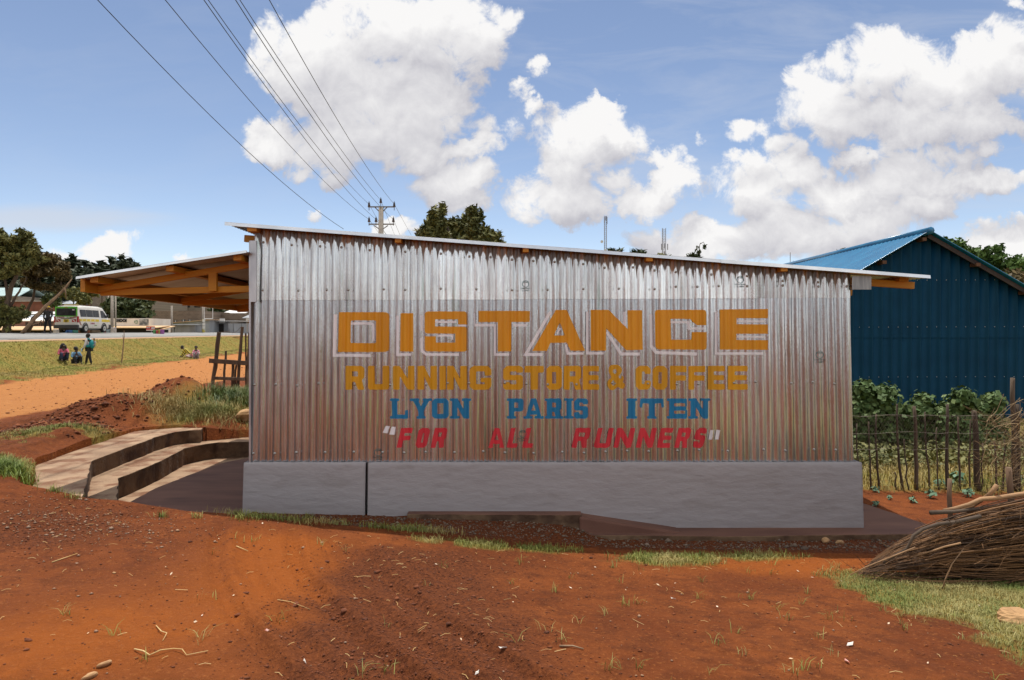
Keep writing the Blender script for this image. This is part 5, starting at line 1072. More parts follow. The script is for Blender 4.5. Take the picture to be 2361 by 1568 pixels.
b = P(1620, 800, 36); b.z = 0; tree('wispy_sapling', 'thin bare sapling with drooping leaf wisps above the roof', 'tree', b, [([b, P(1616,620,36), P(1612,575,36), P(1615,560,36)], .05, .012), ([P(1615,562,36), P(1622,558,36), P(1628,572,36)], .02, .01)], [cl(1622,569,36,4,4), cl(1608,572,36,2,4), cl(1613,582,36,3,4)], 70, .09, M_LF_DARK, M_BARK, aspect=2.4, sub=(5, .5))
# ---------------------------------------------------------------- masts
M_MAST = mat('mast_steel', (.20,.23,.34), (.34,.33,.34), .6, .5, metal=.2); M_DISH = mat('dish_white', (.62,.62,.62), (.5,.5,.5), 3, .5)
def mast(label, u, vt, vb, d, w, dishes, ants):
    b = P(u, vb+30, d); t = empty('radio_mast', b); tag(t, label, 'mast', 'radio masts beyond the roofs'); k = d/F; H = (vb+30-vt)*k; w *= k; s = MB(); n = 22
    for (i, j) in ((-1,-1),(1,-1),(1,1),(-1,1)): s.tube([(i*w/2,j*w/2,0),(i*w/2,j*w/2,H)], .05*d/200, 4, caps=False)
    for q in range(n):
        z0, z1 = H*q/n, H*(q+1)/n; c = [(-1,-1),(1,-1),(1,1),(-1,1)]
        for m_ in range(4): a_, b_ = c[m_], c[(m_+1) % 4]; s.tube([(a_[0]*w/2,a_[1]*w/2,z0),(b_[0]*w/2,b_[1]*w/2,z1)], .028*d/200, 3, caps=False); s.tube([(a_[0]*w/2,a_[1]*w/2,z0),(b_[0]*w/2,b_[1]*w/2,z0)], .028*d/200, 3, caps=False)
    s.build('lattice', M_MAST, t)
    for (du, dv, r) in dishes: s = MB(); s.tube([(du*k,-w,H-dv*k),(du*k,-w-r*k*.6,H-dv*k)], r*k, 12); s.build('dish', M_DISH, t)
    for (du, dv, h) in ants: s = MB(); s.box((du*k-.9*k,-w,H-dv*k-h*k), (du*k+.9*k,-w+.3,H-dv*k)); s.build('antenna', M_MAST, t)
mast('tall blue grey radio mast hung with white dishes', 1396, 498, 575, 190, 5, [(-9,60,3.2),(-8,100,2.6),(8,103,3.5),(9,118,3.4),(-7,92,1.8),(-1,80,3)], [(-3,3,14),(3,3,16),(0,1,10)])
mast('shorter lattice radio mast with panel antennas halfway', 1531, 526, 580, 230, 7, [], [(-7,37,14),(7,37,14),(0,36,12)])
mast('tiny distant lattice mast just right of the dark tree', 1159, 543, 560, 320, 4, [], [])
s = MB(); b = P(1822, 700, 60); s.tube([b, P(1822, 582, 60)], .03, 5); tag(s.build('thin_aerial', M_MAST), 'thin distant aerial rod above the right part of the roof', 'aerial')
# ---------------------------------------------------------------- power pole and wires
M_PCON = mat('pole_concrete', (.30,.26,.22), (.22,.19,.165), 5, .85); M_DK = mat('insulator_brown', (.03,.02,.018), (.06,.035,.03), 9, .35); M_STEEL = mat('galvanised', (.22,.22,.22), (.15,.15,.15), 9, .6, metal=.2)
PDp = 42.0; pp = P(878.5, 800, PDp); pole = empty('power_pole', (pp.x, PDp, -1)); tag(pole, 'concrete power pole with two crossarms behind the shop roof', 'power pole'); kp = PDp/F
def q_(u, v): c = P(u, v, PDp); return Vector((c.x-pp.x, 0, c.z+1))
s = MB(); s.tube([(0,0,0), q_(878.5, 478)], [.22, .15], 8); s.build('pole', M_PCON, pole, smooth=True)
for v, u0, u1 in ((477, 849, 910), (517, 850, 909)):
    s = MB(); a, b = q_(u0, v), q_(u1, v); s.beam(a, b, .09, .07); s.build('crossarm', M_STEEL, pole)
    for sg in (-1, 1): s = MB(); s.tube([q_(878.5+sg*(14 if v < 500 else 16), v+(1 if v < 500 else 3)), q_(878.5+sg*3, v+12)], .03, 4); s.build('brace', M_STEEL, pole)
ins = [(851,471),(878,462),(909,471),(851,506),(867,506),(907,506)]
for u, v in ins:
    s = MB(); a = q_(u, v+6); 
    for j in range(4): s.tube([a+Vector((0,0,.07*j)), a+Vector((0,0,.07*j+.05))], .09-.012*j, 8)
    s.tube([a-Vector((0,0,.22)), a+Vector((0,0,.34))], .022, 5); s.build('insulator', M_DK, pole)
M_WIRE = mat('wire_dark', (.012,.012,.014), (.02,.02,.022), 9, .5)
def wire(label, u0, v0, d0, ut, H, sag=.0, beyond=None):
    """from a point seen at (u0,v0) at depth d0, rising toward the camera and passing overhead through (ut, 0) with height H over the eye there"""
    A = P(u0, v0, d0); dt = F*H/HOR; B = Vector(((ut-CX)*dt/F, dt, EYE+H)); dr = B-A; pts = []
    for i in range(25):
        f = i/24*1.75; p = A+dr*f; p.z -= sag*4*(f)*(1-f)*.5; pts.append(p)
    if beyond: pts.insert(0, P(*beyond))
    s = MB(); s.tube(pts, .0115, 4, caps=False); tag(s.build('power_wire', M_WIRE), label, 'power wire', 'power wires strung overhead')
wire('leftmost power wire dropping behind the roof edge', 792, 528, 30, 225, 6.4, .7)
wire('power wire to the outer left insulator of the lower crossarm', 851, 506, 42, 381, 7.2, .9, beyond=(893,565,70))
wire('power wire to the inner left insulator of the lower crossarm', 867, 506, 42, 470, 7.2, .8, beyond=(905,562,70))
wire('power wire to the left insulator of the upper crossarm', 851, 471, 42, 480, 7.8, .7, beyond=(900,560,70))
wire('power wire to the right insulator of the lower crossarm', 907, 506, 42, 543, 7.2, .9, beyond=(930,560,70))
wire('power wire to the insulator on top of the pole', 878, 462, 42, 553, 8.0, .5, beyond=(915,555,70))
wire('rightmost power wire to the right insulator of the upper crossarm', 909, 471, 42, 621, 7.8, .7, beyond=(948,542,70))
# ---------------------------------------------------------------- trees at the left
def X_(u, v, d): return P(u, v, d)
d = 47; b = P(14, 770, d)
tree('acacia_tree', 'big dark feathery tree at the left edge beside the road', 'tree', b, [([b, P(18,735,d), P(22,680,d), P(38,620,d), P(45,570,d)], .28, .05), ([P(18,735,d), P(-5,690,d), P(-20,620,d)], .16, .04), ([P(20,712,d), P(44,672,d), P(62,640,d)], .10, .03), ([P(20,700,d), P(10,640,d), P(5,590,d)], .12, .03)],
     [cl(40,555,d,36,22), cl(5,565,d,30,30), cl(72,575,d,20,26), cl(35,590,d,55,26), cl(70,605,d,18,14), cl(-20,600,d,30,40), cl(10,625,d,32,14), cl(15,735,d,32,26), cl(38,722,d,20,18), cl(0,700,d,20,16)], 24000, .13, M_LF_OLIVE, M_BARK, aspect=2.4, sub=(22,.24))
d = 50; b = P(62, 770, d)
tree('acacia_tree', 'brownish sparse tree between the big tree and the white van', 'tree', b, [([b, P(78,735,d), P(110,705,d), P(140,672,d), P(143,640,d)], .2, .05), ([P(60,720,d), P(75,690,d), P(85,640,d), P(105,600,d)], .12, .03), ([P(110,705,d), P(150,668,d), P(165,645,d)], .08, .03)],
     [cl(105,600,d,26,20), cl(125,625,d,30,16), cl(90,625,d,24,18), cl(145,640,d,16,14), cl(150,618,d,10,14), cl(135,660,d,14,10), cl(75,650,d,18,10), cl(100,660,d,26,8)], 12000, .13, M_LF_BROWN, M_BARK, aspect=2.6, sub=(20,.24))
s = MB(); s.tube([P(51,768,45), P(75,740,45), P(104,707,45), P(135,680,45), P(150,663,45), P(166,643,45)], [.12,.10,.095,.07,.05,.03], 7); s.tube([P(95,718,45), P(110,708,45.2), P(122,712,45)], .03, 5); s.tube([P(68,750,45), P(88,745,45.2), P(96,738,45)], .03, 5); s.tube([P(150,663,45), P(153,690,45)], [.05,.02], 5)
tag(s.build('leaning_trunk', M_BARK2, smooth=True), 'bare dead trunk leaning right beside the man in the cap', 'dead tree')
d = 78; b = P(292, 765, d)
tree('round_tree', 'dense dark green tree behind the white billboard wall', 'tree', b, [([b, P(292,735,d), P(290,712,d)], .3, .1)], [cl(270,712,d,28,18), cl(310,708,d,32,18), cl(292,728,d,50,20), cl(335,700,d,22,12), cl(258,728,d,18,14), cl(290,700,d,30,12)], 9000, .34, M_LF_DARK, M_BARK, sub=(12,.3))
for (u, v, ru, rv, d, lb) in [(503,722,20,10,118,'small dark tree beside the billboard frame'),(570,723,14,9,118,'small dark tree near the shop corner')]:
    b = P(u, 765, d); tree('round_tree', lb, 'tree', b, [([b, P(u, v, d)], .22, .1)], [cl(u, v, d, ru, rv), cl(u+4, v-8, d, ru*.8, rv)], 1800, .45, M_LF_DARK, M_BARK)
# conifers on the hill, in rows
hz = [(100,595,150,26),(128,592,160,26),(150,600,150,24),(172,590,165,26),(196,602,150,26),(216,604,165,24),(238,600,150,26),(256,594,160,24),(278,590,150,24),(298,592,160,20),(86,600,170,26),(318,612,165,16),(112,610,140,24),(184,612,140,24),(262,612,140,26),(150,622,130,28),(225,628,130,30),(300,622,135,24),(60,600,180,28),(30,605,190,30),(5,610,190,30),(350,640,170,28),(200,640,125,24),(120,640,125,28),(330,650,140,26),(180,660,120,26),(250,655,122,28),(90,655,120,26),(290,665,118,24),(150,668,115,22),(30,650,125,24),(60,645,130,24)]
protos = []
for k in range(4):
    t = empty('conifer_tree', (0,0,0)); H = 16.; cls = []
    for j in range(13): 
        f = j/12; r = (1-f)**.75*3.3+.35
        for m_ in range(max(2, int(6*(1-f))+1)): a = random.uniform(0,6.28); cls.append((math.cos(a)*r*.65, math.sin(a)*r*.65, 1.5+f*14.2+random.uniform(-.6,.6), r*.7, r*.7, 1.0))
    p, dd = crown_pts(cls, 5200); V, Fc = leaves(p, dd, .66, 2.2, .6, up=.15); np_obj('crown', V, Fc, M_LF_FAR, t); s = MB(); s.tube([(0,0,-2),(0,0,8),(0,0,15.5)], [.35,.25,.05], 6); s.build('trunk', M_BARK, t); protos.append(t)
used = set(); words = ['first','second']
hz.sort(key=lambda q: (q[2], q[0]))
for i, (u, v, d, ru) in enumerate(hz):
    pr = protos[i % 4]; t = pr if i < 4 else copy_tree(pr); top = P(u, v, d); g0 = gz(top.x, d); H = max(8, top.z-g0); t.location = (top.x, d, g0); sc_ = H/16.6; t.scale = (1.45*ru/22*(d/150), 1.45*ru/22*(d/150), sc_); t.rotation_euler = (0,0,random.uniform(0,6))
    tag(t, 'dark conifer in the forest mass on the hill behind the houses', 'tree', 'forest conifers on the hill')
for i, (u, v, d, ru, rv) in enumerate([(235,660,104,22,12),(170,678,100,16,8),(262,648,112,18,12),(210,672,98,14,8),(120,695,88,14,7),(190,690,92,12,7),(330,690,112,16,14),(140,675,108,16,9)]):
    b = P(u, v+rv+6, d); b.z = gz(b.x, d); tree('bushy_tree', ['bushy green tree on the slope left of the block house','low tree over the white roofed house','tall olive tree under the conifers','small tree by the metal roof','low shrub among the brick houses','shrub behind the leaning trunk','tree beside the grey block building','spreading tree on the slope behind the roofs'][i], 'tree', b, [([b, P(u, v, d)], .15, .06)], [cl(u-ru*.4, v, d, ru*.6, rv), cl(u+ru*.4, v+2, d, ru*.6, rv), cl(u, v-rv*.5, d, ru*.5, rv*.8)], 1300, .38, [M_LF_DARK, M_LF_OLIVE][i % 2], M_BARK)
# ---------------------------------------------------------------- houses and stalls beyond the road
M_BRICK = mat('brown_block', (.20,.145,.105), (.13,.09,.068), 1.2, .95, bump=.4, bscale=3, c3=(.27,.21,.165), c3scale=2); M_BRICKR = mat('red_brick', (.23,.085,.055), (.16,.06,.04), 1.2, .95)
M_GBLOCK = mat('grey_block', (.27,.225,.18), (.20,.165,.13), .8, .95, bump=.3, bscale=3)
def bricks(m, c1, c2, mortar, scale):
    nt = m.node_tree; b = nt.nodes['Principled BSDF']; t = nt.nodes.new('ShaderNodeTexBrick'); tc = nt.nodes.new('ShaderNodeTexCoord'); mp = nt.nodes.new('ShaderNodeMapping'); mp.inputs['Rotation'].default_value = (R(90),0,0)
    nt.links.new(tc.outputs['Object'], mp.inputs[0]); nt.links.new(mp.outputs[0], t.inputs['Vector']); t.inputs['Color1'].default_value = hex2(c1); t.inputs['Color2'].default_value = hex2(c2); t.inputs['Mortar'].default_value = hex2(mortar); t.inputs['Scale'].default_value = scale; t.inputs['Mortar Size'].default_value = .02; nt.links.new(t.outputs[0], b.inputs['Base Color'])
bricks(M_BRICK, (.19,.135,.095), (.12,.085,.062), (.27,.215,.17), 1.3); bricks(M_GBLOCK, (.28,.235,.185), (.21,.17,.135), (.17,.135,.105), 1.2)
M_TIN = corr_mat('tin_grey', (.34,.345,.36), (.24,.24,.25), .12, .5, .45, c3=(.17,.16,.155)); M_TINB = corr_mat('tin_bluish', (.38,.41,.45), (.28,.30,.33), .12, .5, .4); M_RUST = mat('rusty_roof', (.44,.27,.16), (.58,.44,.30), .8, .8, c3=(.30,.13,.07), c3scale=.5, stretch=(.3,2,1)); M_TAN = mat('tan_awning', (.52,.33,.17), (.64,.45,.26), .6, .8, c3=(.32,.17,.09), c3scale=.8, stretch=(.4,1,1)); M_CREAM = mat('cream_paint', (.78,.73,.66), (.68,.62,.55), 1, .8); M_WROOF = mat('white_roof', (.70,.68,.66), (.58,.56,.54), .8, .5); M_TEAL = mat('pale_teal_roof', (.36,.48,.48), (.30,.40,.41), 1, .5); M_SHADE = mat('dark_opening', (.02,.018,.016), (.03,.025,.022), 3, .9); M_TANK = mat('tank_black', (.012,.014,.018), (.02,.022,.026), 5, .5); M_GLASSD = mat('window_dark', (.04,.05,.06), (.07,.09,.10), 3, .2)
def house(name, label, cat, u0, u1, vt, d, dep, mw, mr=None, roof=None, low=None, vt1=None, wins=(), door=None, over=.4):
    """box building seen from (u0..u1) with wall top vt; roof: 'mono' | 'gable' | 'flat'"""
    A, B = P(u0, vt, d), P(u1, vt1 or vt, d); g0 = min(gz(A.x, d), gz(B.x, d), EYE-1.0)-.6 if low is None else P(u0, low, d).z
    t = empty(name, ((A.x+B.x)/2, d, g0)); tag(t, label, cat); w = (B.x-A.x)/2; hA, hB = A.z-g0, B.z-g0; s = MB()
    s.hexa([(-w,0,0),(w,0,0),(w,dep,0),(-w,dep,0),(-w,0,hA),(w,0,hB),(w,dep,hB),(-w,dep,hA)]); s.build('wall', mw, t)
    if roof:
        s = MB(); o = over; th = .08; up = {'mono': .22*dep, 'flat': .05, 'gable': .25*dep}[roof]
        if roof in ('mono', 'flat'): s.hexa([(-w-o,-o,hA),(w+o,-o,hB),(w+o,dep+o,hB+up),(-w-o,dep+o,hA+up),(-w-o,-o,hA+th),(w+o,-o,hB+th),(w+o,dep+o,hB+up+th),(-w-o,dep+o,hA+up+th)])
        else:
            s.hexa([(-w-o,-o,hA-.05),(w+o,-o,hB-.05),(w+o,dep/2,hB+up),(-w-o,dep/2,hA+up),(-w-o,-o,hA+th),(w+o,-o,hB+th),(w+o,dep/2,hB+up+th),(-w-o,dep/2,hA+up+th)]); s.hexa([(-w-o,dep/2,hA+up),(w+o,dep/2,hB+up),(w+o,dep+o,hB-.05),(-w-o,dep+o,hA-.05),(-w-o,dep/2,hA+up+th),(w+o,dep/2,hB+up+th),(w+o,dep+o,hB+th),(-w-o,dep+o,hA+th)])
        s.build('roof', mr, t)
    k = d/F
    for (wu, wv, ww, wh_, mm) in wins:
        c = P(wu, wv, d); s = MB(); s.box((c.x-t.location.x-ww*k/2, -.03, c.z-g0-wh_*k/2), (c.x-t.location.x+ww*k/2, .05, c.z-g0+wh_*k/2)); f = s.build('window', mm, t)
        if mm is M_GLASSD: s = MB(); x0 = c.x-t.location.x; s.box((x0-.04,-.05,c.z-g0-wh_*k/2),(x0+.04,-.031,c.z-g0+wh_*k/2)); s.build('frame', M_CREAM, f)
    return t
RD = M_SHADE
house('block_building', 'tall unfinished grey block building above the van', 'building', 203, 352, 682, 112, 12, M_GBLOCK, wins=[(250,700,3,40,M_CREAM)])
house('stone_building', 'long brown stone building with a row of small windows', 'building', 345, 470, 717, 98, 9, M_BRICK, wins=[(374,741,6,7,M_GLASSD),(405,742,7,6,M_GLASSD),(423,741,8,8,M_GLASSD),(438,741,8,8,M_GLASSD),(462,741,6,6,M_GLASSD)])
house('upper_building', 'pale block storey behind the long brown stone building', 'building', 340, 590, 704, 125, 10, M_GBLOCK, wins=[(430,706,16,6,M_SHADE),(455,706,14,6,M_SHADE)])
house('stone_building', 'low dark stone building behind the fence sheets', 'building', 468, 600, 722, 104, 8, M_BRICK, M_WROOF, None)
house('tin_roof_house', 'low white roofed house behind the small dark trees', 'building', 505, 548, 729, 110, 5, M_BRICK, M_WROOF, 'mono')
house('cream_shop', 'small cream building with an orange door by the shop corner', 'building', 567, 592, 734, 100, 6, M_CREAM, M_TIN, 'mono', wins=[(576,750,9,22,mat('orange_door', (.50,.22,.03), (.42,.18,.02), 3, .6))])
house('tin_shack', 'grey tin shack with a long low roof left of the pole', 'shack', 378, 450, 750, 84, 2, M_TIN, M_TIN, 'flat', wins=[(402,762,1,14,M_SHADE)])
house('tin_shack', 'long bluish tin shack with a sloping rusty roof', 'shack', 352, 483, 749, 92, 3, M_TINB, M_RUST, 'flat', vt1=738)
house('tin_shack', 'tin shack with a white lean-to roof and dark doorway', 'shack', 478, 530, 741, 95, 6, M_TIN, M_WROOF, 'flat', wins=[(508,757,16,20,M_SHADE),(486,758,5,16,M_SHADE)], over=1.2)
house('tin_fence', 'row of upright rusty tin sheets along the road at right', 'fence', 526, 590, 746, 93, .15, M_TIN, wins=[(538,756,.6,20,M_SHADE),(557,756,.6,20,M_SHADE),(570,756,.8,20,M_RUST)])
wallb = house('billboard_wall', 'white parapet wall painted with shop signs', 'shop front', 240, 343, 734, 74, 5, M_CREAM)
house('market_stall', 'tan roofed market stall below the white sign wall', 'stall', 243, 352, 757, 72.5, 1.0, M_SHADE, M_TAN, 'mono', over=.9)
house('market_stall', 'small stall with a tan awning beside the red sign', 'stall', 350, 372, 760, 73, 1.5, M_SHADE, M_TAN, 'mono', over=.5)
inv = house('sign_band_shop', 'long shop with a faded brown sign band', 'shop front', -60, 120, 741, 70, 1.5, mat('faded_brown', (.30,.15,.105), (.26,.12,.085), .8, .85), M_CREAM, 'mono', over=.1)
house('market_stall', 'long tan roofed stalls below the brown sign band', 'stall', -60, 121, 762, 67, 1.6, M_SHADE, M_TAN, 'mono', over=.9)
house('metal_roof_house', 'low house with a wide grey blue metal roof', 'building', 30, 132, 736, 80, 2.2, M_CREAM, M_TINB, 'mono', over=.3)
house('white_roof_house', 'long house with a streaked white roof', 'building', 48, 138, 725, 92, 1.6, M_SHADE, M_WROOF, 'mono', over=.2)
house('brick_wall', 'unplastered red brick wall below the metal roof', 'wall', 45, 206, 703, 101, .4, M_BRICKR)
house('brick_house', 'red brick house with a pale roof left of the van', 'building', 0, 100, 695, 108, 8, M_BRICKR, M_WROOF, 'flat', over=.2)
house('green_house', 'small green house with a bright white roof', 'building', 56, 95, 690, 118, 6, mat('green_wall', (.10,.17,.11), (.08,.13,.09), 2, .8), M_WROOF, 'mono', over=.8)
house('teal_roof_house', 'house with a pale teal roof at the far left', 'building', -30, 42, 683, 112, 6, M_GBLOCK, M_TEAL, 'gable', over=.5)
house('orange_house', 'orange walled house with a wide grey metal roof', 'building', 116, 196, 702, 112, 8, mat('orange_wall', (.45,.22,.07), (.38,.19,.06), 2, .8), M_TINB, 'mono', over=.5)
for (u, v, r, h, d, lb) in [(187,706,5.5,11,110,'black water tank on the roof above the van'),(199,706,5,13,109,'second black water tank right beside the block building'),(14,728,9,18,72,'black water tank behind the big left tree')]:
    c = P(u, v, d); k = d/F; s = MB(); s.tube([(0,0,-h*k/2),(0,0,h*k*.36),(0,0,h*k*.44),(0,0,h*k*.5)], [r*k,r*k,r*k*.6,r*k*.25], 16); o = s.build('water_tank', M_TANK, smooth=True); o.location = c; tag(o, lb, 'water tank')
    if v < 720: s = MB(); s.box((-r*k, -.5, -3), (r*k, .5, -h*k/2)); s.build('stand', M_BRICK, o)
M_INK = mat('sign_ink', (.02,.02,.02), rough=.7); M_GRN = mat('sign_green', (.03,.16,.05), rough=.7); M_PIC = mat('sign_picture', (.10,.11,.11), (.40,.40,.38), 2.2, .7, lo=.42, hi=.58)
def sign(txt, u, v, d, h, m, parent=None, bold=.02, sx=1, off=.06, name='lettering'):
    c = P(u, v, d); k = d/F; o = text(txt, m, parent, facing((c.x-(parent.location.x if parent else 0), c.y-off-(parent.location.y if parent else 0), c.z-(parent.location.z if parent else 0))), h*k, name, bold=bold, sx=sx); return o
sign('MOOI', 281, 739.5, 74, 8.5, M_INK, wallb, .04)
for u, v in ((250, 741.5), (314.5, 742.5)):
    c = P(u, v, 74); k = 74/F; s = MB(); n = 18
    for i in range(n):
        if i % 6 == 5: continue
        a0, a1 = 2*math.pi*i/n, 2*math.pi*(i+1)/n; R0, R1 = 4.4*k, 3.2*k; s.add([(c.x-wallb.location.x+r_*math.cos(a), -.06, c.z-wallb.location.z+r_*math.sin(a)) for r_, a in ((R0,a0),(R0,a1),(R1,a1),(R1,a0))], [(0,1,2,3)])
    for i in (-1, 1): s.add([(c.x-wallb.location.x+q*k, -.06, c.z-wallb.location.z+i*.9*k+p*k) for q, p in ((-2.6,-.4),(0,.5),(2.6,-.4),(2.6,.1),(0,1.0),(-2.6,.1))], [(0,1,4,5),(1,2,3,4)])
    s.build('leaf_emblem', M_GRN, wallb)
c = P(333, 742, 74); k = 74/F; s = MB(); s.box((c.x-wallb.location.x-11*k/1, -.07, c.z-wallb.location.z-7*k), (c.x-wallb.location.x+10*k/1, -.03, c.z-wallb.location.z+6*k)); s.build('painted_panel', M_PIC, wallb)
sign('CAPPUCCINO BAR', 333, 735.5, 74, 4, M_INK, wallb, 0, .8, .09) if False else None
sign('INVESTMENT', 92, 747.5, 70, 11, mat('sign_faded', (.05,.035,.02), rough=.8), inv, .03, 1.0)
# colourful goods under the stalls
for i, (u, v, w, h, col) in enumerate([(149,763,10,8,(.02,.09,.30)),(162,764,9,7,(.02,.09,.30)),(170,763,6,8,(.03,.17,.16)),(235,763,4,7,(.10,.42,.04)),(241,763,4,6,(.45,.04,.04)),(248,763,7,6,(.25,.32,.38)),(355,763,5,5,(.10,.32,.10)),(362,764,5,5,(.5,.05,.05)),(367,763,4,6,(.45,.35,.05)),(371,763,4,6,(.30,.08,.30)),(258,758,7,6,(.5,.45,.45)),(125,763,7,8,(.5,.45,.42))]):
    c = P(u, v, 64); k = 64/F; s = MB(); s.box((-w*k/2,0,-2),(w*k/2,.5,h*k/2)); o = s.build('market_goods', mat('goods_%d' % i, col, tuple(q*.6 for q in col), 4, .7), bevel=.03); o.location = c; tag(o, ['blue covered goods under the van tail','blue tarpaulin bundle under the van','teal crate seen under the van','green plastic goods right of the van front','red plastic goods right of the van front','pale blue bundle at the stall front','green hanging goods below the red sign','red hanging goods below the red sign','yellow hanging goods right of the red sign','purple hanging goods right of the red sign','white sack between the two poles','pale bundle between the man and the van'][i], 'market goods')
# red phone sign
c = P(348, 757, 70); k = 70/F; red = empty('red_sign', c); tag(red, 'red and white phone company sign board on the stall', 'sign'); s = MB(); s.box((-10.5*k,-.03,-3.5*k),(9*k,.03,4.5*k)); s.build('board', mat('sign_red_board', (.50,.015,.02), (.44,.012,.02), 3, .5), red); s = MB(); s.box((-10.5*k,-.028,-5.5*k),(9*k,.032,-3.52*k)); s.build('white_strip', M_CREAM, red)
text('4G', M_WROOF, red, facing((5*k,-.05,.3*k)), 6.5*k, bold=.02); text('airtel', M_WROOF, red, facing((-5.6*k,-.05,1.5*k)), 3.6*k, bold=.01)
s = MB(); s.tube([(0,.1,-4),(0,.1,0)], .06, 6); s.build('post', M_STEEL, red)
# roadside poles and frames
def post(name, label, u, vt, vb, d, w, m):
    a, b = P(u, vt, d), P(u, vb, d); b.z -= 1.5; t = empty(name, b); tag(t, label, 'pole'); s = MB(); s.tube([(0,0,0), a-b], [w*.55*d/F, w*.42*d/F], 8); s.build('pole', m, t, smooth=True); return t
post('wooden_pole', 'thick grey pole just right of the van', 258.5, 680, 768, 66, 7, M_PCON); post('wooden_pole', 'thinner grey pole close beside the thick one', 266.5, 680, 768, 68, 4, M_PCON); post('wooden_pole', 'lone grey pole before the grey tin shack', 396, 705, 767, 76, 5, M_PCON)
pst = post('wooden_pole', 'pole pasted with yellow and white posters', 467.5, 700, 766, 85, 4, M_PCON)
for i in range(4):
    c = P(470, 739+i*8, 84.6); s = MB(); k = 84.6/F; s.box((c.x-pst.location.x-3.6*k, c.y-pst.location.y, c.z-pst.location.z-3.5*k), (c.x-pst.location.x+3.0*k, c.y-pst.location.y+.02, c.z-pst.location.z+3.5*k)); s.build('poster', mat('poster', (.60,.50,.12) if i % 1 == 0 else (.6,.6,.6), (.70,.68,.62), .9, .7, lo=.45, hi=.5, c3=(.04,.04,.04), c3scale=.9, c3lo=.55, c3hi=.6), pst)
s = MB(); q = [P(471,708,84), P(490.5,708,84), P(490.5,735,84), P(471,735,84)]
for i in range(4): s.tube([q[i], q[(i+1) % 4]], .045, 5)
tag(s.build('billboard_frame', M_WROOF), 'empty white rectangular billboard frame on the poster pole', 'frame')
c = P(513, 739, 94); k = 94/F; brd = empty('sign_board', c); tag(brd, 'small white and blue sign board on the lean-to roof', 'sign'); s = MB(); s.box((-6*k,-.1,-4*k),(5.5*k,0,4.5*k)); s.build('board', M_WROOF, brd); s = MB(); s.box((-5*k,-.13,-3*k),(4.5*k,-.101,-.5*k)); s.build('blue_panel', mat('board_blue', (.10,.22,.32), (.25,.33,.36), 2, .6), brd); text('HOTEL', mat('board_ink', (.05,.09,.14)), brd, facing((0,-.13,2*k)), 2.4*k, bold=.01) if False else None
s = MB(); s.tube([P(280,838,35), P(284,800,35), P(286,775,35), P(286,762,35)], [.035,.03,.02,.012], 5); s.tube([P(284,790,35), P(283,772,35)], .01, 4); o = s.build('thin_stake', M_BARK2); tag(o, 'thin crooked bare stake on the verge right of the standing woman', 'stake')
# ---------------------------------------------------------------- minibus
M_VW = mat('van_white', (.66,.64,.60), (.60,.58,.53), 1.2, .28, c3=(.48,.42,.34), c3scale=1.5, c3lo=.6, c3hi=.8); M_VG = mat('van_glass', (.012,.014,.016), (.03,.035,.04), 3, .12, spec=.25); M_VB = mat('van_black', (.03,.03,.033), (.045,.042,.04), 6, .55); M_GREEN = mat('van_green', (.10,.42,.03), rough=.3); M_YEL = mat('van_yellow', (.70,.50,.02), rough=.45); M_MAG = mat('van_magenta', (.30,.02,.10), rough=.4); M_OLV = mat('van_olive', (.16,.25,.05), rough=.4); M_TYRE = mat('tyre', (.018,.018,.018), rough=.9); M_RIM = mat('rim', (.42,.42,.42), rough=.35, metal=.7); M_REDL = mat('tail_red', (.42,.01,.01), (.25,.01,.01), 9, .25); M_REFW = mat('reflector_white', (.7,.66,.62), rough=.4)
VD = 53.0; vp = P(182.5, 765.8, VD); VS = 1.04
van = empty('minibus', (vp.x-1.0, VD, vp.z-.02), R(4)); van.scale = (VS, VS, VS); tag(van, 'white and green minibus parked on the far roadside', 'minibus')
st_ = [(0,.42,1.0,1.86,.97),(.05,.36,1.0,1.98,1),(1.0,.30,1.0,2.05,1),(3.2,.30,1.0,2.04,1),(3.75,.30,1.0,1.96,.99),(4.2,.30,.98,1.55,.97),(4.6,.32,.92,1.12,.93),(4.72,.36,.80,.95,.88)]
V = []; 
for (y, zb, zw, zt, k) in st_:
    w = .86*k; top = w*(.86 if y < 3.9 else .93)
    row = [(-w*.96,zb),(-w,zb+.15),(-w,zw),(-top-.0,zt-.14),(-top*.88,zt-.03),(-top*.5,zt),(top*.5,zt),(top*.88,zt-.03),(top,zt-.14),(w,zw),(w,zb+.15),(w*.96,zb)]; V += [(x, y, z) for x, z in row]
m_ = 12; Fv = []
for i in range(len(st_)-1):
    for j in range(m_): Fv.append((i*m_+j, i*m_+(j+1) % m_, (i+1)*m_+(j+1) % m_, (i+1)*m_+j))
s = MB(); s.add(V, Fv+[tuple(range(m_)), tuple(range((len(st_)-1)*m_, len(st_)*m_))[::-1]]); s.build('body', M_VW, van, bevel=.03, smooth=True)
def sidex(z): # outer x of body side at height z
    return .86 if z <= 1.0 else .86-(z-1.0)/(1.90-1.0)*(.86-.74)
def sidep(name, y0, y1, z0, z1, m, e=.006, both=True, par=None):
    s = MB()
    for sg in ((1, -1) if both else (1,)):
        x0, x1 = sidex(z0)+e, sidex(z1)+e; s.add([(sg*x0,y0,z0),(sg*x0,y1,z0),(sg*x1,y1,z1),(sg*x1,y0,z1),(sg*(x0-.02),y0,z0),(sg*(x0-.02),y1,z0),(sg*(x1-.02),y1,z1),(sg*(x1-.02),y0,z1)], [(0,1,2,3),(4,5,6,7),(0,1,5,4),(1,2,6,5),(2,3,7,6),(3,0,4,7)])
    return s.build(name, m, par or van)
def ry(z): return -.0+.0 if z < 1.0 else (z-1.0)*.02
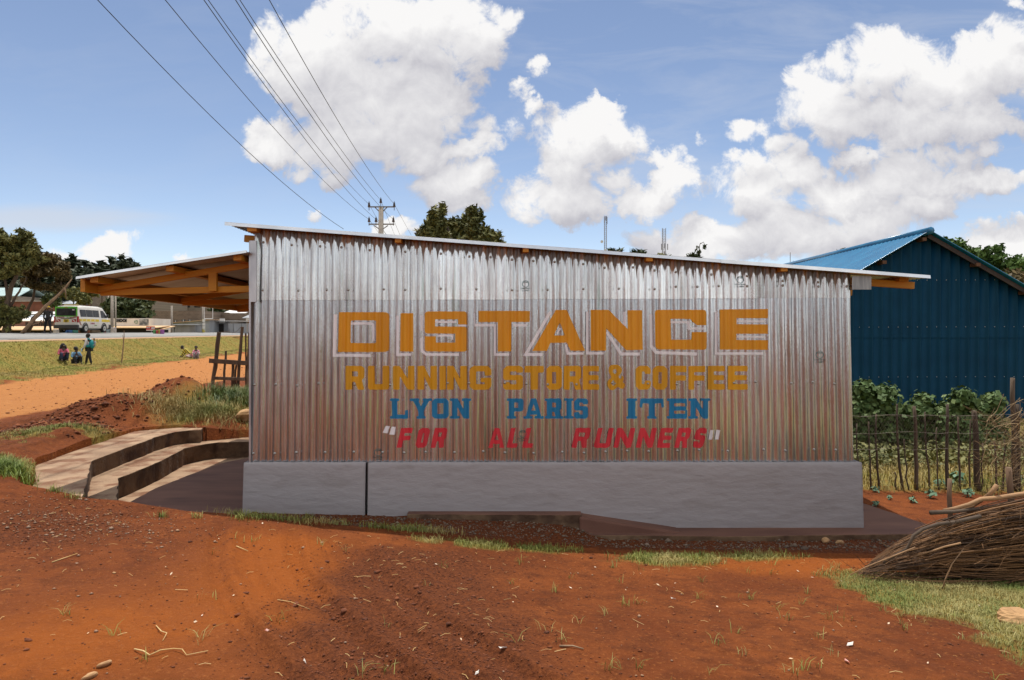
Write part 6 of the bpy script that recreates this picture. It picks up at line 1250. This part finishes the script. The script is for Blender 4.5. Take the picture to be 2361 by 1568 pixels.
def rear(name, x0, x1, z0, z1, m, e=.012, par=None):
    s = MB(); s.box((x0, ry(z0)-e, z0), (x1, ry(z1)-e+.012, z1)); return s.build(name, m, par or van)
sidep('window', .35, 1.15, 1.18, 1.72, M_VG); sidep('window', 1.18, 2.1, 1.18, 1.72, M_VG); sidep('window', 2.13, 3.0, 1.18, 1.72, M_VG)
s = MB()
for sg in (1,): s.add([(sg*(sidex(1.15)+.008),3.25,1.15),(sg*(sidex(1.15)+.008),4.15,1.15),(sg*(sidex(1.5)+.008),3.9,1.5),(sg*(sidex(1.72)+.008),3.66,1.70),(sg*(sidex(1.72)+.008),3.25,1.72)], [(0,1,2,3,4)])
s.build('front_window', M_VG, van)
w_ = rear('green_surround', -.80, .80, 1.18, 1.93, M_GREEN, .014); g_ = rear('rear_window', -.70, .70, 1.24, 1.80, M_VG, .022)
rear('brake_light', -.10, .10, 1.83, 1.87, M_REDL, .03); rear('window_sticker', -.62, -.46, 1.66, 1.75, M_REFW, .03); rear('window_sticker', .44, .60, 1.64, 1.73, M_REFW, .03)
s = MB(); s.box((-.88,-.10,.28),(.88,.12,.56)); s.build('rear_bumper', M_VB, van, bevel=.03)
s = MB(); s.box((-.86,4.5,.30),(.86,4.8,.62)); s.build('front_bumper', M_VB, van, bevel=.03)
rear('number_plate', -.19, .19, .76, .98, M_YEL, .02); text('KCA', M_INK, van, facing((0,-.03,.92)), .12, 'plate_text', bold=.004); text('433P', M_INK, van, facing((0,-.03,.82)), .11, 'plate_text', bold=.004)
rear('handle_bar', -.38, .38, 1.02, 1.06, M_VB, .03)
for sg in (-1, 1):
    s = MB(); s.box((sg*.82-.055,-.02,.74),(sg*.82+.055,.10,1.20)); s.build('tail_light', M_REDL, van, bevel=.01)
    a = sg*.56; rear('reflector_panel', a-.15, a+.15, .78, .98, M_REDL, .018); s = MB(); s.add([(a-.13,-.024,.96),(a-.06,-.024,.96),(a+.13,-.024,.80),(a+.06,-.024,.80)], [(0,1,2,3)]); s.build('reflector_stripe', M_REFW, van)
text('2 WAYS', M_MAG, van, facing((-.40,-.025,1.12)), .15, bold=.006); text('Shuttle', M_OLV, van, facing((.20,-.025,1.11)), .13, bold=.002, shear=.3); text('0723 456 789', M_INK, van, facing((-.15,-.025,.64)), .06) if False else None
sw = [(.24,1.07),(.42,1.09),(.58,1.17)]
for i, m in enumerate((M_MAG, M_OLV, M_MAG)):
    s = MB(); q = [(x-.02*i, -.026-.001*i, z+.035*i) for x, z in ((.30,1.03),(.52,1.045),(.66,1.10),(.76,1.16))]; s.add(q+[(x, y, z+.033) for x, y, z in q[::-1]], [(0,1,6,7),(1,2,5,6),(2,3,4,5)]); s.build('swoosh', m, van)
    s = MB(); X0 = .872; q = [(X0, .06+i*.06, 1.0), (X0, .10+i*.06, .8), (X0, .2+i*.06, .62), (X0, .34+i*.06, .52)]; s.add(q+[(x, y+.055, z) for x, y, z in q[::-1]], [(0,1,6,7),(1,2,5,6),(2,3,4,5)]); s.build('side_swoosh', m, van)
for i, (a, b) in enumerate(((.02,.50),(.58,1.08),(1.16,1.66),(1.76,2.26),(2.36,2.9),(3.3,4.5))):
    sidep('yellow_panel', a, b, .83, 1.02, M_YEL, .008); 
    text(['2W','GO','SHUTTLE','BUS','ITEN','ELD'][i] if False else '- -', M_INK, van, Matrix.Translation((.878,(a+b)/2,.92)) @ Matrix.Rotation(R(90), 4, 'Z') @ Matrix.Rotation(R(90), 4, 'X'), .12, 'panel_mark')
text('2 WAYS', M_MAG, van, Matrix.Translation((.872,1.95,.68)) @ Matrix.Rotation(R(90), 4, 'Z') @ Matrix.Rotation(R(90), 4, 'X'), .17, bold=.006)
text('Shuttle', M_OLV, van, Matrix.Translation((.872,2.4,.54)) @ Matrix.Rotation(R(90), 4, 'Z') @ Matrix.Rotation(R(90), 4, 'X'), .12, bold=.003, shear=.3)
for sg in (-1, 1):
    for y in (.95, 3.65):
        w = empty('wheel', (sg*.80, y, .31)); w.parent = van; s = MB(); s.tube([(-.11,0,0),(.11,0,0)], .33, 20); s.build('tyre', M_TYRE, w, smooth=False, bevel=.03); s = MB(); s.tube([(-.118,0,0),(.118,0,0)], .20, 14)
        s.build('rim', M_RIM, w); s = MB(); s.tube([(sg*.0,0,0),(sg*.122,0,0)], .07, 8); s.build('hub', M_VB, w)
        s = MB(); n = 14; a0 = [(sg*.865, y+math.cos(math.pi*i/n)*.44, .31+math.sin(math.pi*i/n)*.44) for i in range(n+1)]; a1 = [(sg*.865, y+math.cos(math.pi*i/n)*.36, .31+math.sin(math.pi*i/n)*.36) for i in range(n+1)]; s.add(a0+a1, [(i, i+1, n+2+i, n+1+i) for i in range(n)]); s.build('wheel_arch', M_VB, van)
for sg in (-1, 1): s = MB(); s.box((sg*.90-.07,4.05,1.18),(sg*.90+.07,4.14,1.42)); s.build('wing_mirror', M_VB, van, bevel=.02)
s = MB(); s.box((-.45,.5,2.03),(.45,.9,2.10)); s.build('roof_rack', mat('rack', (.45,.35,.15), rough=.7), van, bevel=.02)
s = MB(); s.box((-.7,.3,.18),(.7,4.3,.34)); s.build('chassis', M_VB, van)
# ---------------------------------------------------------------- people
M_SKIN = mat('skin_dark', (.060,.030,.018), (.045,.022,.014), 8, .5); M_HAIR = mat('hair_black', (.008,.007,.007), (.015,.012,.011), 30, .8)
def skin(name, pts, edges, m, parent, root=0, sub=2):
    me = bpy.data.meshes.new(name); me.from_pydata([p[:3] for p in pts], edges, []); me.materials.append(m); o = bpy.data.objects.new(name, me); C.objects.link(o); o.parent = parent
    sk = o.modifiers.new('skin', 'SKIN'); sk.use_smooth_shade = True
    lay = me.skin_vertices[0] if len(me.skin_vertices) else None
    if lay:
        for i, p in enumerate(pts): r = p[3]; lay.data[i].radius = (r, p[4] if len(p) > 4 else r); lay.data[i].use_root = (i == root)
    sb = o.modifiers.new('sub', 'SUBSURF'); sb.levels = sub; sb.render_levels = sub; return o
def person(label, loc, J, sh, tr, scale=1, rz=0, hair='short', hairm=None, shoes=None, coat_r=1.0, skirt=None):
    """J: joints pelvis, waist, chest, neck, head, headtop, nose direction, L/R shoulder elbow wrist, hip knee ankle toe"""
    t = empty('person', loc, rz); t.scale = (scale,)*3; tag(t, label, 'person')
    P_ = []; E = []
    def add(p, r, r2=None): P_.append((*p, r, r2 or r)); return len(P_)-1
    pe = add(J['pelvis'], .13, .10); wa = add(J['waist'], .115, .085); ch = add(J['chest'], .135, .095); nk = add(J['neck'], .052); hd = add(J['head'], .088, .095); ht = add(J['top'], .065)
    f = Vector(J['face']); jaw = Vector(J['head'])-Vector((0,0,.065))+f*.02; ns = add(tuple(Vector(J['head'])+f*.105), .012); jw = add(tuple(jaw+f*.045), .045)
    E += [(pe,wa),(wa,ch),(ch,nk),(nk,hd),(hd,ht),(hd,ns),(hd,jw)]
    for sd in 'LR':
        shd = add(J['sh'+sd], .058); el = add(J['el'+sd], .042); wr = add(J['wr'+sd], .028); E += [(ch,shd),(shd,el),(el,wr)]
        d = (Vector(J['wr'+sd])-Vector(J['el'+sd])).normalized(); pm = Vector(J['wr'+sd])+d*.07; pa = add(tuple(pm), .032, .018); E.append((wr,pa)); sdv = d.cross(Vector((0,1,.3))).normalized()
        for k in range(4): o_ = sdv*(k-1.5)*.018; l_ = (.075,.085,.08,.062)[k]; a = add(tuple(pm+o_+d*.035), .0095); b = add(tuple(pm+o_+d*(.035+l_*.6)+Vector((0,0,-.008))), .008); E += [(pa,a),(a,b)]
        a = add(tuple(pm-sdv*.045+d*.01), .010); E.append((pa,a))
        hp = add(J['hip'+sd], .085); kn = add(J['kn'+sd], .055); an = add(J['an'+sd], .038); to = add(J['toe'+sd], .030); E += [(pe,hp),(hp,kn),(kn,an),(an,to)]
    skin('body', P_, E, M_SKIN, t)
    # shirt
    Q = [(*J['pelvis'], .145*coat_r, .115), (*J['waist'], .135*coat_r, .105), (*J['chest'], .155*coat_r, .115), (*(Vector(J['chest']).lerp(Vector(J['neck']), .7)), .075)]; G = [(0,1),(1,2),(2,3)]
    for sd in 'LR':
        b = len(Q); Q += [(*J['sh'+sd], .075), (*J['el'+sd], .056), (*(Vector(J['el'+sd]).lerp(Vector(J['wr'+sd]), .85)), .042)]; G += [(2,b),(b,b+1),(b+1,b+2)]
    skin('shirt', Q, G, sh, t)
    Q = [(*J['pelvis'], .15, .118)]; G = []
    for sd in 'LR':
        b = len(Q); e = Vector(J['kn'+sd]).lerp(Vector(J['an'+sd]), skirt or .92); Q += [(*J['hip'+sd], .102), (*J['kn'+sd], .075), (*e, .058)]; G += [(0,b),(b,b+1),(b+1,b+2)]
    skin('trousers', Q, G, tr, t)
    H = Vector(J['head']); s = MB(); s.sphere((0,0,0), .112, 12, 8, (.95,.98,1)); s.v = [(x, y, z) for x, y, z in s.v]; s.v = [tuple(H-f*.022+Vector((0,0,.030))+Vector(v)) for v in s.v]; s.build('hair', hairm or M_HAIR, t, smooth=True)
    s = MB()
    sid = f.cross(Vector((0,0,1))).normalized()
    for k in (-1, 1): s.sphere(H+f*.098+sid*.032*k+Vector((0,0,.005)), .012, 6, 4)
    s.build('eyes', mat('eye_white', (.5,.45,.4), rough=.3), t)
    if shoes:
        for sd in 'LR': s = MB(); a, b = Vector(J['an'+sd])-Vector((0,0,.05)), Vector(J['toe'+sd]); s.tube([a, a.lerp(b, .5), b+(b-a)*.2], [.045,.05,.035], 8); s.build('shoe', shoes, t, smooth=True)
    if hair == 'long':
        s = MB(); sid2 = sid
        for k in (-1, 1): s.tube([H+sid2*.09*k+Vector((0,0,.03)), H+sid2*.11*k-f*.02-Vector((0,0,.12)), H+sid2*.12*k-f*.03-Vector((0,0,.28))], [.05,.05,.03], 8)
        s.tube([H-f*.08, H-f*.11-Vector((0,0,.15)), H-f*.12-Vector((0,0,.33))], [.09,.09,.05], 8); s.build('long_hair', M_HAIR, t, smooth=True)
    return t
def standing(f=(0,-1,0)): return dict(pelvis=(0,0,.92), waist=(0,0,1.08), chest=(0,0,1.32), neck=(0,0,1.50), head=(0,0,1.62), top=(0,0,1.70), face=f)
def cloth(n, a, b=None, s=6): return mat(n, a, b or tuple(q*.75 for q in a), s, .85)
# man in a yellow cap beside the van
J = standing((.3,-.95,0)); J.update(shL=(-.19,0,1.42), elL=(-.27,.02,1.14), wrL=(-.24,-.05,.90), shR=(.19,0,1.42), elR=(.26,.03,1.15), wrR=(.20,-.10,.95), hipL=(-.09,0,.90), knL=(-.16,-.02,.50), anL=(-.22,0,.09), toeL=(-.24,-.14,.03), hipR=(.09,0,.90), knR=(.15,-.02,.50), anR=(.19,0,.09), toeR=(.22,-.14,.03))
c = P(110.5, 768, 49.5); g_ = EYE-np.interp(c.x+.14*c.y, PXS, PDS)+.05; man = person('dark clothed man in a yellow cap standing behind the minibus', (c.x, c.y, g_), J, cloth('shirt_charcoal', (.045,.04,.042)), cloth('trousers_black', (.015,.015,.018)), 1.12, 0, shoes=M_VB)
s = MB(); s.sphere((0,0,1.67), .118, 14, 8, (1,1.05,.95), half=True); s.tube([(0,-.06,1.68),(.04,-.21,1.665)], [.09,.06], 8); s.build('cap', mat('cap_yellow', (.75,.48,.01), rough=.7), man, smooth=True)
# woman with a baby tied on her back, walking left
J = dict(pelvis=(0,0,.92), waist=(.00,0,1.08), chest=(-.02,0,1.30), neck=(-.06,0,1.47), head=(-.09,0,1.60), top=(-.08,0,1.69), face=(-.95,-.3,0), shL=(-.03,-.17,1.40), elL=(-.08,-.23,1.12), wrL=(-.22,-.20,.90), shR=(-.03,.17,1.40), elR=(-.14,.2,1.14), wrR=(-.28,.12,1.28), hipL=(0,-.08,.90), knL=(.07,-.09,.50), anL=(.16,-.08,.10), toeL=(.02,-.09,.03), hipR=(-.02,.08,.90), knR=(-.17,.09,.50), anR=(-.24,.09,.10), toeR=(-.38,.09,.03))
def ground_at(u, v, d0):
    d = d0
    for _ in range(30): d = .6*d+.4*min(60, max(25, (EYE-gz((u-CX)*d/F, d))*F/(v-HOR)))
    return d
dd = 36.0; c = P(206, 838, dd); wz = gz(c.x, dd); wm = person('standing woman in white with a teal cloth tied round her', (c.x, dd, wz-.02), J, cloth('blouse_white', (.62,.60,.62)), cloth('trousers_dark', (.02,.018,.02)), (74*dd/F)/1.72, 0, shoes=M_VB)
M_TEALC = mat('teal_cloth', (.01,.24,.27), (.006,.17,.20), 7, .8, bump=.5, bscale=14, bdist=.01)
s = MB(); s.sphere((.13,0,1.14), .19, 14, 10, (.85,.75,1.25)); s.build('baby_wrap', M_TEALC, wm, smooth=True)
s = MB(); s.tube([(.12,-.05,1.36),(.0,-.13,1.46),(-.12,-.12,1.36),(-.14,-.05,1.22)], .035, 8); s.tube([(.10,-.17,1.05),(-.04,-.165,1.06),(-.13,-.1,1.08)], .07, 8); s.build('wrap_strap', M_TEALC, wm, smooth=True)
def small_child(label, loc, f, sh, tr, scale, rz, lean=(0,0,0), J2=None):
    J = dict(pelvis=(0,0,.14), waist=(0+lean[0]*.3,lean[1]*.3,.30), chest=(lean[0]*.7,lean[1]*.7,.50+lean[2]), neck=(lean[0],lean[1],.66+lean[2]), head=(lean[0]*1.1,lean[1]*1.1,.79+lean[2]), top=(lean[0]*1.1,lean[1]*1.1,.87+lean[2]), face=f,
      shL=(lean[0]*.9-.16,lean[1]*.9,.58+lean[2]), elL=(-.22,-.14,.38), wrL=(-.12,-.34,.34), shR=(lean[0]*.9+.16,lean[1]*.9,.58+lean[2]), elR=(.22,-.14,.38), wrR=(.12,-.34,.34),
      hipL=(-.10,-.04,.13), knL=(-.14,-.38,.44), anL=(-.13,-.42,.06), toeL=(-.13,-.56,.02), hipR=(.10,-.04,.13), knR=(.14,-.38,.44), anR=(.13,-.42,.06), toeR=(.13,-.56,.02))
    if J2: J.update(J2)
    return person(label, loc, J, sh, tr, scale, rz)
# baby on the back: head only shows, with a small body under the cloth
b = small_child('baby carried on the back of the standing woman', (c.x+.25*1.0, dd, wz+1.02), (.3,-.9,0), cloth('baby_suit', (.3,.3,.32)), cloth('baby_suit_low', (.3,.3,.32)), .40, R(20), J2=dict(head=(0,0,.88), top=(0,0,.97), neck=(0,0,.72), wrL=(-.05,-.1,.4), wrR=(.05,-.1,.4), knL=(-.1,-.1,.1), anL=(-.1,-.12,0), toeL=(-.1,-.14,-.02), knR=(.1,-.1,.1), anR=(.1,-.12,0), toeR=(.1,-.14,-.02)))
s = MB(); s.tube([(0,0,0),(0,0,.13),(0,0,.16),(0,0,.19)], [.035,.035,.018,.018], 8); o = s.build('water_bottle', mat('bottle_pale', (.45,.62,.66), rough=.2), smooth=True); o.location = (c.x-.27, dd-.22, wz+.72); tag(o, 'clear bottle held in the hand of the standing woman', 'bottle')
# seated woman in pink and seated youth in blue on the verge
d1 = 34.2; c = P(154, 838, d1); J2 = dict(elL=(-.24,-.10,.36), elR=(.22,-.16,.38), wrL=(.02,-.42,.42), wrR=(.16,-.48,.42))
small = small_child('seated woman with long hair in a pink top', (c.x-.18, d1, gz(c.x, d1)+.12), (.35,-.92,0), cloth('top_pink', (.50,.10,.15)), cloth('jeans_navy', (.02,.03,.07)), .95, R(42), J2=J2)
H = Vector((0,0,.79)); f = Vector((.35,-.92,0)); s = MB()
for k in (-1, 1): s.tube([H+Vector((.09*k,.02,.04)), H+Vector((.12*k,0,-.12)), H+Vector((.13*k,-.02,-.30))], [.05,.05,.03], 8)
s.tube([H+Vector((0,.07,0)), H+Vector((0,.12,-.16)), H+Vector((0,.13,-.34))], [.09,.09,.05], 8); s.build('long_hair', M_HAIR, small, smooth=True)
c = P(172, 838, d1); yo = small_child('seated youth in a blue shirt looking right', (c.x-.02, d1+.1, gz(c.x, d1)+.10), (.8,-.5,-.1), cloth('shirt_blue', (.06,.17,.32), (.25,.40,.52), 3), cloth('skirt_dark', (.015,.015,.02)), .95, R(50), lean=(0,-.10,0), J2=dict(wrL=(.0,-.5,.40), wrR=(.14,-.52,.40)))
# two children by the ditch
d2 = 42.5; c = P(455, 833, d2); kid = small_child('child in a red and pink checked shirt sitting by the track', (c.x, d2, gz(c.x, d2)+.02), (-.1,-1,0), mat('shirt_checked', (.40,.04,.10), (.62,.45,.48), 14, .85, lo=.49, hi=.51, detail=0), cloth('trousers_grey', (.25,.23,.24)), .86, R(25), shoes_ if False else (0,0,0)) if False else small_child('child in a red and pink checked shirt sitting by the track', (P(452, 833, d2).x, d2, gz(P(452, 833, d2).x, d2)+.02), (-.1,-1,0), mat('shirt_checked', (.36,.03,.09), (.62,.45,.48), 14, .85, lo=.49, hi=.51, detail=0), cloth('trousers_grey', (.25,.23,.24)), .86, R(25))
def stripes(name, a, b, sc_):
    m = mat(name, a); nt = m.node_tree; tc = nt.nodes.new('ShaderNodeTexCoord'); w = nt.nodes.new('ShaderNodeTexWave'); w.bands_direction = 'DIAGONAL'; w.inputs['Scale'].default_value = sc_; nt.links.new(tc.outputs['Object'], w.inputs['Vector']); r = nt.nodes.new('ShaderNodeValToRGB'); r.color_ramp.interpolation = 'CONSTANT'; r.color_ramp.elements[0].color = hex2(a); r.color_ramp.elements[1].color = hex2(b); r.color_ramp.elements[1].position = .5; nt.links.new(w.outputs['Fac'], r.inputs[0]); nt.links.new(r.outputs[0], nt.nodes['Principled BSDF'].inputs['Base Color']); return m
d3 = 43.5; c = P(428, 829, d3)
J = dict(pelvis=(.42,0,.20), waist=(.26,0,.32), chest=(.02,0,.52), neck=(-.12,0,.62), head=(-.25,0,.68), top=(-.27,0,.77), face=(-.7,-.5,-.4), shL=(-.0,-.15,.56), elL=(-.10,-.20,.30), wrL=(-.24,-.20,.10), shR=(0,.15,.56), elR=(-.12,.2,.30), wrR=(-.28,.18,.12), hipL=(.40,-.08,.18), knL=(.10,-.20,.14), anL=(.45,-.26,.06), toeL=(.55,-.26,.03), hipR=(.40,.08,.18), knR=(.12,.2,.14), anR=(.45,.26,.06), toeR=(.55,.26,.03))
person('child in a yellow and black striped top leaning forward on the grass', (c.x, d3, gz(c.x, d3)+.0), J, stripes('striped_top', (.62,.48,.04), (.02,.02,.02), 3.2), mat('trousers_print', (.45,.40,.38), (.5,.12,.10), 9, .85, lo=.45, hi=.6), .95, 0)
